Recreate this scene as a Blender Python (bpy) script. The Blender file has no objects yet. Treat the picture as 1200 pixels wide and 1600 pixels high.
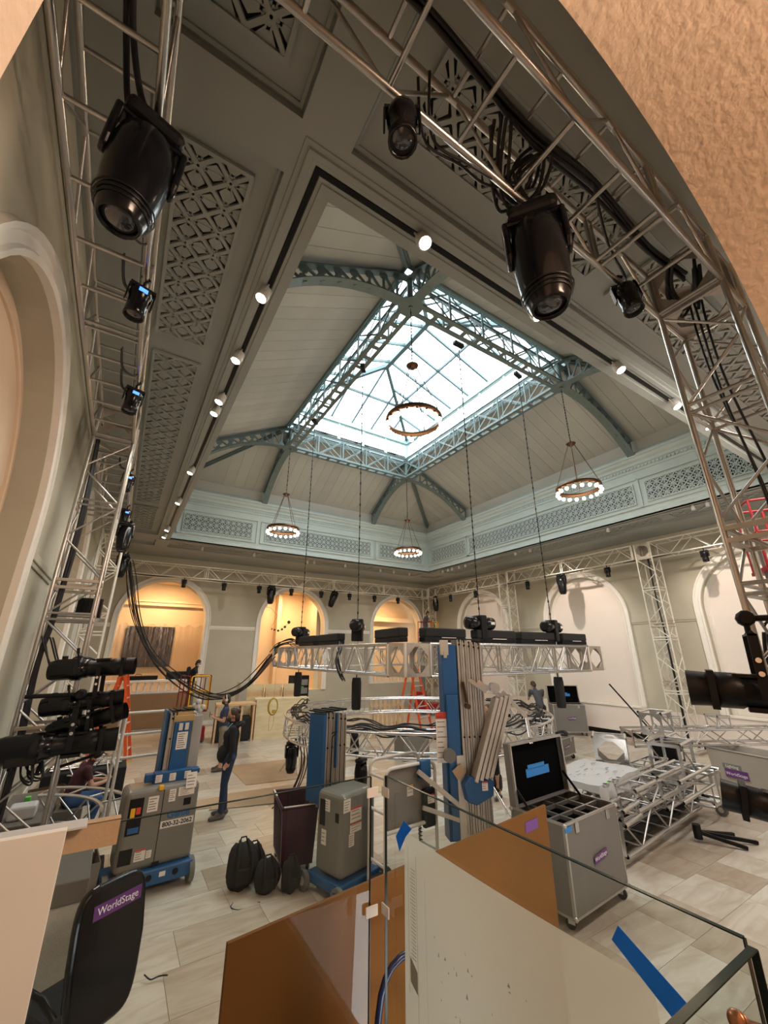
import bpy, bmesh, math, random
from mathutils import Vector as V, Matrix as Mx
random.seed(7)
S = bpy.context.scene
COL = S.collection
PI = math.pi
R = math.radians

# ---------------------------------------------------------------- camera
cd = bpy.data.cameras.new('camera')
cam = bpy.data.objects.new('camera', cd)
COL.objects.link(cam)
cam.location = (0, 0, 2.8)
cam.rotation_euler = (R(90 + 19.5), 0, R(-32.2))
cd.sensor_fit = 'VERTICAL'
cd.sensor_height = 36
cd.lens = 36 * 625.5 / 1600
cd.clip_start = .02
cd.clip_end = 200
S.camera = cam
# ---------------------------------------------------------------- sky, exposure, daylight
S.view_settings.view_transform = 'Standard'
S.view_settings.look = 'None'
S.view_settings.gamma = 1
S.view_settings.use_curve_mapping = False
S.view_settings.exposure = 0.85
S.cycles.max_bounces = 7
S.cycles.diffuse_bounces = 4
S.cycles.glossy_bounces = 3
S.cycles.transmission_bounces = 4
S.cycles.transparent_max_bounces = 12
S.cycles.sample_clamp_indirect = 4
S.cycles.sample_clamp_direct = 20
S.cycles.caustics_reflective = False
S.cycles.caustics_refractive = False
S.cycles.use_denoising = True
w = bpy.data.worlds.new('sky')
S.world = w
w.use_nodes = True
bg = w.node_tree.nodes['Background']
bg.inputs[0].default_value = (.90, .975, 1.0, 1)
bg.inputs[1].default_value = 4.6


def area(name, loc, rot, sx, sy, power, col, portal=False):
    l = bpy.data.lights.new(name, 'AREA')
    l.shape = 'RECTANGLE'
    l.size, l.size_y, l.energy, l.color = sx, sy, power, col
    if portal:
        l.cycles.is_portal = True
    o = bpy.data.objects.new(name, l)
    o.location = loc
    o.rotation_euler = rot
    COL.objects.link(o)
    return o


def lamp(name, kind, loc, power, col, r=.05, aim=None, angle=60, blend=.5):
    l = bpy.data.lights.new(name, kind)
    l.energy, l.color = power, col
    l.shadow_soft_size = r
    o = bpy.data.objects.new(name, l)
    o.location = loc
    if kind == 'SPOT':
        l.spot_size = R(angle)
        l.spot_blend = blend
        o.rotation_euler = (V(aim) - V(loc)).to_track_quat('-Z', 'Y').to_euler()
    COL.objects.link(o)
    return o


area('skylight_portal', (6.9, 9.45, 11.16), (0, 0, 0), 5.7, 8.2, 1, (1, 1, 1), True)
WARM = (1.0, .62, .32)
PEACH = (1.0, .72, .52)
# lamps of the corridor behind the photographer and of the alcoves behind the far arches
area('corridor_lamp', (2.6, -1.6, 5.2), (R(68), 0, R(40)), 1.6, .8, 100, PEACH)
area('hall_fill', (8.5, 1.2, 6.3), (R(38), 0, 0), 5.0, .5, 130, (1.0, .90, .80))  # added fill light for the walls, no such fixture hangs here
area('hall_fill_left', (-.1, 9.5, 6.0), (0, R(-35), 0), .4, 8.0, 60, (1.0, .85, .7))  # second added fill, along the left side, not a fitting of the hall
for ax, pw in ((1.45, 80), (7.2, 80), (13.45, 62)):
    area('alcove_lamp', (ax, 20.75, 5.6), (R(15), 0, 0), 1.6, .3, pw, WARM)

# ---------------------------------------------------------------- materials
MAT = {}


def mat(n, col, rough=.5, metal=0., var=.08, scale=4., bump=0., bscale=60., emit=0., emitc=None, spec=.5, coat=0., stretch=None, rnd=0.):
    m = bpy.data.materials.new(n)
    m.use_nodes = True
    nt = m.node_tree
    b = nt.nodes['Principled BSDF']
    b.inputs['Roughness'].default_value = rough
    b.inputs['Metallic'].default_value = metal
    b.inputs['Specular IOR Level'].default_value = spec
    b.inputs['Coat Weight'].default_value = coat
    tc = nt.nodes.new('ShaderNodeTexCoord')
    src = tc.outputs['Object']
    if stretch:
        mp = nt.nodes.new('ShaderNodeMapping')
        mp.inputs['Scale'].default_value = stretch
        nt.links.new(src, mp.inputs[0])
        src = mp.outputs[0]
    if var > 0:
        nz = nt.nodes.new('ShaderNodeTexNoise')
        nz.inputs['Scale'].default_value = scale
        nz.inputs['Detail'].default_value = 4
        nt.links.new(src, nz.inputs['Vector'])
        mx = nt.nodes.new('ShaderNodeMix')
        mx.data_type = 'RGBA'
        mx.inputs[6].default_value = (*[max(0, c * (1 - 2 * var)) for c in col], 1)
        mx.inputs[7].default_value = (*[min(1, c * (1 + 2 * var)) for c in col], 1)
        if rnd:
            oi = nt.nodes.new('ShaderNodeObjectInfo')
            ad = nt.nodes.new('ShaderNodeMath')
            ad.operation = 'MULTIPLY_ADD'
            ad.inputs[1].default_value = rnd
            nt.links.new(oi.outputs['Random'], ad.inputs[0])
            nt.links.new(nz.outputs['Fac'], ad.inputs[2])
            sb = nt.nodes.new('ShaderNodeMath')
            sb.operation = 'SUBTRACT'
            sb.inputs[1].default_value = rnd * .5
            nt.links.new(ad.outputs[0], sb.inputs[0])
            nt.links.new(sb.outputs[0], mx.inputs[0])
        else:
            nt.links.new(nz.outputs['Fac'], mx.inputs[0])
        nt.links.new(mx.outputs[2], b.inputs['Base Color'])
    else:
        b.inputs['Base Color'].default_value = (*col, 1)
    if bump > 0:
        n2 = nt.nodes.new('ShaderNodeTexNoise')
        n2.inputs['Scale'].default_value = bscale
        n2.inputs['Detail'].default_value = 5
        nt.links.new(src, n2.inputs['Vector'])
        bp = nt.nodes.new('ShaderNodeBump')
        bp.inputs['Strength'].default_value = bump
        bp.inputs['Distance'].default_value = .02
        nt.links.new(n2.outputs['Fac'], bp.inputs['Height'])
        nt.links.new(bp.outputs[0], b.inputs['Normal'])
    if emit:
        b.inputs['Emission Color'].default_value = (*(emitc or col), 1)
        b.inputs['Emission Strength'].default_value = emit
    MAT[n] = m
    return m


mat('wall_paint', (.50, .47, .38), .75, var=.07, scale=1.2, bump=.05, bscale=40)
mat('trim_white', (.82, .79, .74), .55, var=.03)
mat('arch_panel', (.78, .71, .66), .7, var=.03, scale=.8)
mat('left_panel', (.74, .57, .42), .8, var=.03, scale=.8)
mat('stucco', (.70, .54, .41), .85, var=.05, scale=3, bump=.35, bscale=22)
mat('alcove_paint', (.72, .58, .40), .7, var=.05, scale=1.5)
mat('sage_paint_shaded', (.38, .41, .388), .6, var=.05, scale=2)  # same ceiling paint as the frieze, with the soffit's shade put into the colour
mat('sage_paint_lit', (.48, .555, .55), .55, var=.05, scale=2)  # same ceiling paint, colour lightened where the frieze catches more light
mat('board_paint', (.45, .45, .42), .65, var=.06, scale=1.5, rnd=.5)
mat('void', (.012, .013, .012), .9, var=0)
mat('steel_green', (.13, .17, .17), .5, var=.1, scale=3)
mat('lantern_paint', (.45, .58, .58), .5, var=.03)
mat('aluminium', (.52, .50, .48), .28, .95, var=.12, scale=9, rnd=.3)
mat('aluminium_bright', (.74, .74, .75), .22, .95, var=.06, scale=9)
mat('aluminium_pale', (.80, .77, .70), .42, .35, var=.04)
mat('aluminium_flat', (.55, .50, .44), .42, .75, var=.1, scale=6)
mat('black_plastic', (.008, .008, .009), .38, spec=.25, var=0, bump=.05)
mat('black_gloss', (.006, .006, .008), .20, spec=.3, var=0, coat=.12)
mat('black_metal', (.010, .010, .011), .45, .2, spec=.25, var=0)
mat('black_fabric', (.012, .012, .013), .85, var=.1, bump=.3, bscale=90)
mat('cable', (.012, .011, .014), .5, var=0)
mat('lens', (.05, .055, .07), .06, .4, var=0, coat=1.)
mat('display_blue', (.02, .05, .3), .3, var=0, emit=2.2, emitc=(.05, .16, 1.0))
mat('copper', (.35, .17, .09), .3, .9, var=.05)
mat('bronze', (.10, .05, .028), .35, .85, var=.05)
mat('bulb', (1, .9, .75), .3, var=0, emit=14, emitc=(1.0, .80, .52))
mat('spot_glow', (1, .9, .75), .3, var=0, emit=22, emitc=(1.0, .83, .62))
mat('white_metal', (.62, .61, .58), .4, var=.02)
mat('kraft_board', (.28, .17, .09), .85, var=.07, scale=3)
mat('cardboard', (.46, .32, .20), .85, var=.07, scale=3, bump=.1)
mat('masonite', (.17, .070, .014), .6, spec=.15, var=.10, scale=2.5, bump=.03)
mat('plywood', (.72, .60, .38), .7, var=.13, scale=2.2, stretch=(1, 1, 5), bump=.05)
mat('pine', (.66, .44, .24), .65, var=.13, scale=3, stretch=(2, 2, 14))
mat('lift_grey', (.19, .185, .165), .42, var=.05, scale=4, coat=.15)
mat('lift_grey_light', (.36, .36, .34), .45, var=.05)
mat('lift_blue', (.012, .09, .25), .4, var=.06, scale=4)
mat('safety_red', (.30, .008, .013), .4, var=.05)
mat('safety_yellow', (.80, .45, .02), .4, var=.04)
mat('ladder_orange', (.75, .10, .02), .45, var=.05)
mat('rubber', (.03, .03, .03), .7, var=.05)
mat('rubber_grey', (.16, .16, .15), .7, var=.05)
mat('tape_blue', (.035, .26, .70), .6, var=.05)
mat('tape_green', (.15, .75, .1), .6, var=0)
mat('bin_purple', (.055, .014, .035), .45, var=.08, scale=5)
mat('case_grey', (.20, .19, .175), .5, var=.05, scale=3)
mat('case_edge', (.55, .53, .50), .33, .85, var=.08)
mat('case_foam', (.003, .003, .0035), .95, spec=.05, var=0)
mat('sticker_purple', (.13, .035, .20), .5, var=0)
mat('sticker_white', (.78, .74, .70), .55, var=.03, scale=30)
mat('ink', (.02, .02, .02), .6, var=0)
mat('ink_red', (.6, .06, .04), .6, var=0)
mat('ink_white', (.85, .85, .85), .6, var=0)
mat('ink_blue', (.02, .12, .35), .6, var=0)
mat('paper', (.52, .52, .53), .8, var=.03, scale=6)
mat('grey_cloth', (.46, .45, .41), .95, var=.08, scale=14, bump=.4, bscale=120)
mat('white_board', (.76, .74, .71), .6, var=.02)
mat('skin', (.50, .27, .18), .5, var=.05)
mat('hair_brown', (.05, .028, .018), .6, var=.15, scale=40)
mat('hair_black', (.012, .010, .010), .6, var=.1, scale=40)
mat('denim', (.018, .035, .085), .85, var=.2, scale=14, bump=.1)
mat('denim_blue', (.03, .08, .20), .85, var=.2, scale=14)
mat('hoodie', (.015, .015, .018), .9, var=.1, scale=10, bump=.2)
mat('shirt_navy', (.04, .055, .11), .85, var=.08)
mat('shirt_maroon', (.06, .016, .025), .85, var=.08)
mat('shirt_grey', (.07, .075, .085), .85, var=.08)
mat('shorts_tan', (.22, .19, .14), .85, var=.08)
mat('shoe_grey', (.09, .08, .075), .7, var=.1)
mat('shoe_red', (.30, .03, .05), .7, var=.1)
mat('mask_white', (.72, .74, .76), .8, var=0)
mat('teal_lining', (.25, .60, .60), .8, var=0)
mat('wood_beam', (.09, .055, .035), .5, var=.15, scale=6, stretch=(1, 6, 6))
mat('stage_grey', (.13, .12, .105), .7, var=.06)
mat('painting', (.03, .02, .016), .25, var=0)
mat('hose_blue', (.012, .022, .085), .3, var=0)
mat('yellow_cord', (.55, .38, .04), .6, var=0)
mat('lantern_paint_shaded', (.10, .16, .175), .5, var=0)  # lantern paint darkened; the shade of backlit bars is put into the colour
mat('chrome', (.8, .8, .8), .12, 1., var=0)
mat('brass', (.62, .48, .25), .35, .8, var=.08)


def glass_mat(n, tint, refl, rough=0.0):
    m = bpy.data.materials.new(n)
    m.use_nodes = True
    nt = m.node_tree
    nt.nodes.clear()
    out = nt.nodes.new('ShaderNodeOutputMaterial')
    mx = nt.nodes.new('ShaderNodeMixShader')
    tr = nt.nodes.new('ShaderNodeBsdfTransparent')
    tr.inputs[0].default_value = (*tint, 1)
    gl = nt.nodes.new('ShaderNodeBsdfGlossy')
    gl.inputs['Roughness'].default_value = rough
    fr = nt.nodes.new('ShaderNodeLayerWeight')
    pw = nt.nodes.new('ShaderNodeMath')
    pw.operation = 'POWER'
    pw.inputs[1].default_value = 4.0
    nt.links.new(fr.outputs['Facing'], pw.inputs[0])
    mu = nt.nodes.new('ShaderNodeMath')
    mu.operation = 'MULTIPLY_ADD'
    mu.inputs[1].default_value = refl
    mu.inputs[2].default_value = .035
    nt.links.new(pw.outputs[0], mu.inputs[0])
    nt.links.new(mu.outputs[0], mx.inputs[0])
    nt.links.new(tr.outputs[0], mx.inputs[1])
    nt.links.new(gl.outputs[0], mx.inputs[2])
    nt.links.new(mx.outputs[0], out.inputs[0])
    MAT[n] = m


glass_mat('pane_glass', (.93, .97, .97), .6)
glass_mat('rail_glass', (.88, .92, .90), .6)


def translucent_mat(n, col, mixf, trans):
    m = bpy.data.materials.new(n)
    m.use_nodes = True
    nt = m.node_tree
    nt.nodes.clear()
    out = nt.nodes.new('ShaderNodeOutputMaterial')
    m1 = nt.nodes.new('ShaderNodeMixShader')
    m2 = nt.nodes.new('ShaderNodeMixShader')
    d = nt.nodes.new('ShaderNodeBsdfDiffuse')
    t = nt.nodes.new('ShaderNodeBsdfTranslucent')
    tr = nt.nodes.new('ShaderNodeBsdfTransparent')
    d.inputs[0].default_value = t.inputs[0].default_value = (*col, 1)
    m1.inputs[0].default_value = mixf
    m2.inputs[0].default_value = trans
    nt.links.new(d.outputs[0], m1.inputs[1])
    nt.links.new(t.outputs[0], m1.inputs[2])
    nt.links.new(m1.outputs[0], m2.inputs[1])
    nt.links.new(tr.outputs[0], m2.inputs[2])
    nt.links.new(m2.outputs[0], out.inputs[0])
    MAT[n] = m


translucent_mat('tracing_paper', (.82, .86, .80), .45, .14)
translucent_mat('tape_sheer', (.05, .33, .85), .5, .0)
translucent_mat('plastic_film', (.75, .62, .45), .3, .75)

# marble: veins, one tone per tile (object random + per-tile attribute)
m = mat('marble', (.6, .55, .48), .28, var=0, spec=.5)
nt = m.node_tree
b = nt.nodes['Principled BSDF']
ge = nt.nodes.new('ShaderNodeNewGeometry')
oi = nt.nodes.new('ShaderNodeObjectInfo')
at = nt.nodes.new('ShaderNodeAttribute')
at.attribute_name = 'tone'
ad = nt.nodes.new('ShaderNodeMath')
ad.operation = 'ADD'
nt.links.new(oi.outputs['Random'], ad.inputs[0])
nt.links.new(at.outputs['Fac'], ad.inputs[1])
fr = nt.nodes.new('ShaderNodeMath')
fr.operation = 'FRACT'
nt.links.new(ad.outputs[0], fr.inputs[0])
cm = nt.nodes.new('ShaderNodeCombineXYZ')
nt.links.new(fr.outputs[0], cm.inputs[2])
vm = nt.nodes.new('ShaderNodeVectorMath')
vm.operation = 'MULTIPLY_ADD'
vm.inputs[1].default_value = (40, 40, 40)
nt.links.new(cm.outputs[0], vm.inputs[0])
nt.links.new(ge.outputs['Position'], vm.inputs[2])
mp = nt.nodes.new('ShaderNodeMapping')
mp.inputs['Rotation'].default_value = (0, 0, .5)
mp.inputs['Scale'].default_value = (1.2, 4.5, 1)
nt.links.new(vm.outputs[0], mp.inputs[0])
nz = nt.nodes.new('ShaderNodeTexNoise')
nz.inputs['Scale'].default_value = 1.3
nz.inputs['Detail'].default_value = 6
nz.inputs['Distortion'].default_value = 1.2
nt.links.new(mp.outputs[0], nz.inputs['Vector'])
cr = nt.nodes.new('ShaderNodeValToRGB')
cr.color_ramp.elements[0].position = .28
cr.color_ramp.elements[0].color = (.50, .42, .34, 1)
cr.color_ramp.elements[1].position = .62
cr.color_ramp.elements[1].color = (.68, .63, .56, 1)
nt.links.new(nz.outputs['Fac'], cr.inputs[0])
c2 = nt.nodes.new('ShaderNodeValToRGB')
c2.color_ramp.elements[0].color = (.68, .60, .52, 1)
c2.color_ramp.elements[1].color = (1, 1, .98, 1)
e = c2.color_ramp.elements.new(.45)
e.color = (.9, .87, .83, 1)
nt.links.new(fr.outputs[0], c2.inputs[0])
mx = nt.nodes.new('ShaderNodeMix')
mx.data_type = 'RGBA'
mx.blend_type = 'MULTIPLY'
mx.inputs[0].default_value = 1
nt.links.new(cr.outputs[0], mx.inputs[6])
nt.links.new(c2.outputs[0], mx.inputs[7])
nt.links.new(mx.outputs[2], b.inputs['Base Color'])
# picture of dark drips and patches (generic abstract stand-in)
m = MAT['painting']
nt = m.node_tree
b = nt.nodes['Principled BSDF']
tc = nt.nodes.new('ShaderNodeTexCoord')
mp = nt.nodes.new('ShaderNodeMapping')
mp.inputs['Scale'].default_value = (7, 1, 1.2)
nt.links.new(tc.outputs['Object'], mp.inputs[0])
nz = nt.nodes.new('ShaderNodeTexNoise')
nz.inputs['Scale'].default_value = 2.2
nz.inputs['Detail'].default_value = 3
nt.links.new(mp.outputs[0], nz.inputs['Vector'])
cr = nt.nodes.new('ShaderNodeValToRGB')
for p, c in ((.38, (.006, .005, .006, 1)), (.54, (.015, .007, .006, 1)), (.62, (.10, .05, .01, 1)), (.68, (.010, .012, .008, 1)), (.78, (.22, .19, .16, 1))):
    e = cr.color_ramp.elements.new(p)
    e.color = c
cr.color_ramp.elements[0].color = (.01, .008, .01, 1)
cr.color_ramp.elements[-1].color = (.4, .36, .3, 1)
nt.links.new(nz.outputs['Fac'], cr.inputs[0])
nt.links.new(cr.outputs[0], b.inputs['Base Color'])

# ---------------------------------------------------------------- mesh helpers
I4 = Mx.Identity(4)
WM = {}


def frame(a, b):
    """matrix whose Z runs from a to b, at a"""
    d = (V(b) - V(a))
    q = d.to_track_quat('Z', 'X')
    return Mx.Translation(V(a)) @ q.to_matrix().to_4x4(), d.length


def TR(x=0, y=0, z=0, rz=0, rx=0, ry=0):
    return Mx.Translation((x, y, z)) @ Mx.Rotation(rz, 4, 'Z') @ Mx.Rotation(ry, 4, 'Y') @ Mx.Rotation(rx, 4, 'X')


class G:
    def __init__(s):
        s.v, s.f, s.s, s.mi, s.T, s.m = [], [], [], [], I4, 0

    def add(s, vs, fs, smooth=False):
        o = len(s.v)
        T = s.T
        s.v += [tuple(T @ V(p)) for p in vs]
        s.f += [tuple(i + o for i in f) for f in fs]
        s.s += [smooth] * len(fs)
        s.mi += [s.m] * len(fs)
        return s

    def box(s, x0, y0, z0, x1, y1, z1):
        return s.add([(x0, y0, z0), (x1, y0, z0), (x1, y1, z0), (x0, y1, z0), (x0, y0, z1), (x1, y0, z1), (x1, y1, z1), (x0, y1, z1)],
                     [(0, 3, 2, 1), (4, 5, 6, 7), (0, 1, 5, 4), (1, 2, 6, 5), (2, 3, 7, 6), (3, 0, 4, 7)])

    def cb(s, cx, cy, cz, sx, sy, sz):
        return s.box(cx - sx / 2, cy - sy / 2, cz - sz / 2, cx + sx / 2, cy + sy / 2, cz + sz / 2)

    def cyl(s, a, b, r, r2=None, n=10, cap=True):
        r2 = r if r2 is None else r2
        F, L = frame(a, b)
        vs = []
        for z, q in ((0, r), (L, r2)):
            vs += [tuple(F @ V((q * math.cos(2 * PI * i / n), q * math.sin(2 * PI * i / n), z))) for i in range(n)]
        s.add(vs, [(i, (i + 1) % n, n + (i + 1) % n, n + i) for i in range(n)], True)
        if cap:
            s.add(vs, [tuple(range(n - 1, -1, -1)), tuple(range(n, 2 * n))])
        return s

    def bar(s, a, b, w, h, up=(0, 0, 1)):
        a, b = V(a), V(b)
        d = (b - a)
        L = d.length
        d.normalize()
        u = V(up)
        x = d.cross(u)
        if x.length < 1e-4:
            x = d.cross(V((1, 0, 0)))
        x.normalize()
        u = x.cross(d)
        vs = []
        for p in (a, b):
            for i, j in ((-1, -1), (1, -1), (1, 1), (-1, 1)):
                vs.append(tuple(p + x * (i * w / 2) + u * (j * h / 2)))
        return s.add(vs, [(3, 2, 1, 0), (4, 5, 6, 7), (0, 1, 5, 4), (1, 2, 6, 5), (2, 3, 7, 6), (3, 0, 4, 7)])

    def tube(s, pts, r, n=6, closed=False, cap=True):
        pts = [V(p) for p in pts]
        m = len(pts)
        vs = []
        pu = None
        for i in range(m):
            if closed:
                t = pts[(i + 1) % m] - pts[i - 1]
            else:
                t = pts[min(i + 1, m - 1)] - pts[max(i - 1, 0)]
            if t.length < 1e-9:
                t = V((0, 0, 1))
            t.normalize()
            if pu is None:
                pu = t.orthogonal()
            u = pu - t * pu.dot(t)
            if u.length < 1e-6:
                u = t.orthogonal()
            u.normalize()
            pu = u
            w_ = t.cross(u)
            rr = r[i] if isinstance(r, (list, tuple)) else r
            vs += [tuple(pts[i] + (u * math.cos(2 * PI * k / n) + w_ * math.sin(2 * PI * k / n)) * rr) for k in range(n)]
        fs = []
        for i in range(m if closed else m - 1):
            j = (i + 1) % m
            fs += [(i * n + k, i * n + (k + 1) % n, j * n + (k + 1) % n, j * n + k) for k in range(n)]
        s.add(vs, fs, True)
        if cap and not closed:
            s.add(vs, [tuple(range(n - 1, -1, -1)), tuple(range((m - 1) * n, m * n))])
        return s

    def lathe(s, prof, T=I4, n=16, cap=True):
        vs = []
        for r, z in prof:
            vs += [tuple(T @ V((r * math.cos(2 * PI * i / n), r * math.sin(2 * PI * i / n), z))) for i in range(n)]
        fs = []
        for k in range(len(prof) - 1):
            fs += [(k * n + i, k * n + (i + 1) % n, (k + 1) * n + (i + 1) % n, (k + 1) * n + i) for i in range(n)]
        s.add(vs, fs, True)
        if cap:
            s.add(vs, [tuple(range(n - 1, -1, -1)), tuple(range((len(prof) - 1) * n, len(prof) * n))])
        return s

    def sph(s, c, r, n=10, m=6, sc=(1, 1, 1)):
        prof = []
        for k in range(m + 1):
            a = -PI / 2 + PI * k / m
            prof.append((max(1e-4, r * math.cos(a)), r * math.sin(a)))
        T = Mx.Translation(V(c)) @ Mx.Diagonal((*sc, 1))
        return s.lathe(prof, T, n, False)

    def prism(s, pts, h, T=I4):
        n = len(pts)
        vs = [tuple(T @ V((x, y, 0))) for x, y in pts] + [tuple(T @ V((x, y, h))) for x, y in pts]
        return s.add(vs, [tuple(range(n - 1, -1, -1)), tuple(range(n, 2 * n))] + [(i, (i + 1) % n, n + (i + 1) % n, n + i) for i in range(n)])

    def quad(s, *p):
        return s.add(p, [tuple(range(len(p)))])

    def mesh(s, name, mats):
        me = bpy.data.meshes.new(name)
        me.from_pydata(s.v, [], s.f)
        me.polygons.foreach_set('use_smooth', s.s)
        if not isinstance(mats, (list, tuple)):
            mats = [mats]
        for q in mats:
            me.materials.append(MAT[q])
        if len(mats) > 1:
            me.polygons.foreach_set('material_index', s.mi)
        me.update()
        return me

    def obj(s, name, mats, parent=None, W=False, bevel=0., kind=None, label=None, seg=2):
        return link(name, s.mesh(name, mats), parent, W, bevel, kind, label, seg)


def link(name, me, parent=None, W=False, bevel=0., kind=None, label=None, seg=2):
    o = bpy.data.objects.new(name, me)
    COL.objects.link(o)
    wm = I4
    if parent is not None:
        o.parent = parent
        if W:
            o.matrix_parent_inverse = WM[parent.name].inverted()
            wm = I4
        else:
            wm = WM[parent.name]
    WM[o.name] = wm
    if bevel:
        md = o.modifiers.new('bevel', 'BEVEL')
        md.width = bevel
        md.segments = seg
        md.limit_method = 'ANGLE'
        md.angle_limit = R(40)
    if kind:
        o['kind'] = kind
    if label:
        o['label'] = label
    return o


def inst(name, me, M, parent=None, label=None):
    """a piece sharing mesh data, placed by matrix M in the parent's frame"""
    o = bpy.data.objects.new(name, me)
    COL.objects.link(o)
    if parent is not None:
        o.parent = parent
        WM[o.name] = WM[parent.name] @ M
    else:
        WM[o.name] = M.copy()
    o.matrix_basis = M
    if label:
        o['label'] = label
    return o


def thing(name, label, cat, loc=(0, 0, 0), rz=0, group=None, M=None):
    o = bpy.data.objects.new(name, None)
    COL.objects.link(o)
    o.empty_display_size = .1
    M = M or (Mx.Translation(V(loc)) @ Mx.Rotation(rz, 4, 'Z'))
    o.matrix_basis = M
    WM[o.name] = M.copy()
    o['label'] = label
    o['category'] = cat
    if group:
        o['group'] = group
    return o


def tag(o, label, cat, group=None, kind=None):
    o['label'] = label
    o['category'] = cat
    if group:
        o['group'] = group
    if kind:
        o['kind'] = kind
    return o


KIDS = {}


def kids(o):
    return [c for c in o.children]


def dup(o, M, label, group=None):
    def rec(a, par):
        c = a.copy()
        COL.objects.link(c)
        if par is not None:
            c.parent = par
            c.matrix_parent_inverse = a.matrix_parent_inverse.copy()
        return c
    r = rec(o, None)
    r.matrix_basis = M
    WM[r.name] = M.copy()
    r['label'] = label
    if group:
        r['group'] = group
    for ch in kids(o):
        c = rec(ch, r)
        WM[c.name] = M
        for g in kids(ch):
            rec(g, c)
    return r


def text(name, s_, size, T, mat_, parent=None, W=False, align='CENTER', bold=0.0, ext=.0006):
    cu = bpy.data.curves.new(name, 'FONT')
    cu.body = s_
    cu.size = size
    cu.align_x = align
    cu.align_y = 'CENTER'
    cu.extrude = ext
    cu.offset = bold
    cu.resolution_u = 3
    o = bpy.data.objects.new(name, cu)
    COL.objects.link(o)
    bpy.context.view_layer.update()
    me = bpy.data.meshes.new_from_object(o.evaluated_get(bpy.context.evaluated_depsgraph_get()))
    bpy.data.objects.remove(o)
    me.materials.clear()
    me.materials.append(MAT[mat_])
    me.transform(T)
    me.name = name
    return link(name, me, parent, W)


def mesh_cyl(r, n=8):
    return G().cyl((0, 0, 0), (0, 0, 1), r, n=n, cap=False)


def place(a, b):
    F, L = frame(a, b)
    return F @ Mx.Diagonal((1, 1, L, 1))
# ================================================================ SETTING
X0, X1, Y0, Y1 = -1.1, 16.0, .4, 19.9      # inner faces of the hall
ZS = 6.85                                   # flat soffit
OX0, OX1, OY0, OY1 = .93, 13.10, 2.47, 16.40   # coved opening
AR, SP = 1.65, 4.18                         # arch half width and springing height


def wall_arches(g, f, u0, u1, z0, z1, arches, thick, n=24):
    """front face with arched openings and their intrados; f(u, depth, z) -> world"""
    cur = u0
    for c, bz in arches:
        a0, a1 = c - AR, c + AR
        g.quad(f(cur, 0, z0), f(a0, 0, z0), f(a0, 0, z1), f(cur, 0, z1))
        if bz > z0:
            g.quad(f(a0, 0, z0), f(a1, 0, z0), f(a1, 0, bz), f(a0, 0, bz))
            g.quad(f(a0, 0, bz), f(a1, 0, bz), f(a1, thick, bz), f(a0, thick, bz))
        pts = [(c - AR * math.cos(PI * i / n), SP + AR * math.sin(PI * i / n)) for i in range(n + 1)]
        for p, q in zip(pts, pts[1:]):
            g.quad(f(p[0], 0, p[1]), f(q[0], 0, q[1]), f(q[0], 0, z1), f(p[0], 0, z1))
        full = [(a0, bz)] + pts + [(a1, bz)]
        for p, q in zip(full, full[1:]):
            g.add([f(p[0], 0, p[1]), f(p[0], thick, p[1]), f(q[0], thick, q[1]), f(q[0], 0, q[1])], [(0, 1, 2, 3)], True)
        cur = a1
    g.quad(f(cur, 0, z0), f(u1, 0, z0), f(u1, 0, z1), f(cur, 0, z1))


def arch_sweep(g, f, c, bz, prof, n=28):
    """moulding around an arch; prof = [(offset outward from the opening edge, height off the wall towards the room)]"""
    path = [(c - AR, bz, -1, 0), (c - AR, SP, -1, 0)]
    path += [(c - AR * math.cos(PI * i / n), SP + AR * math.sin(PI * i / n), -math.cos(PI * i / n), math.sin(PI * i / n)) for i in range(1, n)]
    path += [(c + AR, SP, 1, 0), (c + AR, bz, 1, 0)]
    k = len(prof)
    vs = [f(u + nu * o, -h, z + nz * o) for u, z, nu, nz in path for o, h in prof]
    fs = [(i * k + j, i * k + j + 1, (i + 1) * k + j + 1, (i + 1) * k + j) for i in range(len(path) - 1) for j in range(k - 1)]
    g.add(vs, fs)


def rect_ring(g, x0, y0, x1, y1, prof):
    """mitred frame; prof = [(offset outward, z)]"""
    vs = []
    for o, z in prof:
        vs += [(x0 - o, y0 - o, z), (x1 + o, y0 - o, z), (x1 + o, y1 + o, z), (x0 - o, y1 + o, z)]
    fs = []
    for k in range(len(prof) - 1):
        for i in range(4):
            fs.append((k * 4 + i, k * 4 + (i + 1) % 4, (k + 1) * 4 + (i + 1) % 4, (k + 1) * 4 + i))
    g.add(vs, fs)


fL = lambda u, d, z: (X0 - d, u, z)
fR = lambda u, d, z: (X1 + d, u, z)
fF = lambda u, d, z: (u, Y1 + d, z)
fN = lambda u, d, z: (u, Y0 - d, z)
XS = (1.45, 7.20, 13.45)
YS = (4.15, 10.0, 15.72)
MOLD = [(0, 0), (0, .07), (.05, .085), (.07, .06), (.15, .06), (.17, .09), (.21, .09), (.22, 0)]
struct = 'structure'

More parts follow.
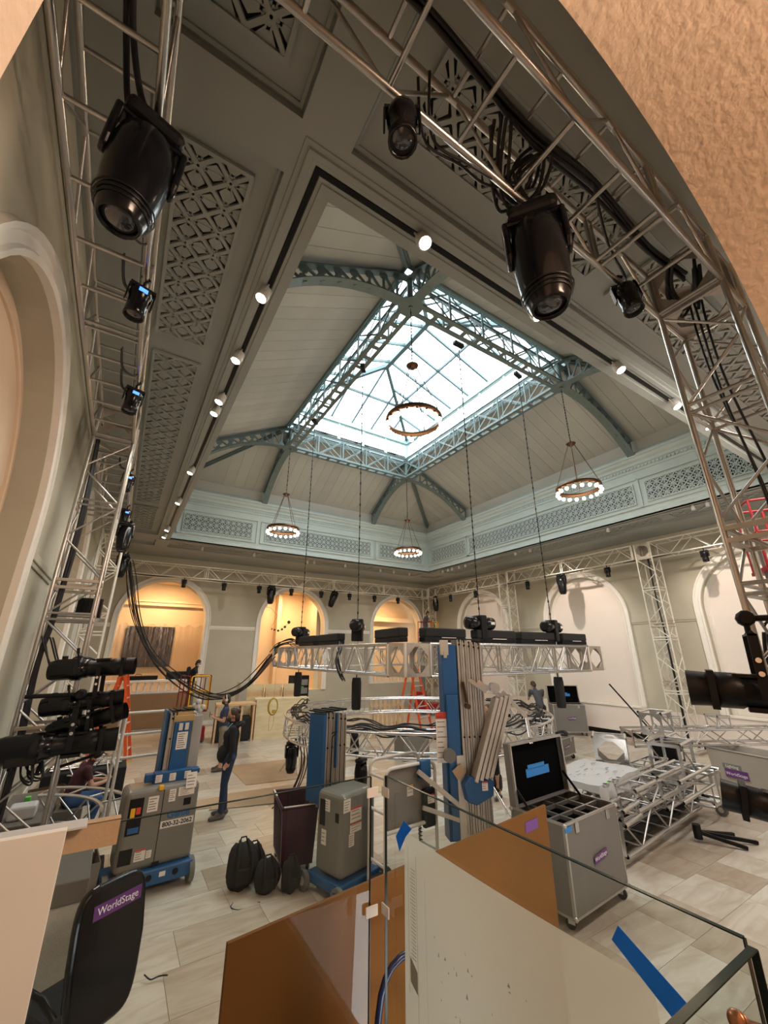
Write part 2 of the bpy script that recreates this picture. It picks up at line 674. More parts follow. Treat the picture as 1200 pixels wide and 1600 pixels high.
# ---- walls
for nm, f, cs, u0, u1, bzs, th, panel in (('wall_left', fL, YS, Y0, Y1, (1.0,) * 3, .30, 'left_panel'),
                                         ('wall_right', fR, YS, Y0, Y1, (1.05,) * 3, .22, 'arch_panel'),
                                         ('wall_far', fF, XS, X0, X1, (1.30, 1.15, 1.30), .45, None)):
    g = G()
    wall_arches(g, f, u0, u1, 0, 7.1, list(zip(cs, bzs)), th)
    wl = g.obj(nm, 'wall_paint', kind=struct)
    for c, bz in zip(cs, bzs):
        g = G()
        arch_sweep(g, f, c, bz, MOLD)
        g.obj('archivolt', 'trim_white', wl)
        if panel:
            g = G()
            pts = [(c - AR, bz)] + [(c - AR * math.cos(PI * i / 24), SP + AR * math.sin(PI * i / 24)) for i in range(25)] + [(c + AR, bz)]
            g.add([f(u, th - .02, z) for u, z in pts], [tuple(range(len(pts)))])
            g.obj('infill_panel', panel, wl)
            g = G()
            old = AR
            AR = old - .13
            arch_sweep(g, lambda u, d, z: f(u, d + th - .02, z), c, bz, [(-.02, 0), (-.015, .025), (0, .035), (.02, .025), (.13, .02)])
            AR = old
            g.obj('panel_moulding', 'trim_white' if panel == 'arch_panel' else panel, wl)
    # string course and sunk fields on the piers
    edges = [u0] + [e for c in cs for e in (c - AR - .22, c + AR + .22)] + [u1]
    for a, b_ in zip(edges[::2], edges[1::2]):
        if b_ - a < .2:
            continue
        g = G()
        for z, h, d in ((3.88, .10, .045), (3.82, .06, .025)):
            p, q = f(a, 0, z), f(b_, -d, z + h)
            g.box(*[min(i, j) for i, j in zip(p, q)], *[max(i, j) for i, j in zip(p, q)])
        g.obj('string_course', 'wall_paint' if nm != 'wall_far' else 'trim_white', wl, bevel=.012)
        g = G()
        p, q = f(a, 0, 0), f(b_, -.025, .16)
        g.box(*[min(i, j) for i, j in zip(p, q)], *[max(i, j) for i, j in zip(p, q)])
        g.obj('baseboard', 'black_plastic' if nm == 'wall_right' else 'trim_white', wl)
    if nm == 'wall_right':
        G().box(X1 - .012, Y0, .16, X1, Y1, .98).obj('dado', 'arch_panel', wl)
        for c in cs:
            g = G()
            g.box(X1 - .05, c - AR - .2, .98, X1, c + AR + .2, 1.06)
            g.obj('sill', 'trim_white', wl, bevel=.01)
            g = G()
            g.box(X1 - .02, c - AR, 0, X1, c + AR, .16)
            g.obj('baseboard', 'black_plastic', wl)
    if nm == 'wall_far':
        # top band under the soffit
        pass
g = G()
g.box(X0, Y1 - .06, ZS - .28, X1, Y1, ZS)
g.box(X1 - .06, Y0, ZS - .28, X1, Y1, ZS)
g.box(X0, Y0, ZS - .28, X0 + .06, Y1, ZS)
g.obj('trim_1', 'wall_paint', kind=struct, bevel=.02)

# near wall with the arch the photographer stands in: stucco intrados
g = G()
wall_arches(g, fN, X0, X1, 0, 7.1, [(1.45, 0), (7.2, 0), (13.45, 0)], 1.3, 40)
for y in (Y0 - 1.3,):
    pass
wn = g.obj('wall_near', 'stucco', kind=struct)
g = G()
for c in (7.2, 13.45):
    pts = [(c - AR, 0)] + [(c - AR * math.cos(PI * i / 24), SP + AR * math.sin(PI * i / 24)) for i in range(25)] + [(c + AR, 0)]
    g.add([(u, Y0 - .3, z) for u, z in pts], [tuple(range(len(pts)))])
g.obj('infill_panel', 'arch_panel', wn)
# corridor behind the photographer
g = G()
cx0, cx1, cy0 = -1.6, 5.2, -3.4
yb = Y0 - 1.3
g.quad((cx0, cy0, 0), (cx1, cy0, 0), (cx1, cy0, 6.4), (cx0, cy0, 6.4))
g.quad((cx0, cy0, 0), (cx0, cy0, 6.4), (cx0, yb, 6.4), (cx0, yb, 0))
g.quad((cx1, cy0, 0), (cx1, yb, 0), (cx1, yb, 6.4), (cx1, cy0, 6.4))
g.quad((cx0, cy0, 6.4), (cx1, cy0, 6.4), (cx1, yb, 6.4), (cx0, yb, 6.4))
g.quad((cx0, yb, 0), (1.45 - AR, yb, 0), (1.45 - AR, yb, 6.4), (cx0, yb, 6.4))
g.quad((1.45 + AR, yb, 0), (cx1, yb, 0), (cx1, yb, 6.4), (1.45 + AR, yb, 6.4))
pts = [(1.45 - AR * math.cos(PI * i / 24), SP + AR * math.sin(PI * i / 24)) for i in range(25)]
for p, q in zip(pts, pts[1:]):
    g.quad((p[0], yb, p[1]), (q[0], yb, q[1]), (q[0], yb, 6.4), (p[0], yb, 6.4))
g.obj('wall_corridor', 'alcove_paint', kind=struct)
g = G()
g.box(cx0, cy0, 1.08, cx1, yb, 1.15)
g.box(1.45 - AR, yb, 1.08, 1.45 + AR, .8, 1.15)
g.obj('floor_platform', 'stage_grey', kind=struct)

# ---- alcoves behind the far wall: gallery with warm light
g = G()
ya, yz = Y1 + .45, 22.4
g.quad((X0 - 1, yz, 0), (X1 + 1, yz, 0), (X1 + 1, yz, 6.6), (X0 - 1, yz, 6.6))
g.quad((X0 - 1, ya, 6.0), (X1 + 1, ya, 6.0), (X1 + 1, yz, 6.0), (X0 - 1, yz, 6.0))
g.quad((X0 - 1, ya, 1.15), (X1 + 1, ya, 1.15), (X1 + 1, yz, 1.15), (X0 - 1, yz, 1.15))
for x in (X0 - .6, 4.0, 4.6, 9.9, 10.6, X1 + .6):
    g.quad((x, ya, 0), (x, yz, 0), (x, yz, 6.6), (x, ya, 6.6))
al = g.obj('wall_alcove', 'alcove_paint', kind=struct)
g = G()
g.box(X0 - .6, yz - .25, 4.95, 4.0, yz, 5.1)
g.box(X0 - .6, yz - .32, 5.1, 4.0, yz, 5.18)
g.box(3.5, ya, 4.95, 4.0, yz, 5.1)
g.box(4.6, yz - .15, 1.15, 5.6, yz, 5.6)
g.box(7.0, yz - .5, 1.15, 7.2, yz, 6.0)
g.box(8.7, ya + .2, 1.15, 9.0, yz, 6.0)
g.box(12.6, yz - .6, 1.15, 12.9, yz, 6.0)
g.box(12.9, yz - .4, 4.7, 16, yz, 4.95)
g.obj('alcove_moulding', 'alcove_paint', al)
# balustrades under the first and third far arch
for c, x0, x1, nb in ((1.45, -.2, 3.1, 13), (13.45, 11.8, 15.1, 13)):
    t = thing('balustrade', 'white stone balustrade under the far arch ' + ('with the plastic covered picture' if c < 5 else 'behind the red ladder'), 'balustrade', (c, Y1 + .12, 1.3), 0)
    G().box(x0, Y1 - .02, 1.70, x1, Y1 + .34, 1.80).obj('rail', 'trim_white', t, W=True, bevel=.02)
    G().box(x0, Y1 + .02, 1.30, x1, Y1 + .30, 1.36).obj('plinth', 'trim_white', t, W=True)
    me = G().lathe([(.055, 0), (.055, .03), (.03, .06), (.062, .13), (.055, .18), (.028, .26), (.034, .30), (.055, .32), (.055, .35)], n=8).mesh('baluster', 'trim_white')
    for i in range(nb):
        x = x0 + .15 + (x1 - x0 - .3) * i / (nb - 1)
        inst('baluster', me, Mx.Translation((x - c, .04, .05)), t)
t = G().box(-.15, Y1 - .075, .02, 3.05, Y1 - .028, 1.28).obj('protection_board', 'masonite')
t.data.materials[0] = MAT['kraft_board']
tag(t, 'wide brown protective board covering the wall below the left balustrade', 'board')

# ---- floor: marble slabs laid in courses
g = G()
g.quad((X0, Y0, -.012), (X1, Y0, -.012), (X1, Y1, -.012), (X0, Y1, -.012))
fl = g.obj('floor', 'void', kind=struct)
MAT['void2'] = MAT['void']
tiles = []
y = Y0
row = 0
cw = .61
tw = (.61, .92)
while y < Y1 - .01:
    x = X0 - [0, .3, .45, .15][row % 4]
    y1 = min(y + cw, Y1)
    k = row
    while x < X1:
        wd = tw[(k * 7 + row * 3) % 5 < 2]
        a, b_ = max(x, X0), min(x + wd, X1)
        if b_ - a > .05:
            tiles.append((a, y, b_, y1))
        x += wd
        k += 1
    y = y1
    row += 1
tiles.sort(key=lambda q: (q[0] - 2.5) ** 2 + (q[1] - 3) ** 2)
near = [q for q in tiles if q[1] > 2.4][:296]
ns = set(near)
tme = {}
GAP = .002
for a, y, b_, y1 in near:
    key = (round(b_ - a, 3), round(y1 - y, 3))
    if key not in tme:
        w_, h_ = key
        tme[key] = G().box(GAP, GAP, -.011, w_ - GAP, h_ - GAP, 0).mesh('tile', 'marble')
    inst('tile', tme[key], Mx.Translation((a, y, 0)), fl)
g = G()
tone = []
for q in tiles:
    if q in ns:
        continue
    a, y, b_, y1 = q
    g.box(a + GAP, y + GAP, -.011, b_ - GAP, y1 - GAP, 0)
    tone += [random.random()] * 24
me = g.mesh('tiles_far', 'marble')
atr = me.attributes.new('tone', 'FLOAT', 'CORNER')
atr.data.foreach_set('value', tone)
link('tile_field', me, fl, kind='stuff')

# ================================================================ CEILING
g = G()
# soffit slab with sunk coffers: grid of rectangles, recessed where a coffer lies
D = .10
cof = [(-.55, 2.47, .50, 16.15), (-.55, 1.0, .50, 2.02), (.94, 1.0, 13.15, 2.02), (13.5, 1.0, 14.6, 2.02), (13.55, 2.47, 14.6, 16.15),
       (.94, 16.85, 13.15, 17.9), (-.55, 16.85, .5, 17.9), (13.55, 16.85, 14.6, 17.9)]
xs = sorted({X0 - .3, X1 + .3, OX0 - .05, OX1 + .05} | {q for c in cof for q in (c[0], c[2])})
ys = sorted({Y0 - .3, Y1 + .3, OY0 - .05, OY1 + .05} | {q for c in cof for q in (c[1], c[3])})
for i in range(len(xs) - 1):
    for j in range(len(ys) - 1):
        cxm, cym = (xs[i] + xs[i + 1]) / 2, (ys[j] + ys[j + 1]) / 2
        if OX0 - .05 < cxm < OX1 + .05 and OY0 - .05 < cym < OY1 + .05:
            continue
        ins = any(c[0] < cxm < c[2] and c[1] < cym < c[3] for c in cof)
        z = ZS + D if ins else ZS
        g.quad((xs[i], ys[j], z), (xs[i], ys[j + 1], z), (xs[i + 1], ys[j + 1], z), (xs[i + 1], ys[j], z))
for x0, y0, x1, y1 in cof:
    rect_ring(g, x0, y0, x1, y1, [(0, ZS), (0, ZS + D)])
ce = g.obj('ceiling', 'sage_paint_shaded', kind=struct)
g = G()
for x0, y0, x1, y1 in cof:
    rect_ring(g, x0, y0, x1, y1, [(-.045, ZS + D), (-.045, ZS + D - .02), (-.02, ZS + D - .035), (0, ZS + D - .02)])
g.obj('coffer_moulding', 'sage_paint_shaded', ce)
# mouldings and track groove round the opening
g = G()
rect_ring(g, OX0, OY0, OX1, OY1, [(0, ZS + .02), (0, ZS - .03), (.11, ZS - .03), (.115, ZS - .015), (.15, ZS - .015), (.152, ZS + .05), (.215, ZS + .05), (.217, ZS - .02), (.25, ZS - .02),
                                  (.26, ZS - .035), (.31, ZS - .035), (.32, ZS - .015), (.36, ZS - .012), (.365, ZS)])
g.obj('opening_moulding', 'sage_paint_shaded', ce)
g = G()
rect_ring(g, OX0, OY0, OX1, OY1, [(.158, ZS + .02), (.158, ZS - .022), (.208, ZS - .022), (.208, ZS + .02)])
g.obj('lighting_track', 'black_metal', ce)
# frieze, cornice, attic band
g = G()
rect_ring(g, OX0, OY0, OX1, OY1, [(0, ZS - .03), (0, ZS + .12), (.012, ZS + .13), (.012, 8.32), (-.02, 8.34), (-.02, 8.40), (.0, 8.42), (.0, 8.52), (-.03, 8.54), (-.04, 8.62),
                                  (-.10, 8.68), (-.13, 8.76), (-.17, 8.78), (-.17, 8.86), (-.12, 8.90), (-.08, 8.95), (.02, 8.97), (.10, 8.98)])
g.obj('frieze', 'sage_paint_lit', ce)
g = G()
rect_ring(g, OX0, OY0, OX1, OY1, [(.10, 8.98), (.10, 9.42), (.13, 9.44)])
g.obj('attic_band', 'board_paint', ce)
g = G()
for (ax, ay, bx, by, nx, ny) in ((OX0, OY0, OX1, OY0, 0, 1), (OX0, OY1, OX1, OY1, 0, -1), (OX0, OY0, OX0, OY1, 1, 0), (OX1, OY0, OX1, OY1, -1, 0)):
    L = math.hypot(bx - ax, by - ay)
    n = int(L / .11)
    for i in range(1, n):
        t_ = i / n
        x, y = ax + (bx - ax) * t_ + nx * .02, ay + (by - ay) * t_ + ny * .02
        g.cb(x, y, 8.46, .03 + .03 * abs(ny), .03 + .03 * abs(nx), .075)
g.obj('dentil_band', 'sage_paint_lit', ce, kind='stuff')


def lattice_cell(g, cx, cy, p, z0, z1, circ):
    """one square cell of pierced grille in the plane, thickness z0..z1 (visible face z0)"""
    def strip(a, b, w_, za=z0):
        ax, ay = cx + a[0] * p, cy + a[1] * p
        bx, by = cx + b[0] * p, cy + b[1] * p
        dx, dy = bx - ax, by - ay
        L = math.hypot(dx, dy)
        ux, uy = -dy / L * w_ * p / 2, dx / L * w_ * p / 2
        g.add([(ax - ux, ay - uy, za), (bx - ux, by - uy, za), (bx + ux, by + uy, za), (ax + ux, ay + uy, za), (ax - ux, ay - uy, z1), (bx - ux, by - uy, z1), (bx + ux, by + uy, z1), (ax + ux, ay + uy, z1)],
              [(0, 3, 2, 1), (0, 1, 5, 4), (2, 3, 7, 6)])
    for a in ((-.5, -.5), (.5, -.5), (.5, .5), (-.5, .5)):
        strip((0, 0), a, .13)
    m_ = z0 + (z1 - z0) * .4
    for a in ((.5, 0), (0, .5), (-.5, 0), (0, -.5)):
        strip((0, 0), a, .085, m_)
    for k in range(4):
        a0 = PI / 2 * k
        strip((.27 * math.cos(a0), .27 * math.sin(a0)), (.27 * math.cos(a0 + PI / 2), .27 * math.sin(a0 + PI / 2)), .07, m_)
        pass
    if not circ:
        for k in range(4):
            a0 = PI / 2 * k
            c_, s_ = math.cos(a0), math.sin(a0)
            rot = lambda x, y: (cx + (x * c_ - y * s_) * p, cy + (x * s_ + y * c_) * p)
            q = [rot(.5, -.27), rot(.5, .27), rot(.20, .055), rot(.20, -.055)]
            g.add([(*v_, m_ + .004) for v_ in q] + [(*v_, z1) for v_ in q], [(0, 3, 2, 1), (2, 3, 7, 6), (1, 2, 6, 5), (3, 0, 4, 7)])
    N = 10
    if circ:
        ring = [(.40, .47)]
    else:
        ring = [(.045, .13)]
    for r0, r1 in ring:
        vs = []
        for r in (r0, r1):
            vs += [(cx + r * p * math.cos(2 * PI * i / N), cy + r * p * math.sin(2 * PI * i / N), z0 - .002) for i in range(N)]
        g.add(vs, [(i, N + i, N + (i + 1) % N, (i + 1) % N) for i in range(N)])
    if not circ:
        for sx, sy in ((-.5, -.5), (.5, -.5), (.5, .5), (-.5, .5)):
            vs = [(cx + sx * p * 1.0, cy + sy * p, z0 - .002)]
            # quarter boss at the corner node
            a0 = math.atan2(-sy, -sx) - PI / 4
            vs += [(cx + sx * p + .12 * p * math.cos(a0 + PI / 2 * i / 3), cy + sy * p + .12 * p * math.sin(a0 + PI / 2 * i / 3), z0 - .002) for i in range(4)]
            g.add(vs, [(0, 4, 3, 2, 1)])


def lattice(nx, ny, p, circ):
    g = G()
    for i in range(nx):
        for j in range(ny):
            lattice_cell(g, (i + .5) * p, (j + .5) * p, p, 0, .03, circ)
    L, H = nx * p, ny * p
    for x0, y0, x1, y1 in ((-.035, -.035, L + .035, 0), (-.035, H, L + .035, H + .035), (-.035, 0, 0, H), (L, 0, L + .035, H)):
        g.box(x0, y0, -.008, x1, y1, .03)
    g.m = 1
    g.quad((0, 0, .034), (0, H, .034), (L, H, .034), (L, 0, .034))  # black sheet paints the shade behind the pierced openings
    return g


def lat_piece(g, name, M, mats):
    me = g.mesh(name, mats)
    inst(name, me, M, ce)


# soffit lattices: mesh x along the run, y across; visible face down
p = .28


def soff(x, y, n, vert, mir=False):
    g = lattice(n, 2, p, False)
    M = Mx.Translation((x, y, ZS + D - .040))
    if vert:
        M = M @ Mx.Rotation(PI / 2, 4, 'Z')
    lat_piece(g, 'lattice_panel', M, ['sage_paint_shaded', 'void'])


for xx in (.26, 14.33):
    soff(xx, 2.72, 9, True)
    soff(xx, 5.72, 25, True)
    soff(xx, 13.2, 9, True)
    soff(xx, 1.22, 2, True)
for yy in (1.12, 17.1):
    soff(1.28, yy, 9, False)
    soff(4.28, yy, 20, False)
    soff(10.2, yy, 9, False)
# frieze lattices: panel frames
pf = .2133


def fr_panel(ax, ay, L, face):
    n = int(round(L / pf))
    g = lattice(n, 3, pf, True)
    for x0, y0, x1, y1 in ((-.22, -.16, n * pf + .22, -.135), (-.22, 3 * pf + .135, n * pf + .22, 3 * pf + .16), (-.22, -.16, -.195, 3 * pf + .16), (n * pf + .195, -.16, n * pf + .22, 3 * pf + .16)):
        g.m = 0
        g.box(x0, y0, -.015, x1, y1, .03)
    # local: x along run, y up, z into the wall
    if face == 'far':
        M = Mx(((1, 0, 0, ax), (0, 0, 1, ay), (0, 1, 0, 7.27), (0, 0, 0, 1)))
    elif face == 'right':
        M = Mx(((0, 0, 1, ax), (1, 0, 0, ay), (0, 1, 0, 7.27), (0, 0, 0, 1)))
    elif face == 'left':
        M = Mx(((0, 0, -1, ax), (1, 0, 0, ay), (0, 1, 0, 7.27), (0, 0, 0, 1)))
    else:
        M = Mx(((1, 0, 0, ax), (0, 0, -1, ay), (0, 1, 0, 7.27), (0, 0, 0, 1)))
    lat_piece(g, 'frieze_panel', M, ['sage_paint_lit', 'void'])


for a, L in ((1.28, 2.56), (4.42, 5.12), (10.05, 2.56)):
    fr_panel(a, OY1 - .030, L, 'far')
for a, L in ((2.85, 2.56), (5.80, 7.36), (13.52, 2.56)):
    fr_panel(OX1 - .030, a, L, 'right')
    fr_panel(OX0 + .030, a, L, 'left')

# sloped, board-clad ceiling
IX0, IX1, IY0, IY1, ZI, ZO = 3.95, 9.85, 5.30, 13.60, 11.05, 9.42
EX0, EX1, EY0, EY1 = OX0 - .10, OX1 + .10, OY0 - .10, OY1 + .10
g = G()
o_, i_ = [(EX0, EY0), (EX1, EY0), (EX1, EY1), (EX0, EY1)], [(IX0, IY0), (IX1, IY0), (IX1, IY1), (IX0, IY1)]
for k in range(4):
    a, b_, c, d = o_[k], o_[(k + 1) % 4], i_[(k + 1) % 4], i_[k]
    g.quad((*a, ZO + .03), (*b_, ZO + .03), (*c, ZI + .03), (*d, ZI + .03))
cs_ = g.obj('ceiling_slope', 'board_paint', kind=struct)
for side in range(4):
    if side in (0, 2):
        e0, e1, j0, j1 = EX0, EX1, IX0, IX1
        ya_, yb_ = (EY0, IY0) if side == 0 else (EY1, IY1)
    else:
        e0, e1, j0, j1 = EY0, EY1, IY0, IY1
        ya_, yb_ = (EX0, IX0) if side == 3 else (EX1, IX1)
    nb = int((e1 - e0) / .40)
    for k in range(nb):
        a = e0 + (e1 - e0) * k / nb + .004
        b_ = e0 + (e1 - e0) * (k + 1) / nb - .004
        h = lambda q: min(1, (q - e0) / (j0 - e0), (e1 - q) / (e1 - j1))
        mid = [q for q in (j0, j1) if a < q < b_]
        top = sorted([(q, h(q)) for q in [a, b_] + mid], key=lambda t: -t[0])
        pts = [(a, 0), (b_, 0)] + top
        vs = []
        for q, t_ in pts:
            yy = ya_ + (yb_ - ya_) * t_
            zz = ZO + (ZI - ZO) * t_
            vs.append((q, yy, zz) if side in (0, 2) else (yy, q, zz))
        n = len(vs)
        c0 = V(vs[0])
        vs2 = [(x, y, z + .022) for x, y, z in vs]
        g = G()
        g.add([tuple(V(q) - c0) for q in vs + vs2], [tuple(range(n)), tuple(range(2 * n - 1, n - 1, -1))] + [(i, n + i, n + (i + 1) % n, (i + 1) % n) for i in range(n)])
        inst('ceiling_board', g.mesh('ceiling_board', 'board_paint'), Mx.Translation(c0), cs_)
for k in range(4):
    a, d = V((*o_[k], ZO - .06)), V((*i_[k], ZI - .06))
    g = G()
    g.bar(a, d, .16, .10)
    g.bar(a + V((0, 0, -.06)), d + V((0, 0, -.06)), .05, .08)
    g.obj('hip_rafter', 'steel_green', cs_)

# ---- arched ribs, hub girders
HX, HY, ZH = (4.2, 9.6), (5.55, 13.35), 10.15
rf = thing('roof_frame', 'grey-green riveted steel roof frame of arched ribs round the skylight', 'roof frame', (6.9, 9.45, 10.1))
RF = rf
webme = G().cb(0, 0, .5, .05, .035, 1).mesh('web_bar', 'steel_green')


def mem(a, b, name='web_bar', me=webme):
    inst(name, me, WM[rf.name].inverted() @ place(a, b), rf)


def rib(hx, hy, dx, dy, run):
    base = V((hx, hy, 0))
    d = V((dx, dy, 0))
    s = V((-dy, dx, 0))
    N = 9
    bot, top = [], []
    for i in range(N + 1):
        t_ = i / N
        zb = ZH - 1.42 * t_ ** 2.3
        zt = ZI - .10 - (ZI - ZO) * max(0, (t_ * run - .25)) / (run - .15)
        bot.append(base + d * (run * t_) + V((0, 0, zb)))
        top.append(base + d * (run * t_) + V((0, 0, zt)))
    for pts, w_, nm in ((bot, .24, 'bottom_flange'), (top, .16, 'top_flange')):
        g = G()
        for p_, q_ in zip(pts, pts[1:]):
            e = (q_ - p_).normalized() * .01
            g.bar(p_ - e, q_ + e, w_, .02)
            g.bar(p_ - e + V((0, 0, .045)), q_ + e + V((0, 0, .045)), .03, .09)
        g.obj(nm, 'steel_green', rf, W=True)
    for i in range(1, N + 1):
        mem(bot[i], top[i])
        if i > 1:
            mem(bot[i - 1], top[i])
    # knuckle plates on the joints
    g = G()
    for i in range(1, N):
        for c in (bot[i] + V((0, 0, .08)), top[i] - V((0, 0, .08))):
            g.cyl(c - s * .02, c + s * .02, .10, n=8)
    g.obj('gusset_plate', 'steel_green', rf, W=True)


for hx in HX:
    for hy in HY:
        dx, dy = (-1 if hx < 6 else 1), (-1 if hy < 8 else 1)
        rib(hx, hy, dx, 0, (hx - OX0 if dx < 0 else OX1 - hx) - .06)
        rib(hx, hy, 0, dy, (hy - OY0 if dy < 0 else OY1 - hy) - .06)
        g = G()
        g.prism([(.30 * math.cos(PI / 4 * k + PI / 8), .30 * math.sin(PI / 4 * k + PI / 8)) for k in range(8)], .025, Mx.Translation((hx, hy, ZH - .02)))
        g.cyl((hx, hy, ZH), (hx, hy, ZI), .07, n=8)
        g.cyl((hx, hy, ZH - .05), (hx, hy, ZH), .05, n=8)
        g.obj('hub_plate', 'steel_green', rf, W=True)
xm = G().cb(0, 0, .5, .045, .012, 1).mesh('brace', 'steel_green')
xl = G().cb(0, 0, .5, .045, .012, 1).mesh('brace_light', 'lantern_paint')
for (a, b_) in (((HX[0], HY[0]), (HX[1], HY[0])), ((HX[0], HY[1]), (HX[1], HY[1])), ((HX[0], HY[0]), (HX[0], HY[1])), ((HX[1], HY[0]), (HX[1], HY[1]))):
    A, B = V((*a, ZH)), V((*b_, ZH))
    d = (B - A).normalized()
    s = V((-d.y, d.x, 0))
    L = (B - A).length
    m_ = 'lantern_paint' if (a[1] == HY[1] or a[0] == HX[1]) else 'steel_green'
    m_ = 'steel_green'
    g = G()
    for off in (-.13, .13):
        g.bar(A + s * off, B + s * off, .10, .02)
        g.bar(A + s * off + V((0, 0, .05)), B + s * off + V((0, 0, .05)), .02, .09)
        g.bar(A + s * off + V((0, 0, .92)), B + s * off + V((0, 0, .92)), .08, .02)
        g.bar(A + s * off + V((0, 0, .87)), B + s * off + V((0, 0, .87)), .02, .09)
    n = int(L / .42)
    for i in range(n):
        q = A + d * (L * (i + .5) / n)
        g.cb(q.x, q.y, q.z + .0, .26 if abs(d.y) > .5 else .12, .12 if abs(d.y) > .5 else .26, .012)
    g.obj('girder_chord', m_, rf, W=True)
    n = 7 if L > 6 else 5
    for off in (-.13, .13):
        for i in range(n + 1):
            q = A + d * (L * i / n) + s * off
            if 0 < i < n:
                mem(q, q + V((0, 0, .9)), 'post')
            if i < n:
                q2 = A + d * (L * (i + 1) / n) + s * off
                mem(q + V((0, 0, .04)), q2 + V((0, 0, .88)), 'brace', xm)
                mem(q + V((0, 0, .88)), q2 + V((0, 0, .04)), 'brace', xm)
                c = (q + q2) / 2 + V((0, 0, .46))
                inst('cross_plate', xm, WM[rf.name].inverted() @ Mx.Translation(c + V((0, 0, -.06))) @ Mx.Diagonal((2.4 if abs(d.x) > .5 else 1, 1 if abs(d.x) > .5 else 8, .12, 1)), rf)

# ---- lantern skylight
LX0, LX1, LY0, LY1 = 3.98, 9.82, 5.33, 13.57
lan = G()
rect_ring(lan, LX0, LY0, LX1, LY1, [(0, ZI - .12), (0, ZI + .22), (.12, ZI + .22), (.12, ZI)])
sk = lan.obj('window_skylight', 'lantern_paint', kind=struct)
g = G()
rect_ring(g, LX0, LY0, LX1, LY1, [(.12, 12.08), (-.04, 12.08), (-.04, 12.16), (0, 12.18), (0, 12.34), (.14, 12.36)])
g.obj('eaves_beam', 'lantern_paint', sk)
zb, zt = ZI + .22, 12.08
for (ax, ay, bx, by, n) in ((LX0, LY0, LX1, LY0, 5), (LX1, LY0, LX1, LY1, 7), (LX1, LY1, LX0, LY1, 5), (LX0, LY1, LX0, LY0, 7)):
    A, B = V((ax, ay, 0)), V((bx, by, 0))
    d = (B - A).normalized()
    s = V((d.y, -d.x, 0))
    L = (B - A).length
    for i in range(n + 1):
        q = A + d * (L * i / n) + s * .05
        G().bar(q + V((0, 0, zb)), q + V((0, 0, zt)), .10, .10, up=d).obj('mullion', 'lantern_paint', sk)
    for i in range(n):
        q, q2 = A + d * (L * i / n + .05) + s * .05, A + d * (L * (i + 1) / n - .05) + s * .05
        blank = (i == n - 1 and by == LY1 and bx == LX1 and False)
        g = G()
        for za, zc in ((zb, zb + .05), (zt - .05, zt)):
            g.bar(q + V((0, 0, (za + zc) / 2)), q2 + V((0, 0, (za + zc) / 2)), .05, .05)
        g.obj('sash', 'lantern_paint', sk)
        g = G()
        g.add([q + V((0, 0, zb + .05)), q2 + V((0, 0, zb + .05)), q2 + V((0, 0, zt - .05)), q + V((0, 0, zt - .05))], [(0, 1, 2, 3)])
        g.obj('pane', 'pane_glass', sk)
ZR, RY0, RY1, RX = 13.35, 8.2, 10.75, 6.9
RA, RB = V((RX, RY0, ZR)), V((RX, RY1, ZR))
cor = [V((LX0, LY0, 12.34)), V((LX1, LY0, 12.34)), V((LX1, LY1, 12.34)), V((LX0, LY1, 12.34))]
G().bar(RA, RB, .16, .22).obj('ridge_beam', 'lantern_paint_shaded', sk)
for c, r_ in ((cor[0], RA), (cor[1], RA), (cor[2], RB), (cor[3], RB)):
    G().bar(c, r_, .12, .16).obj('hip_bar', 'lantern_paint_shaded', sk)
gbm = G().cb(0, 0, .5, .10, .06, 1).mesh('glazing_bar', 'lantern_paint_shaded')


def glaze(c0, c1, r0, r1, n):
    """one glazed slope from eaves c0-c1 to ridge r0-r1: bars, purlins and panes"""
    e = (c1 - c0)
    L = e.length
    e.normalize()
    a0 = (r0 - c0).dot(e)
    a1 = (r1 - c0).dot(e)
    up = (r0 - c0) - e * a0

    def P(u, t_):
        return c0 + e * u + up * t_

    def h(u):
        v = 1
        if a0 > .01:
            v = min(v, u / a0)
        if L - a1 > .01:
            v = min(v, (L - u) / (L - a1))
        return max(0, min(1, v))
    us = [L * i / n for i in range(n + 1)]
    for i in range(1, n):
        inst('glazing_bar', gbm, place(P(us[i], 0), P(us[i], h(us[i]))), sk)
    for t_ in (.5,):
        ua, ub = a0 * t_, L - (L - a1) * t_
        inst('glazing_bar', gbm, place(P(ua, t_), P(ub, t_)), sk)
    for i in range(n):
        u0, u1 = us[i], us[i + 1]
        for ta, tb in ((0, .5), (.5, 1)):
            pts = []
            for u, tt in ((u0, ta), (u1, ta)):
                pts.append((u, tt))
            poly = [(u0, ta), (u1, ta), (u1, tb), (u0, tb)]
            # clip against the hips
            def clip(poly, fn):
                out = []
                for k in range(len(poly)):
                    p_, q_ = poly[k], poly[(k + 1) % len(poly)]
                    fp, fq = fn(p_), fn(q_)
                    if fp >= 0:
                        out.append(p_)
                    if fp * fq < 0:
                        s_ = fp / (fp - fq)
                        out.append((p_[0] + (q_[0] - p_[0]) * s_, p_[1] + (q_[1] - p_[1]) * s_))
                return out
            if a0 > .01:
                poly = clip(poly, lambda q: q[0] / a0 - q[1])
            if poly and L - a1 > .01:
                poly = clip(poly, lambda q: (L - q[0]) / (L - a1) - q[1])
            if len(poly) > 2:
                g = G()
                g.add([P(u, t_) + V((0, 0, .03)) for u, t_ in poly], [tuple(range(len(poly)))])
                g.obj('pane', 'pane_glass', sk)


glaze(cor[0], cor[1], RA, RA, 6)
glaze(cor[1], cor[2], RA, RB, 8)
glaze(cor[2], cor[3], RB, RB, 6)
glaze(cor[3], cor[0], RB, RA, 8)
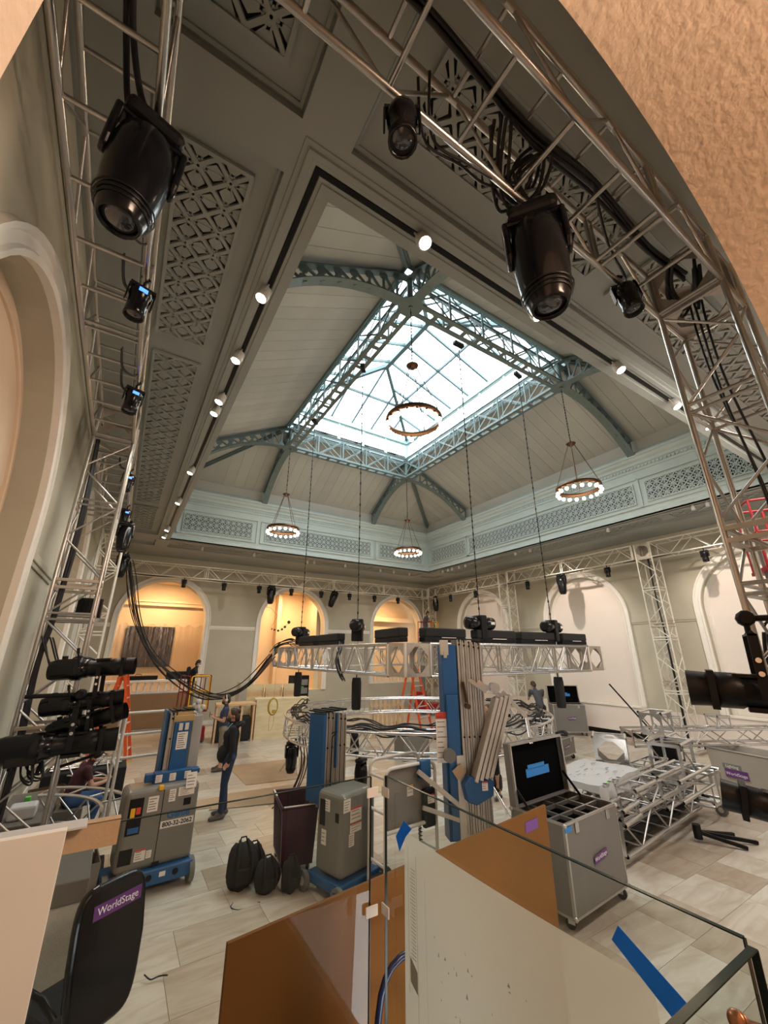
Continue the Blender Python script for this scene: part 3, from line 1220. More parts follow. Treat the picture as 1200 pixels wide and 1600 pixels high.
# roof over everything that is not glass, so that daylight comes through the skylight only
g = G()
rz = 11.5
g.quad((X0 - 2, -4, rz), (LX0 - .1, -4, rz), (LX0 - .1, 24, rz), (X0 - 2, 24, rz))
g.quad((LX1 + .1, -4, rz), (X1 + 2, -4, rz), (X1 + 2, 24, rz), (LX1 + .1, 24, rz))
g.quad((LX0 - .1, -4, rz), (LX1 + .1, -4, rz), (LX1 + .1, LY0 - .1, rz), (LX0 - .1, LY0 - .1, rz))
g.quad((LX0 - .1, LY1 + .1, rz), (LX1 + .1, LY1 + .1, rz), (LX1 + .1, 24, rz), (LX0 - .1, 24, rz))
for q in (((X0 - 2, -4), (X1 + 2, -4)), ((X1 + 2, -4), (X1 + 2, 24)), ((X1 + 2, 24), (X0 - 2, 24)), ((X0 - 2, 24), (X0 - 2, -4))):
    g.quad((*q[0], -.2), (*q[1], -.2), (*q[1], rz), (*q[0], rz))
G_roof = g.obj('ceiling_roof_deck', 'stage_grey', kind=struct)
# ================================================================ RIGGING
TS = .51
CH = mesh_cyl(.0245, 12).mesh('chord', 'aluminium')
BRC = mesh_cyl(.013, 8).mesh('brace', 'aluminium')
RNG = mesh_cyl(.017, 8).mesh('rung', 'aluminium')
CHS = mesh_cyl(.0245, 8).mesh('chord', 'aluminium_pale')
BRP = mesh_cyl(.015, 6).mesh('brace', 'aluminium_pale')
RNP = mesh_cyl(.018, 6).mesh('rung', 'aluminium_pale')


def AX(axis, t, a, b):
    return V({'x': (t, a, b), 'y': (a, t, b), 'z': (a, b, t)}[axis])


_pl = {}


def plate_mesh(kind, mt='aluminium_flat'):
    """gusseted end plate: square frame with corner triangles and a diamond opening (unit square, thin in z)"""
    if (kind, mt) in _pl:
        return _pl[(kind, mt)]
    g = G()
    w_ = .10
    for x0, y0, x1, y1 in ((0, 0, 1, w_), (0, 1 - w_, 1, 1), (0, w_, w_, 1 - w_), (1 - w_, w_, 1, 1 - w_)):
        g.box(x0, y0, -.004, x1, y1, .004)
    if kind == 'gusset':
        for sx, sy in ((0, 0), (1, 0), (1, 1), (0, 1)):
            q = .48
            tri = [(sx, sy), (sx + (q if sx == 0 else -q), sy), (sx, sy + (q if sy == 0 else -q))]
            if (sx + sy) % 2:
                tri = tri[::-1]
            g.prism(tri, .006, Mx.Translation((0, 0, -.003)))
    _pl[(kind, mt)] = g.mesh('end_plate', mt)
    return _pl[(kind, mt)]


def truss(axis, p0, L, label, cat='truss', group=None, bay=.51, sect=3.05, zig=(2, 3), chord=None, blocks=(), T=None, name='lighting_truss', fine=True):
    """box truss from p0 along an axis; faces 0: b=0, 1: b=TS (a runs), 2: a=0, 3: a=TS (b runs)"""
    t = thing(name, label, cat, p0, 0, group, M=T)
    chord = chord or CH
    BRC_, RNG_ = (BRP, RNP) if chord is CHS else (BRC, RNG)
    for a in (0, TS):
        for b_ in (0, TS):
            inst('chord', chord, place(AX(axis, 0, a, b_), AX(axis, L, a, b_)), t)
    n = max(1, int(round(L / bay)))
    face = [lambda t_, q: AX(axis, t_, q, 0), lambda t_, q: AX(axis, t_, q, TS), lambda t_, q: AX(axis, t_, 0, q), lambda t_, q: AX(axis, t_, TS, q)]
    bsec = max(1, int(round(sect / (L / n))))
    for fi, f in enumerate(face):
        for i in range(n + 1):
            u = L * i / n
            if i % bsec == 0 or i == n:
                for du in (-.04, .04):
                    uu = min(max(u + du, .0), L)
                    if fi in (0, 2, 3, 1):
                        inst('end_frame', RNG_, place(f(uu, 0), f(uu, TS)), t)
            elif fi not in zig:
                inst('rung', RNG_, place(f(u, 0), f(u, TS)), t)
            if i < n and fi in zig:
                u2 = L * (i + 1) / n
                a, b_ = (0, TS) if i % 2 == 0 else (TS, 0)
                inst('brace', BRC_, place(f(u + .03, a), f(u2 - .03, b_)), t)
    return t


def corner_block(p0, label, group=None, mt='aluminium_flat'):
    t = thing('corner_block', label, 'truss corner', p0, 0, group)
    pm = plate_mesh('gusset', mt)
    for M in (TR(0, 0, 0), TR(0, 0, TS), TR(0, 0, 0, 0, PI / 2), TR(0, TS, 0, 0, PI / 2), TR(0, 0, 0, PI / 2, PI / 2), TR(TS, 0, 0, PI / 2, PI / 2)):
        inst('gusset_plate', pm, M @ Mx.Diagonal((TS, TS, 1, 1)), t)
    for a in (0, TS):
        for b_ in (0, TS):
            inst('edge_tube', CHS, place((a, b_, 0), (a, b_, TS)), t)
    return t


ZT = 5.95
GT = 'perimeter lighting truss'
trL0 = truss('y', (-.885, 1.2, ZT), 5.66, 'aluminium truss along the left wall, nearest run above the big lamp', zig=(2, 3))
trL1 = truss('y', (-.885, 7.45, ZT), 4.95, 'aluminium truss along the left wall between its two towers', zig=(2, 3))
trL2 = truss('y', (-.885, 13.0, ZT), 5.8, 'aluminium truss along the left wall, far run beyond the second tower', zig=(2, 3), chord=CHS, bay=.6)
trN = truss('x', (-.3, .655, ZT), 4.26, 'aluminium truss crossing the top of the view below the arch', zig=(2, 3))
trF = truss('x', (-.3, 18.85, ZT - .08), 15.2, 'long aluminium truss along the far wall with three arches', zig=(2, 3), chord=CHS, bay=.62)
trR = truss('y', (14.95, 13.4, ZT), 5.4, 'aluminium truss along the right wall, far run by the room corner', zig=(2, 3), chord=CHS, bay=.6)
trR1 = truss('y', (14.95, 7.1, ZT), 5.75, 'aluminium truss along the right wall between its two towers', zig=(2, 3), chord=CHS, bay=.6)
trR2 = truss('y', (14.95, 1.2, ZT), 5.35, 'aluminium truss along the right wall, nearest run behind the near tower', zig=(2, 3), chord=CHS, bay=.6)
for x, y, lab in ((-.885, .655, 'corner block at top left where left and near trusses meet'), (3.98, .655, 'corner block on top of the near right truss tower'),
                  (-.885, 6.9, 'corner block on the nearest left wall tower'), (-.885, 12.45, 'corner block on the second left wall tower'),
                  (14.95, 12.88, 'corner block on the middle right wall tower'), (14.95, 6.5, 'corner block with diamond opening on the right wall tower'), (14.95, 18.85, 'corner block in the far room corner')):
    corner_block((x, y, ZT), lab)
for x, y, lab, ch in ((3.98, .655, 'thick aluminium truss tower rising at the right edge', CH), (-.885, 6.9, 'aluminium truss tower at the left carrying black spotlights', CH),
                      (-.885, 12.45, 'second aluminium truss tower along the left wall', CHS), (14.95, 6.5, 'aluminium truss tower between the two right wall arches', CHS),
                      (14.95, 12.88, 'aluminium truss tower on the right wall left of the middle arch', CHS), (14.95, 18.85, 'aluminium truss tower in the far room corner', CHS)):
    t = truss('z', (x, y, .05), ZT - .05, lab, zig=(0, 1, 2, 3), chord=ch, bay=.55, sect=1.8, name='truss_tower')
    G().box(-.1, -.1, -.05, TS + .1, TS + .1, 0).obj('base_plate', 'aluminium_flat', t)
    # flat section frames
    for z in (1.85, 3.65):
        g = G()
        for a in (0, TS):
            g.box(0, a - .02, z - .07, TS, a + .02, z - .03)
            g.box(0, a - .02, z + .03, TS, a + .02, z + .07)
            g.box(a - .02, 0, z - .07, a + .02, TS, z - .03)
            g.box(a - .02, 0, z + .03, a + .02, TS, z + .07)
        g.obj('section_frame', 'aluminium_flat', t, bevel=.004)
    t['category'] = 'truss tower'

# ---- the hanging square truss
QX0, QX1, QY0, QY1, QZ = 3.93, 9.45, 5.6, 12.4, 2.45
sq = {}
CHB = mesh_cyl(.025, 12).mesh('chord', 'aluminium_bright')
for ax_, p0, L, lab in (('x', (QX0 + TS, QY0, QZ), QX1 - QX0 - 2 * TS, 'near run of the hanging square truss in front of the lifts'),
                        ('y', (QX0, QY0 + TS, QZ), QY1 - QY0 - 2 * TS, 'left run of the hanging square truss'),
                        ('y', (QX1 - TS, QY0 + TS, QZ), QY1 - QY0 - 2 * TS, 'right run of the hanging square truss'),
                        ('x', (QX0 + TS, QY1 - TS, QZ), QX1 - QX0 - 2 * TS, 'far run of the hanging square truss')):
    truss(ax_, p0, L, lab, zig=(2, 3), bay=.42, sect=1.5, chord=CHB, name='hanging_truss', group='hanging square truss')
for x, y, lab in ((QX0, QY0, 'gusseted corner block of the hanging truss, nearest the camera'), (QX1 - TS, QY0, 'gusseted corner block at the right end of the hanging truss'),
                  (QX0, QY1 - TS, 'gusseted corner block at the left end of the hanging truss'), (QX1 - TS, QY1 - TS, 'gusseted corner block at the far corner of the hanging truss')):
    corner_block((x, y, QZ), lab, 'hanging square truss')

# ---- round truss on stands
RC, RR, RZ0, RZ1 = (6.72, 9.15), 3.25, 1.05, 1.44
t = thing('round_truss', 'large round aluminium truss ring standing low under the square truss', 'truss ring', (RC[0], RC[1], RZ0))
for r in (RR, RR - .42):
    for z in (0, RZ1 - RZ0):
        G().tube([(r * math.cos(2 * PI * i / 72), r * math.sin(2 * PI * i / 72), z) for i in range(72)], .025, 8, closed=True).obj('ring_tube', 'aluminium_bright', t)
nb = 60
for i in range(nb):
    a0, a1 = 2 * PI * i / nb, 2 * PI * (i + 1) / nb
    P_ = lambda r, a, z: V((r * math.cos(a), r * math.sin(a), z))
    hz = RZ1 - RZ0
    for r in (RR, RR - .42):
        inst('brace', BRC, place(P_(r, a0, 0 if i % 2 else hz), P_(r, a1, hz if i % 2 else 0)), t)
    inst('rung', BRC, place(P_(RR, a0, 0), P_(RR - .42, a0, 0)), t)
    if i % 2 == 0:
        inst('rung', BRC, place(P_(RR, a0, hz), P_(RR - .42, a0, hz)), t)
for k in range(6):
    a = 2 * PI * k / 6 + .35
    s_ = thing('truss_stand', 'aluminium pipe stand with splayed legs, ' + ['behind the leaning beams, right side', 'at the far side by the orange ladder', 'at the far left below the yellow cord', 'at the left end by the trailing cables', 'at the front behind the middle lift', 'at the front right behind the blue mast'][k], 'stand', (RC[0] + (RR - .2) * math.cos(a), RC[1] + (RR - .2) * math.sin(a), 0), a, 'pipe stands under the round truss')
    G().cyl((0, 0, .30), (0, 0, RZ0 - .03), .024, n=8).obj('pole', 'aluminium_bright', s_)
    for q in range(4):
        b_ = PI / 2 * q + .4
        G().cyl((0, 0, .55), (.42 * math.cos(b_), .42 * math.sin(b_), .02), .017, n=6).obj('leg', 'aluminium_bright', s_)

# ---- chain hoists and chain bags
def hoist(x, y, ax, lab, bag=True):
    z = QZ + TS
    t = thing('chain_hoist', lab, 'hoist', (x, y, z), ax)
    G().lathe([(.07, -.34), (.12, -.33), (.125, -.12), (.10, -.10), (.10, .10), (.125, .12), (.12, .31), (.08, .34)], TR(0, 0, .40, 0, 0, PI / 2), 14).obj('motor_body', 'black_gloss', t)
    G().cb(0, 0, .32, .16, .24, .46).obj('gearbox', 'black_metal', t, bevel=.02)
    G().cb(.22, -.128, .40, .10, .01, .05).obj('rating_plate', 'sticker_white', t)
    g = G().cyl((0, 0, .12), (0, 0, .03), .02, n=8)
    g.tube([(0, .04 * math.cos(a), .0 + .04 * math.sin(a)) for a in [i * PI / 5 for i in range(10)]], .009, 6, closed=True)
    g.obj('hook', 'chrome', t)
    # load chain up to the roof girder
    g = G()
    zt = 10.12 - z
    g.cyl((0, 0, .36), (0, 0, zt), .009, n=6)
    n = int((zt - .4) / .14)
    for i in range(n):
        g.cb(0, 0, .4 + i * .14, .03 if i % 2 else .012, .012 if i % 2 else .03, .05)
    g.obj('load_chain', 'black_metal', t)
    G().cb(0, 0, zt + .02, .30, .12, .10).obj('beam_clamp', 'black_metal', t, bevel=.02)
    if bag:
        b_ = G()
        b_.lathe([(.085, 0), (.095, .05), (.10, .5), (.085, .60)], TR(0, .0, 0), 12)
        o = b_.obj('chain_bag', 'black_fabric')
        tag(o, 'black fabric chain bag hanging below the hoist ' + bag, 'bag')
        o.location = (x + .02, y + .03, QZ - .72)
        G().cyl((0, 0, .60), (0, 0, .72), .012, n=6).obj('strap', 'black_metal', o)


hoist(4.25, 11.1, .7, 'black chain hoist on the left end of the hanging truss', 'at the left end of the square truss')
hoist(4.3, 7.9, .9, 'black chain hoist midway along the left run of the hanging truss', 'midway on the left run')
hoist(5.9, 5.85, 0, 'black chain hoist behind the blue mast on the near run', None)
hoist(8.1, 5.85, .2, 'black chain hoist near the right end of the hanging truss', 'by the crouched man in grey')

# ---- wrapped strip lights lying on the hanging truss
for x, y, rz, L, lab in ((4.2, 6.45, PI / 2 - .12, 1.05, 'black wrapped strip light next to the near corner block, left run'), (4.2, 9.0, PI / 2, 1.1, 'black wrapped strip light right of the left-run hoist'),
                         (4.18, 10.3, PI / 2, 1.0, 'black wrapped strip light left of the left-run hoist'), (4.95, 5.85, .03, 1.0, 'black wrapped strip light just right of the near corner block'),
                         (6.25, 5.85, .0, 1.1, 'black wrapped strip light right of the blue mast'), (7.55, 5.88, -.03, 1.1, 'black wrapped strip light under the right hoist'),
                         (8.75, 5.85, .0, .9, 'black wrapped strip light at the right end of the near run')):
    t = thing('strip_light', lab, 'stage light', (x, y, QZ + TS + .025), rz)
    G().cb(0, 0, .05, L, .16, .08).obj('bracket', 'black_metal', t, bevel=.01)
    G().cb(0, 0, .17, L * .98, .20, .16).obj('housing', 'black_fabric', t, bevel=.025)
    G().cb(.05, -.102, .085, L * .35, .006, .012).obj('label_strip', 'sticker_white', t)

# ---- moving heads
def mover(kind='big'):
    t = thing('moving_head', '-', 'stage light', (0, 0, 0), 0)
    g = G()
    g.box(-.19, -.13, -.15, .19, .13, -.03)
    g.obj('base', 'black_plastic', t, bevel=.05, seg=3)
    g = G()
    for x in (-.12, .12):
        g.tube([(x, 0, -.03), (x + .03, 0, .02), (x + .02, 0, .05), (x - .03, 0, .045), (x - .035, 0, .0)], .012, 6)
        g.cb(x, 0, .0, .05, .06, .05)
    g.obj('clamp', 'black_metal', t)
    g = G()
    for x in (-1, 1):
        g.prism([(-.07, -.12), (.07, -.12), (.085, -.28), (.08, -.46), (.04, -.53), (-.04, -.53), (-.08, -.46), (-.085, -.28)], .05, Mx(((0, 0, 1, .185 if x > 0 else -.235), (1, 0, 0, 0), (0, 1, 0, 0), (0, 0, 0, 1))))
    g.box(-.23, -.07, -.17, .23, .07, -.12)
    g.obj('yoke', 'black_gloss', t, bevel=.022, seg=3)
    g = G()
    prof = [(.06, -.18), (.13, -.19), (.175, -.25), (.195, -.38), (.198, -.55), (.188, -.72), (.170, -.86), (.138, -.96), (.128, -.985), (.118, -.99), (.110, -.955)]
    g.lathe(prof, n=20)
    h = g.obj('head', 'black_gloss', t)
    G().lathe([(.001, -.975), (.07, -.972), (.112, -.955), (.112, -.945)], n=18, cap=False).obj('front_lens', 'lens', h)
    g = G()
    for z in (-.84, -.87, -.90):
        g.lathe([(.172 + (z + .87) * .35, z), (.178 + (z + .87) * .35, z - .006), (.168 + (z + .87) * .35, z - .012)], n=20, cap=False)
    g.obj('cooling_fin', 'black_plastic', h)
    return t


def par(kind=0):
    t = thing('led_spotlight', '-', 'stage light', (0, 0, 0), 0)
    g = G()
    g.tube([(0, 0, -.10), (.0, 0, -.02), (.03, 0, .02), (.0, 0, .045), (-.03, 0, .02)], .012, 6)
    g.cb(0, 0, -.085, .18, .05, .03)
    g.obj('clamp', 'black_metal', t)
    g = G()
    for x in (-.095, .085):
        g.box(x, -.025, -.24, x + .010, .025, -.09)
    g.obj('yoke', 'black_metal', t, bevel=.004)
    h = G().lathe([(.03, -.105), (.075, -.11), (.08, -.14), (.078, -.18), (.070, -.19), (.070, -.30), (.073, -.36), (.066, -.362), (.060, -.345)], n=16).obj('can', 'black_gloss', t)
    G().lathe([(.001, -.352), (.055, -.348), (.060, -.342)], n=14, cap=False).obj('front_lens', 'lens', h)
    G().cb(0, -.079, -.155, .06, .008, .03).obj('display', 'display_blue', h)
    return t


MH = mover()
PR = par()
first = {'m': 1, 'p': 1}


def put(kind, loc, rz, tx, ty, label, sc=1., group=None):
    M = Mx.Translation(V(loc)) @ Mx.Rotation(rz, 4, 'Z') @ Mx.Rotation(tx, 4, 'X') @ Mx.Rotation(ty, 4, 'Y') @ Mx.Scale(sc, 4)
    src = MH if kind == 'm' else PR
    if first[kind]:
        first[kind] = 0
        src.matrix_basis = M
        WM[src.name] = M
        src['label'] = label
        if group:
            src['group'] = group
        return src
    return dup(src, M, label, group)


zl = ZT - .05
put('m', (-.38, 2.08, ZT - .02), .25, R(4), R(2), 'large black moving head lamp hanging at upper left', .86)
put('m', (2.02, 1.17, ZT - .02), -.9, R(3), R(-2), 'large black moving head lamp hanging at upper right', .93)
put('p', (.86, 1.17, ZT - .03), 2.6, R(3), 0, 'small black spotlight hanging near the top centre of the view', 1.15)
put('p', (3.27, 1.17, ZT + .06), 2.3, R(4), R(6), 'small black spotlight just right of the large right lamp', 1.12)
gp = 'small spotlights with blue displays on the left truss'
for i, (y, lab) in enumerate(((3.4, 'small spotlight with blue display, nearest on the left truss'), (5.1, 'small spotlight with blue display, second on the left truss'), (8.0, 'small spotlight with blue display, third along past the tower'),
                              (10.2, 'small spotlight with blue display, fourth on the left truss'), (13.8, 'small spotlight with blue display, farthest on the left truss'))):
    put('p', (-.37, y, ZT - .02), .25, R(2), R(3), lab, 1.12)
put('m', (-.37, 11.6, ZT), .3, R(-6), 0, 'black moving head on the left truss above the picture arch', .8)
put('m', (-.37, 15.6, ZT), .3, 0, 0, 'black moving head farthest along the left truss', .8)
names = {1.88: 'small black spotlight above the left far arch', 3.5: 'small black spotlight between left and middle far arches', 5.05: 'small black spotlight just left of the first moving head',
         6.6: 'small black spotlight above the middle far arch', 8.15: 'small black spotlight above the right side of the middle far arch', 9.75: 'small black spotlight right of the second moving head',
         11.27: 'small black spotlight left of the third far arch', 12.8: 'small black spotlight above the third far arch'}
for x, lab in names.items():
    put('p', (x, 18.86, ZT - .10), PI, 0, 0, lab + ' on the far truss', 1.15)
put('m', (5.62, 18.86, ZT - .12), .1, 0, 0, 'black moving head pointing down left of the middle far arch', .85)
put('m', (8.95, 18.86, ZT - .12), .3, R(14), R(12), 'black moving head tilted aside right of the middle far arch', .85)
for y, lab in ((16.9, 'small black spotlight left of the first right wall arch'), (15.0, 'small black spotlight above the first right wall arch'), (11.75, 'small black spotlight just right of the middle right tower'),
               (8.1, 'small black spotlight left of the tower with diamond block'), (5.0, 'small black spotlight on the nearest right wall truss run')):
    put('p', (14.96, y, ZT - .02), PI * .45, 0, 0, lab, 1.2)
put('m', (14.96, 18.2, ZT - .02), .8, 0, 0, 'slim black moving head near the far room corner', .85)
put('m', (14.96, 10.05, ZT - .02), PI / 2, 0, 0, 'black moving head above the middle right wall arch', .85)
# movers hanging under the round truss
for a, lab in ((3.05, 'black moving head under the left end of the round truss'), (3.42, 'second black moving head under the left side of the round truss'), (3.75, 'third black moving head under the left front of the round truss'),
               (4.45, 'black moving head under the front of the round truss right of the middle lift')):
    put('m', (RC[0] + (RR - .1) * math.cos(a), RC[1] + (RR - .1) * math.sin(a), RZ0 - .03), a, 0, 0, lab, .62)
for a, z, lab in ((1.85, .0, 'black moving head standing inside the far side of the round truss'), (4.9, .0, 'black moving head lying behind the grey control box')):
    M_ = put('m', (RC[0] + 2.2 * math.cos(a), RC[1] + 2.2 * math.sin(a), .01 + .17 * .62), a, PI, 0, lab, .62)

# ---- ellipsoidal spotlights
def leko():
    """local: lens barrel points to -X, yoke up"""
    t = thing('profile_spotlight', '-', 'stage light', (0, 0, 0), 0)
    g = G()
    T = TR(0, 0, 0, 0, 0, -PI / 2)
    g.lathe([(.05, -.36), (.10, -.345), (.112, -.30), (.112, -.14), (.125, -.12), (.125, -.04), (.105, -.02), (.10, .03)], T, 16)
    g.box(.05, -.10, -.115, .26, .10, -.02)
    h = g.obj('lamp_housing', 'black_gloss', t, bevel=.006)
    g = G()
    g.lathe([(.085, .0), (.088, .05), (.082, .06), (.082, .24), (.095, .26), (.097, .36), (.088, .37)], T, 16)
    g.box(-.28, -.05, .075, -.06, .05, .092)
    g.box(-.24, -.04, -.105, -.10, .04, -.08)
    b_ = g.obj('lens_barrel', 'black_plastic', t)
    g = G()
    g.lathe([(.088, .36), (.092, .40), (.098, .50)], T, 14, False)
    g.lathe([(.084, .36), (.088, .40), (.094, .50)], T, 14, False)
    g.box(-.40, -.11, -.10, -.365, .11, .105)
    g.obj('top_hat', 'black_metal', b_)
    g = G()
    for y in (-.135, .127):
        g.prism([(-.022, -.03), (.022, -.03), (.022, .30), (.0, .33), (-.022, .30)], .008, Mx(((1, 0, 0, -.16), (0, 0, 1, y), (0, 1, 0, 0), (0, 0, 0, 1))))
    g.box(-.182, -.135, .30, -.138, .135, .31)
    y_ = g.obj('yoke', 'black_metal', t)
    g = G()
    for z in (.10, .17):
        g.cyl((-.16, -.145, z), (-.16, -.136, z), .014, n=10)
        g.cyl((-.16, .136, z), (-.16, .145, z), .014, n=10)
    g.obj('yoke_bolt', 'chrome', y_, kind='stuff')
    g = G()
    g.cyl((-.16, 0, .31), (-.16, 0, .37), .015, n=8)
    g.lathe([(.03, -.05), (.045, -.04), (.045, .04), (.03, .05)], TR(-.16, 0, .40, 0, PI / 2), 10)
    g.cyl((-.16, 0, .40), (.24, 0, .41), .018, n=6)
    g.obj('clamp', 'black_metal', t)
    g = G()
    g.cyl((.04, -.11, -.02), (.06, -.15, -.17), .010, n=6)
    g.cyl((.06, -.15, -.17), (.065, -.155, -.23), .016, n=8)
    g.cyl((.22, .0, -.115), (.22, 0, -.15), .03, n=8)
    g.obj('knob', 'black_plastic', h)
    return t


LK = leko()
lk_first = [1]


def put_leko(loc, rz, pitch, label, roll=0, sc=1.):
    M = Mx.Translation(V(loc)) @ Mx.Rotation(rz, 4, 'Z') @ Mx.Rotation(pitch, 4, 'Y') @ Mx.Rotation(roll, 4, 'X') @ Mx.Scale(sc, 4)
    if lk_first[0]:
        lk_first[0] = 0
        LK.matrix_basis = M
        WM[LK.name] = M
        LK['label'] = label
        return LK
    return dup(LK, M, label)


put_leko((3.47, .87, 2.57), R(-68), R(2), 'black profile spotlight with hanging yoke at the right edge, upper one', 0, 1.1)
put_leko((3.455, .95, 1.93), R(-68), R(8), 'black profile spotlight at the right edge, lower one over the floor', 0, .86)
put_leko((-.30, 6.72, 2.62), R(168), R(3), 'black profile spotlight on the left tower, topmost of four', PI, 1.1)
put_leko((-.32, 6.70, 2.22), R(174), R(6), 'black profile spotlight on the left tower, second from the top', PI, 1.0)
put_leko((-.22, 6.74, 1.98), R(160), R(16), 'black profile spotlight on the left tower tilted downwards', PI)
put_leko((-.48, 6.60, 1.78), R(176), R(2), 'black profile spotlight on the left tower, lowest and longest', 0, 1.35)
t = thing('dimmer_box', 'black ribbed box fixed inside the left tower high up', 'box', (-.5, 8.2, 3.5))
G().cb(0, 0, 0, .34, .25, .30).obj('housing', 'black_plastic', t, bevel=.02)
g = G()
for i in range(6):
    g.cb(-.12 + i * .05, -.13, 0, .012, .02, .26)
g.obj('fin', 'black_metal', t)

# ---- chandeliers
def chandelier():
    t = thing('chandelier', '-', 'chandelier', (0, 0, 0))
    r, H = .54, 1.33
    rim = G().lathe([(r - .02, -.045), (r + .02, -.045), (r + .025, 0), (r + .02, .045), (r - .02, .045), (r - .025, 0), (r - .02, -.045)], n=40, cap=False).obj('ring', 'bronze', t)
    bm = G().sph((0, 0, 0), .047, 10, 6).mesh('bulb', 'bulb')
    sm = G().cyl((0, 0, 0), (0, 0, .05), .022, n=8).mesh('socket', 'bronze')
    for i in range(18):
        a = 2 * PI * i / 18
        inst('socket', sm, Mx.Translation(((r - .005) * math.cos(a), (r - .005) * math.sin(a), -.09)), rim)
        inst('bulb', bm, Mx.Translation(((r - .005) * math.cos(a), (r - .005) * math.sin(a), -.13)), rim)
    G().lathe([(.03, H - .09), (.06, H - .06), (.12, H - .02), (.13, H), (.05, H + .02), (.02, H + .06)], n=20).obj('canopy', 'bronze', t)
    for i in range(4):
        a = PI / 2 * i + .5
        G().cyl((r * math.cos(a), r * math.sin(a), .04), (.08 * math.cos(a), .08 * math.sin(a), H - .04), .009, n=6).obj('rod', 'bronze', t)
    return t


CD = chandelier()
ch_lab = ['round bronze chandelier with globe bulbs in front of the skylight, nearest of four', 'round bronze chandelier with globe bulbs at right before the right frieze',
          'round bronze chandelier with globe bulbs at left before the far frieze', 'round bronze chandelier with globe bulbs in the far corner, smallest of four']
for i, (x, y, z) in enumerate(((4.2, 5.55, 7.2), (9.6, 5.55, 6.95), (4.2, 13.35, 6.95), (9.6, 13.35, 6.9))):
    M = Mx.Translation((x, y, z))
    if i:
        c = dup(CD, M, ch_lab[i])
    else:
        CD.matrix_basis = M
        WM[CD.name] = M
        CD['label'] = ch_lab[0]
        c = CD
    g = G()
    L = ZH - .06 - z
    g.cyl((0, 0, 1.36), (0, 0, L), .006, n=5)
    n = int((L - 1.4) / .09)
    for k in range(n):
        g.cb(0, 0, 1.42 + k * .09, .028 if k % 2 else .01, .01 if k % 2 else .028, .06)
    g.obj('chain', 'black_metal', c)
    lamp('chandelier_light', 'POINT', (x, y, z - .1), 28, (1, .78, .5), .4)
bpy.data.objects['bulb']

# ---- track spots on the soffit edge
def track_head():
    t = thing('track_spot', '-', 'track light', (0, 0, 0))
    G().box(-.05, -.02, -.03, .05, .02, 0).obj('adapter', 'white_metal', t, bevel=.004)
    g = G()
    g.cyl((0, 0, -.03), (0, 0, -.06), .012, n=8)
    g.box(-.075, -.008, -.08, .075, .008, -.06)
    g.box(-.075, -.008, -.16, -.067, .008, -.06)
    g.box(.067, -.008, -.16, .075, .008, -.06)
    g.obj('bracket', 'white_metal', t)
    h = G().lathe([(.035, -.07), (.058, -.075), (.060, -.13), (.064, -.14), (.064, -.20), (.058, -.21)], n=16).obj('head', 'white_metal', t)
    G().lathe([(.001, -.213), (.05, -.2125)], n=14, cap=False).obj('lamp_face', 'spot_glow', h)
    return t


TH = track_head()
tf = 1
tl = {(.75, 3.72): 'track spot nearest the camera on the left soffit track', (.75, 4.95): 'bright track spot, second on the left soffit track', (.75, 6.1): 'track spot, first of a pair on the left soffit track',
      (.75, 6.5): 'track spot, second of a pair on the left soffit track', (.75, 9.3): 'bright track spot midway down the left soffit track', (.75, 11.6): 'track spot in the far half of the left soffit track',
      (.75, 14.6): 'track spot near the far end of the left soffit track', (.75, 15.6): 'track spot at the far end of the left soffit track', (1.87, 2.29): 'silver track spot nearest the top corner of the near soffit track',
      (3.59, 2.29): 'bright track spot just below the large right lamp', (5.42, 2.29): 'track spot right of the skylight hub on the near soffit track', (7.12, 2.29): 'bright track spot beside the near right tower',
      (8.32, 2.29): 'track spot seen through the near right tower'}
for (x, y), lab in tl.items():
    near = y < 3
    M = Mx.Translation((x, y, ZS + .02)) @ Mx.Rotation(0 if near else PI / 2, 4, 'Z') @ Mx.Rotation(R(-22 if near else 18), 4, 'X') @ Mx.Scale(1.15, 4)
    if tf:
        tf = 0
        TH.matrix_basis = M
        WM[TH.name] = M
        TH['label'] = lab
    else:
        dup(TH, M, lab)
    lamp('track_light', 'SPOT', (x + (0 if near else -.08), y + (.1 if near else 0), ZS - .28), 60, (1, .86, .68), .05, (14, 9.5, .5) if near and x < 4 else (x + 7, y + 4, 0), 42, .6)
pd = [(2.14, 17.0), (4.19, 16.95), (6.61, 17.05), (6.93, 17.0), (8.47, 16.9), (10.49, 17.0), (11.23, 16.9), (12.27, 17.0), (13.3, 15.5), (13.3, 15.1), (13.3, 14.8), (13.3, 14.3), (13.3, 13.85), (13.4, 10.94), (13.4, 10.2), (13.3, 6.93), (13.25, 4.4), (13.25, 4.05)]
PD = thing('ceiling_spot', 'small white cylinder spot, first from the left under the far soffit', 'ceiling spot', (0, 0, 0), 0, 'small white cylinder spots on the far and right soffits')
ORD = ['first', 'second', 'third', 'fourth', 'fifth', 'sixth', 'seventh', 'eighth', 'ninth', 'tenth']
PL = ['small white cylinder spot, %s from the left under the far soffit' % ORD[i] for i in range(8)] + ['small white cylinder spot, %s from the far corner under the right soffit' % ORD[i] for i in range(10)]
G().cyl((0, 0, 0), (0, 0, -.04), .02, n=8).obj('stem', 'white_metal', PD)
G().lathe([(.03, -.04), (.05, -.05), (.055, -.17), (.045, -.175)], n=12).obj('shade', 'white_metal', PD)
for i, (x, y) in enumerate(pd):
    M = Mx.Translation((x, y, ZS))
    if i:
        dup(PD, M, PL[i])
    else:
        PD.matrix_basis = M
        WM[PD.name] = M

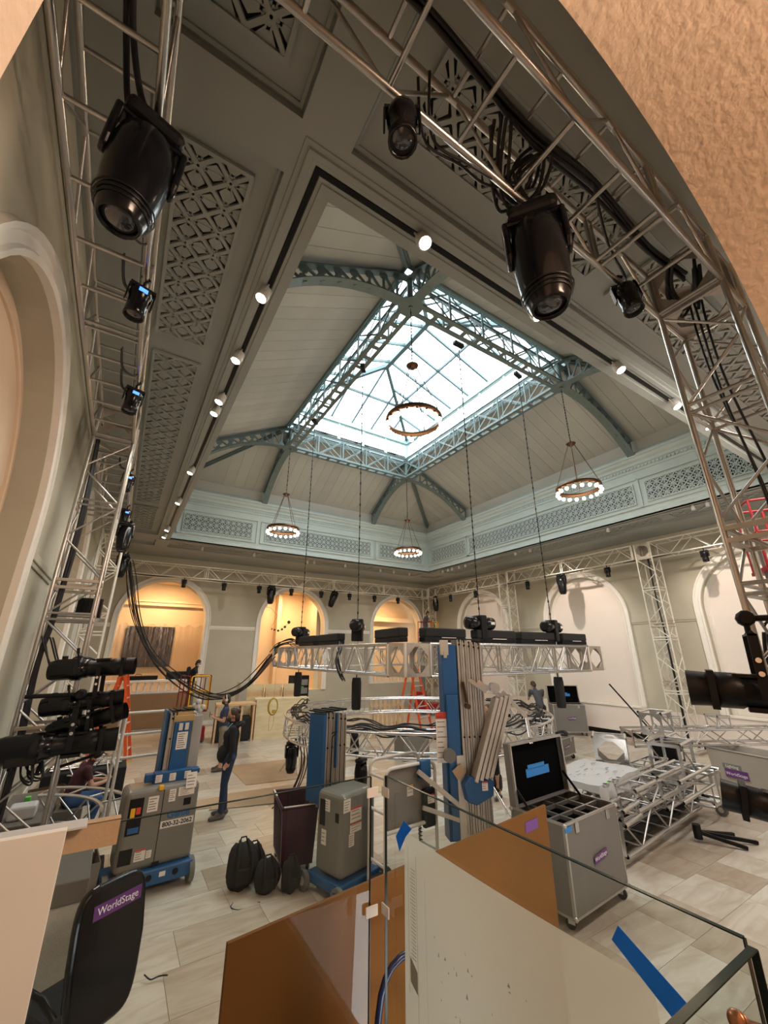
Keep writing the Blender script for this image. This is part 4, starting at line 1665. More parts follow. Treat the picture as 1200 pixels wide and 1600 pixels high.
for y, pw in ((15.6, 60), (14.0, 40), (9.7, 230), (6.9, 30), (4.4, 230)):
    lamp('ceiling_spot_light', 'SPOT', (13.3, y, ZS - .2), pw, (1, .84, .70), .04, (16, y + .3, 3.6), 80, .7)
for x in (3.2, 6.6, 10.5, 12.3):
    lamp('ceiling_spot_light', 'SPOT', (x, 16.95, ZS - .2), 30, (1, .88, .74), .05, (x, 19.9, 3.4), 84, .8)

# ---- cables
def cable(pts, r, label, n=1, spread=.04, mt='cable', cat='cable', seg=8, name='cable'):
    """n parallel cables through smoothed points"""
    g = G()
    P_ = [V(p) for p in pts]
    sm = []
    for i in range(len(P_) - 1):
        p0, p1, p2, p3 = P_[max(i - 1, 0)], P_[i], P_[i + 1], P_[min(i + 2, len(P_) - 1)]
        for k in range(seg):
            t_ = k / seg
            sm.append(.5 * ((2 * p1) + (p2 - p0) * t_ + (2 * p0 - 5 * p1 + 4 * p2 - p3) * t_ ** 2 + (-p0 + 3 * p1 - 3 * p2 + p3) * t_ ** 3))
    sm.append(P_[-1])
    rnd = random.Random(len(pts) * 31 + n)
    for k in range(n):
        ox, oy, oz = [rnd.uniform(-1, 1) * spread for _ in range(3)]
        ph = rnd.uniform(0, 6)
        g.tube([p + V((ox, oy, oz)) * (.5 + .5 * math.sin(ph + i * .25) * .6 + .3) for i, p in enumerate(sm)], r, 6)
    o = g.obj(name, mt)
    return tag(o, label, cat)


cable([(-.2, 17.2, 6.0), (.0, 16.8, 5.2), (.4, 16.2, 3.9), (1.0, 15.6, 2.75), (1.9, 15.0, 1.95), (2.75, 14.2, 1.55), (3.4, 13.2, 1.85), (3.9, 12.35, 2.75)], .014, 'thick bundle of black cables sagging from the left truss to the square truss', 9, .13)
cable([(-.75, 1.0, 6.5), (-.62, 1.5, 6.43), (-.58, 1.9, 6.3), (-.50, 2.05, 6.08), (-.42, 2.08, 5.97)], .020, 'pair of thick black cables dropping to the large left lamp', 2, .08)
cable([(-.3, .95, 6.42), (.8, .90, 6.36), (1.8, .95, 6.30), (2.6, .92, 6.36), (3.5, .95, 6.32), (4.1, .9, 6.3)], .016, 'black cable loom running inside the near truss', 5, .06)
cable([(1.6, 1.0, 6.3), (1.75, 1.2, 6.1), (1.95, 1.25, 6.05), (2.1, 1.15, 6.2), (2.0, 1.0, 6.3), (1.85, 1.15, 6.1), (2.15, 1.2, 6.0)], .013, 'coiled black cables round the clamp of the large right lamp', 5, .08)
cable([(1.0, 1.1, 6.3), (1.15, 1.25, 6.02), (1.4, 1.2, 5.93), (1.65, 1.2, 6.0), (1.9, 1.15, 6.1)], .010, 'thin black cable looping between the top centre spot and the large right lamp', 2, .05)
cable([(2.5, .9, 6.3), (2.9, 1.05, 6.1), (3.2, 1.1, 6.0), (3.35, 1.15, 6.05)], .009, 'thin black cable hanging to the small right spotlight', 2, .05)
cable([(3.8, .9, 6.25), (3.95, 1.0, 6.1), (4.2, 1.0, 6.02), (4.3, .9, 6.2), (4.15, .8, 6.35), (4.35, .9, 6.1)], .014, 'tangle of black cables in the near right corner block', 5, .10)
cable([(4.35, .95, 6.2), (4.30, .95, 5.2), (4.4, .9, 4.0), (4.35, .95, 3.2), (4.2, 1.1, 2.95)], .010, 'black cable running down the near right tower', 3, .06)
cable([(4.2, 1.15, 2.95), (4.3, 1.2, 2.7), (4.45, 1.15, 2.4), (4.5, 1.1, 1.9)], .013, 'black cables dropping behind the upper right profile spotlight', 4, .05)
cable([(-.85, 7.0, 6.2), (-.80, 7.0, 5.2), (-.78, 7.0, 4.2), (-.80, 7.0, 3.3), (-.84, 6.98, 2.6), (-.80, 6.95, 1.6), (-.82, 6.95, .3)], .016, 'black cable loom running down the left tower', 6, .05)
cable([(-.8, 7.0, 3.0), (-.6, 6.95, 2.6), (-.4, 6.85, 2.75), (-.2, 6.8, 2.7)], .011, 'black cables from the left tower to its top profile spotlight', 4, .06)
cable([(-.7, 6.9, 1.75), (-.65, 6.75, 1.5), (-.5, 6.7, 1.45), (-.55, 6.8, 1.75), (-.4, 6.9, 2.0)], .010, 'black cables looping below the lowest left profile spotlight', 5, .07)
cable([(15.2, 6.7, 6.0), (15.15, 6.7, 4.5), (15.2, 6.7, 3.0), (15.2, 6.7, .1)], .018, 'black cable running down the tower with the diamond block', 3, .04)
for i, y in enumerate((3.0, 3.6, 4.9, 5.3, 7.9)):
    cable([(-.55, y - .35, 6.0), (-.52, y - .15, 5.88), (-.42, y - .02, 5.9), (-.37, y, 5.98)], .008, ['thin cable loop beside the nearest blue display spotlight', 'second thin cable loop beside the nearest blue display spotlight', 'thin cable loop beside the second blue display spotlight', 'thin cable loop just past the second blue display spotlight', 'thin cable loop beside the third blue display spotlight'][i], 2, .04)
ts = []
for k in range(56):
    a = 2.3 + k * .075
    ts.append((RC[0] + (RR - .2) * math.cos(a), RC[1] + (RR - .2) * math.sin(a), RZ1 + .045 + .035 * math.sin(k * 1.7)))
cable(ts, .013, 'mass of black cables lying on the round truss', 8, .14, seg=3)
cable([(RC[0] - RR + .1, RC[1] - .3, 1.2), (RC[0] - RR + .15, RC[1] - .35, .7), (RC[0] - RR - .05, RC[1] - .4, .25), (RC[0] - RR - .35, RC[1] - .35, .06), (RC[0] - RR - .1, RC[1] - .6, .04), (RC[0] - RR + .25, RC[1] - .5, .3), (RC[0] - RR + .4, RC[1] - .4, 1.0)], .011, 'black cables trailing from the round truss to the floor at its left end', 5, .08)
cable([(x, 18.87, ZT - .11 - .03 * math.sin(x * 2.3)) for x in [0 + .6 * i for i in range(25)]], .012, 'black cable clipped along the underside of the far truss', 3, .02, seg=3)
cable([(14.97, y, ZT - .02 - .03 * math.sin(y * 2.1)) for y in [1.5 + .6 * i for i in range(29)]], .012, 'black cable clipped along the underside of the right truss', 3, .02, seg=3)
cable([(3.9, 12.3, 2.9), (3.95, 12.0, 3.05), (4.1, 11.6, 3.12), (4.15, 11.1, 3.05), (4.2, 10.4, 3.0)], .014, 'black cables draped over the left end of the square truss', 7, .09)
cable([(4.1, 8.3, 3.02), (4.0, 8.1, 2.9), (3.9, 8.0, 2.7), (3.95, 7.9, 2.4), (4.1, 8.1, 2.3)], .013, 'black cables around the left-run hoist', 5, .07)
# ================================================================ FLOOR OBJECTS
def sticker(parent, M, w_, h_, mt='sticker_white', name='sticker', lines=0, head=None):
    """thin label in the local XZ-like plane given by M (x right, y up, z out)"""
    g = G()
    g.T = M
    g.box(-w_ / 2, -h_ / 2, 0, w_ / 2, h_ / 2, .002)
    o = g.obj(name, mt, parent)
    if lines:
        g = G()
        g.T = M
        rnd = random.Random(int(w_ * 1000 + h_ * 777))
        for i in range(lines):
            y = h_ / 2 - h_ * (i + 1) / (lines + 1)
            a = -w_ * .40
            b_ = a + w_ * rnd.uniform(.45, .8)
            hh = min(.004, h_ * .02)
            g.box(a, y - hh, .002, b_, y + hh, .0028)
        g.obj('printed_lines', 'ink', o)
    if head:
        g = G()
        g.T = M
        g.box(-w_ / 2, h_ / 2 - h_ * .14, .002, w_ / 2, h_ / 2, .0028)
        g.obj('printed_band', head, o)
    return o


def FACE(x, y, z, nrm):
    """matrix for a label facing -y ('f'), +y, -x ('l') or +x ('r') or up"""
    if nrm == 'f':
        return Mx(((1, 0, 0, x), (0, 0, -1, y), (0, 1, 0, z), (0, 0, 0, 1)))
    if nrm == 'l':
        return Mx(((0, 0, -1, x), (-1, 0, 0, y), (0, 1, 0, z), (0, 0, 0, 1)))
    if nrm == 'r':
        return Mx(((0, 0, 1, x), (1, 0, 0, y), (0, 1, 0, z), (0, 0, 0, 1)))
    return Mx(((1, 0, 0, x), (0, 1, 0, y), (0, 0, 1, z), (0, 0, 0, 1)))


def wheel(parent, x, y, r, w_=.04, name='wheel', axis='x', mt='rubber_grey'):
    g = G()
    d = {'x': (w_ / 2, 0, 0), 'y': (0, w_ / 2, 0)}[axis]
    c = V((x, y, r))
    g.cyl(c - V(d), c + V(d), r, n=16)
    g.m = 1
    g.cyl(c - V(d) * 1.1, c + V(d) * 1.1, r * .45, n=12)
    return g.obj(name, [mt, 'white_metal'], parent)


def caster(parent, x, y, z, r=.05, rz=0.):
    g = G()
    g.T = Mx.Translation((x, y, 0)) @ Mx.Rotation(rz, 4, 'Z')
    g.cyl((-.018, .03, r), (.018, .03, r), r, n=14)
    g.m = 1
    g.box(-.03, -.02, r, -.024, .05, z)
    g.box(.024, -.02, r, .03, .05, z)
    g.box(-.04, -.04, z - .008, .04, .05, z)
    return g.obj('caster', ['rubber', 'white_metal'], parent)


def mast_columns(parent, x0, y0, z0, z1, n, dx, w_, d_, nested=True, mt='aluminium_flat'):
    """nested C-section mast: each column a part with grooves"""
    for i in range(n):
        g = G()
        x = x0 + dx * i
        zz = z1 - (.012 * i)
        g.box(x, y0, z0, x + w_ * .30, y0 + d_, zz)
        g.box(x + w_ * .70, y0, z0, x + w_, y0 + d_, zz)
        g.box(x + w_ * .30, y0 + .02, z0, x + w_ * .70, y0 + d_ - .02, zz - .03)
        g.obj('mast_column', mt, parent, bevel=.004)
        g = G()
        g.cyl((x + w_ * .5, y0 - .008, zz - .07), (x + w_ * .5, y0 + .01, zz - .07), .014, n=8)
        g.cyl((x + w_ * .5, y0 - .008, (z0 + z1) * .55), (x + w_ * .5, y0 + .01, (z0 + z1) * .55), .012, n=8)
        g.obj('roller', 'black_metal', parent)


def rail_frame(parent, pts_list, r=.021, name='guard_rail', mt='white_metal'):
    for pts, closed in pts_list:
        G().tube(pts, r, 8, closed=closed).obj(name, mt, parent)


def rounded(pts, rad, n=4):
    """round the corners of an open/closed 3-D polyline"""
    out = []
    for i, p in enumerate(pts):
        p = V(p)
        if i == 0 or i == len(pts) - 1:
            out.append(p)
            continue
        a, b_ = V(pts[i - 1]), V(pts[i + 1])
        u, v_ = (a - p).normalized() * rad, (b_ - p).normalized() * rad
        for k in range(n + 1):
            t_ = k / n
            out.append((p + u) * (1 - t_) ** 2 + p * 2 * t_ * (1 - t_) + (p + v_) * t_ ** 2)
    return out


# ---- left lift: broad grey power pack facing the camera, short blue mast behind it
t = thing('personnel_lift', 'grey and blue one-man lift with number plate, at left beside the standing woman', 'lift', (.42, 6.80, 0), R(4))
W_, D_ = .89, .46
g = G()
g.box(0, 0, .26, W_, D_, 1.14)
body = g.obj('power_pack', 'lift_grey', t, bevel=.07, seg=4)
g = G()
g.box(.440, -.004, .28, .447, .004, 1.10)
g.obj('door_seam', 'black_metal', body)
g = G()
g.box(.16, -.07, .10, W_ + .02, D_ + .30, .27)
g.box(-.10, .10, .08, .16, .55, .20)
ch = g.obj('chassis', 'lift_blue', t, bevel=.02)
for x, y in ((-.06, .05), (W_ + .01, .02), (-.06, D_ + .25), (W_ + .01, D_ + .25)):
    wheel(t, x, y, .14, .06)
g = G()
for x in (.26, .40, .70):
    g.cyl((x, -.076, .19), (x, -.068, .19), .035, n=12)
g.obj('chassis_hole', 'black_metal', ch)
sticker(ch, FACE(.55, -.071, .2, 'f'), .07, .05)
text('number_text', '800-32-2062', .070, FACE(.655, -.004, .70, 'f'), 'ink', body, bold=.002)
G().box(.455, -.003, .662, .855, .0, .742).obj('number_plate', 'sticker_white', body)
text('maker_text', 'Genie', .115, FACE(.655, -.003, .80, 'f'), 'ink_blue', body, bold=.004)
for x, z, w_, h_ in ((.33, .96, .12, .17), (.55, 1.02, .08, .14), (.72, 1.045, .20, .10)):
    sticker(body, FACE(x, -.001, z, 'f'), w_, h_, lines=5)
sticker(body, FACE(.27, -.001, .43, 'f'), .12, .12, lines=4, head='ink_red')
sticker(body, FACE(.37, -.001, .42, 'f'), .06, .08, lines=3)
G().box(.70, -.004, .88, .79, .002, .96).obj('vent', 'black_plastic', body)
o = G().box(.06, -.006, .66, .22, .004, 1.05).obj('control_panel', 'black_plastic', body)
g = G()
g.box(.085, -.016, .85, .135, -.004, .95)
g.m = 1
g.box(.145, -.02, .88, .195, -.004, .95)
g.m = 2
g.box(.085, -.012, .68, .205, -.004, .74)
g.obj('control_button', ['safety_yellow', 'ink_red', 'ink_blue'], o)
G().box(.04, -.006, .36, .18, .003, .52).obj('recess', 'black_plastic', body)
G().box(.42, -.03, .30, .50, .0, .32).obj('door_latch', 'black_metal', body)
# mast
mast_columns(t, .43, .30, 1.02, 1.98, 1, .055, .07, .28)
g = G()
g.box(.50, .26, 1.12, .72, .34, 1.86)
g.box(.385, .34, 1.05, .42, .60, 2.02)
mc = g.obj('mast_cover', 'lift_blue', t, bevel=.012)
sticker(mc, FACE(.62, .258, 1.62, 'f'), .14, .22, lines=7)
g = G()
g.box(.52, .30, 1.86, .74, .54, 2.0)
g.box(.48, .28, 1.86, .76, .31, 1.95)
g.obj('mast_head', 'brass', t, bevel=.008)
g = G()
for x in (.58, .66):
    g.cb(x, .255, 1.80, .05, .02, .09)
g.obj('head_plate', 'white_metal', t)
for i in range(5):
    G().box(.44 + i * .065, .28, 2.0, .49 + i * .065, .60, 2.02 + .008 * (i % 2)).obj('mast_cap', 'black_metal', t)
G().box(.76, .36, 1.1, .90, .50, 1.92).obj('side_column', 'lift_grey_light', t, bevel=.01)
g = G()
g.box(.32, .16, 1.13, .80, .30, 1.27)
g.box(.22, .20, 1.16, .34, .30, 1.26)
g.box(.76, .16, 1.20, .90, .30, 1.26)
sb = g.obj('mast_bracket', 'lift_blue', t, bevel=.01)
for x in (.38, .55, .74):
    sticker(sb, FACE(x, .158, 1.20, 'f'), .08, .09, lines=3)
G().cb(.40, .0, 1.13, .06, .05, .06).obj('knob', 'safety_yellow', t, bevel=.012)
sticker(t, FACE(.76, -.02, 1.17, 'f') @ TR(0, 0, 0, 0, R(-12)), .13, .18, 'sticker_white', 'hanging_tag', 4)
# basket rails behind
bx0, bx1, by0, by1 = -.10, .86, .62, 1.25
for z in (1.30, 1.62, 1.92):
    G().tube(rounded([(bx0, by0, z), (bx0, by1, z), (bx1, by1, z), (bx1, by0, z)], .08), .020, 8).obj('guard_rail', 'white_metal', t)
for x, y in ((bx0, by0), (bx0, by1), (bx1, by1), (bx1, by0)):
    G().cyl((x, y, .45), (x, y, 1.93), .022, n=8).obj('rail_post', 'white_metal', t)
G().box(bx0, by0, .40, bx1, by1, .45).obj('basket_floor', 'lift_grey_light', t, bevel=.01)
g = G()
for c_, r_ in (((.80, .50, 2.03), .06), ((.86, .47, 1.98), .05), ((.82, .46, 2.10), .045), ((.90, .46, 2.02), .04)):
    g.sph(c_, r_, 7, 5, (1, .7, .9))
o = g.obj('cloth_rag', 'paper')
o.matrix_basis = WM[t.name]
tag(o, 'crumpled white rag on top of the left blue lift mast', 'rag')

# ---- middle lift
t = thing('personnel_lift', 'grey one-man lift with warning labels, just right of the purple bin', 'lift', (2.74, 5.33, 0), R(16))
g = G()
g.box(0, 0, .22, .62, .50, 1.10)
body = g.obj('power_pack', 'lift_grey', t, bevel=.07, seg=4)
g = G()
g.box(-.04, -.04, .09, .66, .6, .20)
g.bar((-.04, .05, .16), (-.22, -.12, .10), .05, .06)
g.obj('chassis', 'lift_blue', t, bevel=.02)
for x, y in ((-.08, -.05), (.68, -.05), (-.08, .6), (.68, .6)):
    wheel(t, x, y, .11, .05)
sticker(body, FACE(.24, -.001, .86, 'f'), .20, .16, lines=3, head='ink_red')
sticker(body, FACE(.24, -.001, .72, 'f'), .20, .10, lines=3, head='ink_red')
sticker(body, FACE(.17, -.001, .60, 'f'), .09, .13, lines=5)
sticker(body, FACE(.08, -.001, .98, 'f'), .12, .14, lines=4)
sticker(body, FACE(-.001, .28, .95, 'l'), .10, .13, lines=4)
sticker(body, FACE(-.001, .33, .60, 'l'), .09, .16, lines=3)
g = G()
g.box(-.006, .32, .72, .002, .42, 1.0)
g.box(-.006, .06, .80, .002, .12, .90)
g.obj('vent', 'black_plastic', body)
mast_columns(t, .22, .62, .78, 1.98, 5, .082, .074, .30)
g = G()
g.box(.14, .60, .85, .21, .92, 1.96)
g.box(.385, .585, 1.25, .42, .62, 1.96)
g.obj('mast_cover', 'lift_blue', t, bevel=.01)
g = G()
g.box(.10, .52, .82, .68, .60, 1.0)
g.obj('mast_bracket', 'lift_blue', t, bevel=.01)
g = G()
for i in range(6):
    g.box(.13 + i * .08, .60, 1.985, .20 + i * .08, .94, 2.0 + .01 * (i % 2))
g.obj('mast_cap', 'black_metal', t)
G().tube([(.30, .59, 1.7), (.32, .57, 1.72), (.38, .56, 1.73), (.30, .58, 1.65), (.29, .58, .95)], .008, 6).obj('wire', 'black_metal', t)

# ---- tall material lift at right of centre
t = thing('mast_lift', 'tall lift with blue mast and nested aluminium columns, right of centre', 'lift', (4.25, 4.75, 0), R(-22))
g = G()
g.box(-.22, .0, .52, .0, .22, 2.93)
mcv = g.obj('mast_cover', 'lift_blue', t, bevel=.012)
g = G()
g.box(-.20, -.05, .55, -.03, .0, 2.25)
g.obj('inner_channel', 'lift_blue', t, bevel=.01)
sticker(mcv, FACE(-.27, -.01, 1.72, 'f'), .17, .62, lines=9, head='ink_red')
g = G()
g.box(-.25, -.02, 2.78, -.12, .01, 2.99)
g.box(-.20, -.03, 2.74, -.15, .0, 2.84)
g.obj('head_bracket', 'aluminium_flat', t, bevel=.008)
mast_columns(t, .02, .0, .10, 3.0, 5, .076, .07, .26)
g = G()
for i in range(6):
    g.box(-.2 + i * .11, .0, 3.0, -.1 + i * .11, .26, 3.012)
g.obj('mast_cap', 'black_metal', t)
# leaning outrigger beams hinged to the mast
A, B = V((.62, -.10, 2.20)), V((.20, -.16, 1.22))
g = G()
d = (B - A).normalized()
for k in range(4):
    off = V((.055 * (k - 1.5), .0, .012 * k))
    g2 = G()
    g2.bar(A + off * 1.3, B + off * 1.3, .05, .16, up=(0, 1, 0))
    g2.obj('leaning_beam', 'aluminium_flat', t, bevel=.006)
g = G()
g.cyl((.50, -.06, 2.34), (.50, -.16, 2.34), .07, n=14)
g.bar((.28, -.05, 2.42), (.62, -.12, 2.22), .04, .06)
g.bar((.15, -.05, 2.45), (.40, -.1, 2.28), .03, .05)
g.bar((.62, -.10, 2.30), (.95, -.12, 1.95), .03, .05)
g.bar((.95, -.12, 1.95), (.98, -.12, 1.62), .03, .05)
g.obj('hinge', 'aluminium_bright', t, bevel=.004)
g = G()
g.bar((.07, -.03, 2.42), (.10, -.05, 2.15), .05, .03)
g.cyl((.11, -.09, 2.10), (.11, .0, 2.10), .035, n=12)
g.obj('winch_handle', 'bronze', t)
g = G()
g.prism([(-.02, 1.0), (.10, .96), (.33, 1.05), (.36, 1.22), (.02, 1.28), (-.06, 1.18)], .14, Mx(((1, 0, 0, 0), (0, 0, -1, -.06), (0, 1, 0, 0), (0, 0, 0, 1))))
ft = g.obj('beam_shoe', 'lift_blue', t, bevel=.01)
sticker(ft, FACE(.22, -.205, 1.17, 'f'), .08, .10, lines=3, head='ink_red')
g = G()
g.box(-.10, -.07, .18, .0, .0, 1.50)
g.bar((-.05, -.04, .9), (-.65, -.10, 1.35), .05, .06)
g.bar((-.05, -.04, .75), (-.6, -.10, .95), .04, .05)
g.obj('front_post', 'aluminium_flat', t, bevel=.006)
g = G()
g.box(-.30, -.02, .08, .50, .32, .20)
g.box(-.28, -.28, .08, -.18, .6, .16)
g.obj('chassis', 'lift_blue', t, bevel=.012)
for x, y in ((-.23, -.25), (-.23, .55), (.48, .0), (.48, .32)):
    wheel(t, x, y, .075, .04)
wheel_ = G().cyl((-.22, -.10, 1.52), (-.22, -.16, 1.52), .085, n=16).obj('spare_wheel', 'rubber_grey', t)
sticker(t, FACE(-.08, -.09, 1.32, 'f') @ Mx.Rotation(.6, 4, 'Z'), .15, .13, 'cardboard', 'hanging_tag', 0)

# ---- basket with grey control box between the lifts
t = thing('lift_basket', 'pipe-railed lift basket with grey panel and blue holder, between the lifts', 'lift basket', (3.12, 4.93, 0), R(4))
bw, bd = .84, .34
hz = 1.42
G().tube(rounded([(0, 0, .12), (0, 0, hz), (bw, 0, hz), (bw, 0, .12)], .12), .021, 10).obj('front_hoop', 'white_metal', t)
G().tube(rounded([(0, bd, .12), (0, bd, hz + .05), (bw, bd, hz + .05), (bw, bd, .12)], .12), .021, 10).obj('back_hoop', 'white_metal', t)
for x in (0, bw):
    for z in (.42, .95, hz - .1):
        G().cyl((x, 0, z), (x, bd, z), .018, n=8).obj('side_rail', 'white_metal', t)
for z in (.75,):
    G().cyl((0, 0, z), (bw, 0, z), .024, n=8).obj('mid_rail', 'white_metal', t)
g = G().box(-.03, -.03, .08, bw + .03, bd + .03, .16)
g.obj('basket_floor', 'lift_grey', t, bevel=.02)
pn = G().box(.08, .05, .70, .80, .08, 1.40).obj('side_panel', 'case_grey', t, bevel=.01)
sticker(pn, FACE(.44, .048, 1.12, 'f'), .10, .12, 'sticker_white', 'sticker', 2, 'safety_yellow')
G().box(.56, -.04, 1.24, .74, .04, 1.45).obj('document_holder', 'lift_blue', t, bevel=.008)
bb = G().box(.62, -.03, .68, .82, .05, 1.12).obj('control_box', 'black_plastic', t, bevel=.03)
sticker(bb, FACE(.73, -.033, 1.0, 'f'), .12, .10, lines=3, head='ink_red')
pts = []
for i in range(90):
    pts.append((.56 + .022 * math.cos(i * .9), .0 + .022 * math.sin(i * .9), .70 - i * .0058))
G().tube(pts, .006, 5).obj('coiled_wire', 'black_plastic', t)
g = G()
g.box(.02, .04, .16, .30, .40, .20)
g.lathe([(.05, 0), (.07, .03), (.05, .10), (.02, .13)], TR(.18, .2, .2), 10)
g.obj('foot_pad', 'black_fabric', t)
o = G().box(0, 0, 0, .46, .36, .10).obj('storage_tray', 'white_metal', None, bevel=.02)
tag(o, 'pale open tray standing on the floor in front of the lift basket', 'tray')
o.location = (3.05, 3.95, .28)
o.rotation_euler = (0, 0, .35)
o = G().box(0, 0, 0, .62, .50, .28).obj('battery_box', 'lift_grey', None, bevel=.03)
tag(o, 'grey battery box under the pale tray by the lift basket', 'box')
o.location = (2.98, 3.88, 0)
o.rotation_euler = (0, 0, .35)

# ---- flight cases
def flight_case(lab, loc, rz, sx, sy, sz, z0=.12, lid=None, lidh=.7, sk='purple', dividers=(), closed=True, legend=True, pt=None):
    t = thing('flight_case', lab, 'flight case', loc, rz)
    g = G()
    th = .012
    for b_ in ((0, 0, z0, sx, th, z0 + sz), (0, sy - th, z0, sx, sy, z0 + sz), (0, th, z0, th, sy - th, z0 + sz), (sx - th, th, z0, sx, sy - th, z0 + sz), (0, 0, z0, sx, sy, z0 + th)):
        g.box(*b_)
    if closed:
        g.box(th, th, z0 + sz - th, sx - th, sy - th, z0 + sz)
    bd_ = g.obj('case_body', 'case_grey', t)
    g = G()
    e = .026
    for x in (0, sx):
        for y in (0, sy):
            g.box(x - e / 2 if x else -.004, y - e / 2 if y else -.004, z0, x + .004 if x else e, y + .004 if y else e, z0 + sz)
    for z in (z0, z0 + sz):
        g.box(-.004, -.004, z - .012, sx + .004, .02, z + .012)
        g.box(-.004, sy - .02, z - .012, sx + .004, sy + .004, z + .012)
        g.box(-.004, .02, z - .012, .02, sy - .02, z + .012)
        g.box(sx - .02, .02, z - .012, sx + .004, sy - .02, z + .012)
    g.obj('edge_extrusion', 'case_edge', t)
    g = G()
    for x in (0, sx):
        for y in (0, sy):
            for z in (z0 + .01, z0 + sz - .01):
                g.sph((x, y, z), .026, 8, 5)
    g.obj('ball_corner', 'case_edge', t)
    for x in (.08, sx - .08):
        for y in (.08, sy - .08):
            caster(t, x, y, z0, z0 * .42, x * 3)
    g = G()
    for x in (sx * .2, sx * .8):
        g.cb(x, -.008, z0 + sz - .06, .07, .012, .10)
    g.cb(-.008, sy * .5, z0 + sz * .55, .012, .14, .12)
    g.cb(sx + .008, sy * .5, z0 + sz * .55, .012, .14, .12)
    g.obj('latch', 'case_edge', t, bevel=.004)
    g = G()
    g.cb(-.016, sy * .5, z0 + sz * .53, .008, .09, .03)
    g.cb(sx + .016, sy * .5, z0 + sz * .53, .008, .09, .03)
    g.obj('handle', 'black_plastic', t)
    if legend:
        T = FACE(sx * .55, -.013, z0 + sz * .50, 'f') @ Mx.Rotation(.10, 4, 'Z')
        k = min(.30, sx * .35)
        G_ = G()
        G_.T = T
        G_.box(-k * .5, -k * .13, 0, k * .5, k * .13, .002)
        st = G_.obj('purple_sticker', 'sticker_purple', t)
        text('sticker_text', 'WorldStage', k * .19, T @ Mx.Translation((0, 0, .0025)), 'ink_white', st)
    if dividers:
        g = G()
        nx, ny = dividers
        for i in range(1, nx):
            g.box(sx * i / nx - .012, .02, z0 + sz - .05, sx * i / nx + .012, sy - .02, z0 + sz - .01)
        for j in range(1, ny):
            g.box(.02, sy * j / ny - .012, z0 + sz - .05, sx - .02, sy * j / ny + .012, z0 + sz - .01)
        g.obj('divider', 'case_edge', t)
        G().box(th, th, z0 + th, sx - th, sy - th, z0 + sz - .16).obj('foam_lining', 'case_foam', t)
    if lid:
        # open lid standing on the back edge (y = sy), leaning back by lid radians
        Tl = Mx.Translation((0, sy, z0 + sz)) @ Mx.Rotation(-lid, 4, 'X')
        g = G()
        g.T = Tl
        dp = .10
        g.box(0, .0, 0, sx, .012, lidh)
        for b_ in ((0, -dp, 0, .014, 0, lidh), (sx - .014, -dp, 0, sx, 0, lidh), (.014, -dp, lidh - .014, sx - .014, 0, lidh), (.014, -dp, 0, sx - .014, 0, .014)):
            g.box(*b_)
        ld = g.obj('lid', 'case_grey', t)
        g = G()
        g.T = Tl
        g.box(.016, -.03, .016, sx - .016, -.002, lidh - .016)
        g.obj('lid_lining', 'case_foam', ld)
        g = G()
        g.T = Tl
        for b_ in ((-.006, -dp - .006, -.0, .02, -dp + .02, lidh + .006), (sx - .02, -dp - .006, 0, sx + .006, -dp + .02, lidh + .006), (0, -dp - .006, lidh - .02, sx, -dp + .02, lidh + .008), (0, -.01, lidh - .012, sx, .018, lidh + .008)):
            g.box(*b_)
        g.obj('lid_extrusion', 'case_edge', ld)
        g = G()
        g.T = Tl
        g.box(sx * .30, -.034, lidh * .38, sx * .74, -.030, lidh * .52)
        g.box(sx * .34, -.034, lidh * .50, sx * .66, -.030, lidh * .58)
        g.obj('blue_tape', 'tape_blue', ld)
        g = G()
        a = Tl @ V((sx - .03, -.06, lidh * .35))
        g.bar(a, (sx - .03, sy * .62, z0 + sz), .012, .03)
        a = Tl @ V((.03, -.06, lidh * .35))
        g.bar(a, (.03, sy * .62, z0 + sz), .012, .03)
        g.obj('lid_stay', 'black_metal', t)
    if pt:
        g = G()
        g.box(*pt)
        g.obj('blue_tape', 'tape_blue', t)
    return t


flight_case('large open grey flight case with black-lined lid, right of the brown board', (4.62, 3.52, 0), R(4), 1.18, .72, .84, .13, lid=.05, lidh=.70, dividers=(4, 3), closed=False, pt=(-.012, -.012, .90, .12, -.006, .95))
flight_case('tall grey flight case with open lid against the right wall', (14.05, 10.55, 0), R(-38), 1.15, .62, .90, .12, lid=.05, lidh=.62, dividers=(3, 2), closed=False)
flight_case('small low grey flight case with cables on it before the right wall', (10.55, 7.95, 0), R(10), 1.05, .60, .42, .14)
cable([(10.7, 8.1, .60), (11.0, 8.3, .62), (11.3, 8.1, .60), (11.5, 8.4, .63), (11.1, 8.5, .60), (10.8, 8.3, .63)], .014, 'black cables heaped on the small low flight case', 5, .05)

# ---- purple laundry-style bin
t = thing('rolling_bin', 'dark purple ribbed rolling bin between the lifts', 'bin', (2.61, 6.60, 0), R(-10))
g = G()
w0, d0, w1, d1, z0, z1 = .21, .36, .25, .42, .12, .80
for (a, b_, c, d) in (((-1, -1), (1, -1), (1, -1), (-1, -1)),):
    pass
th = .02


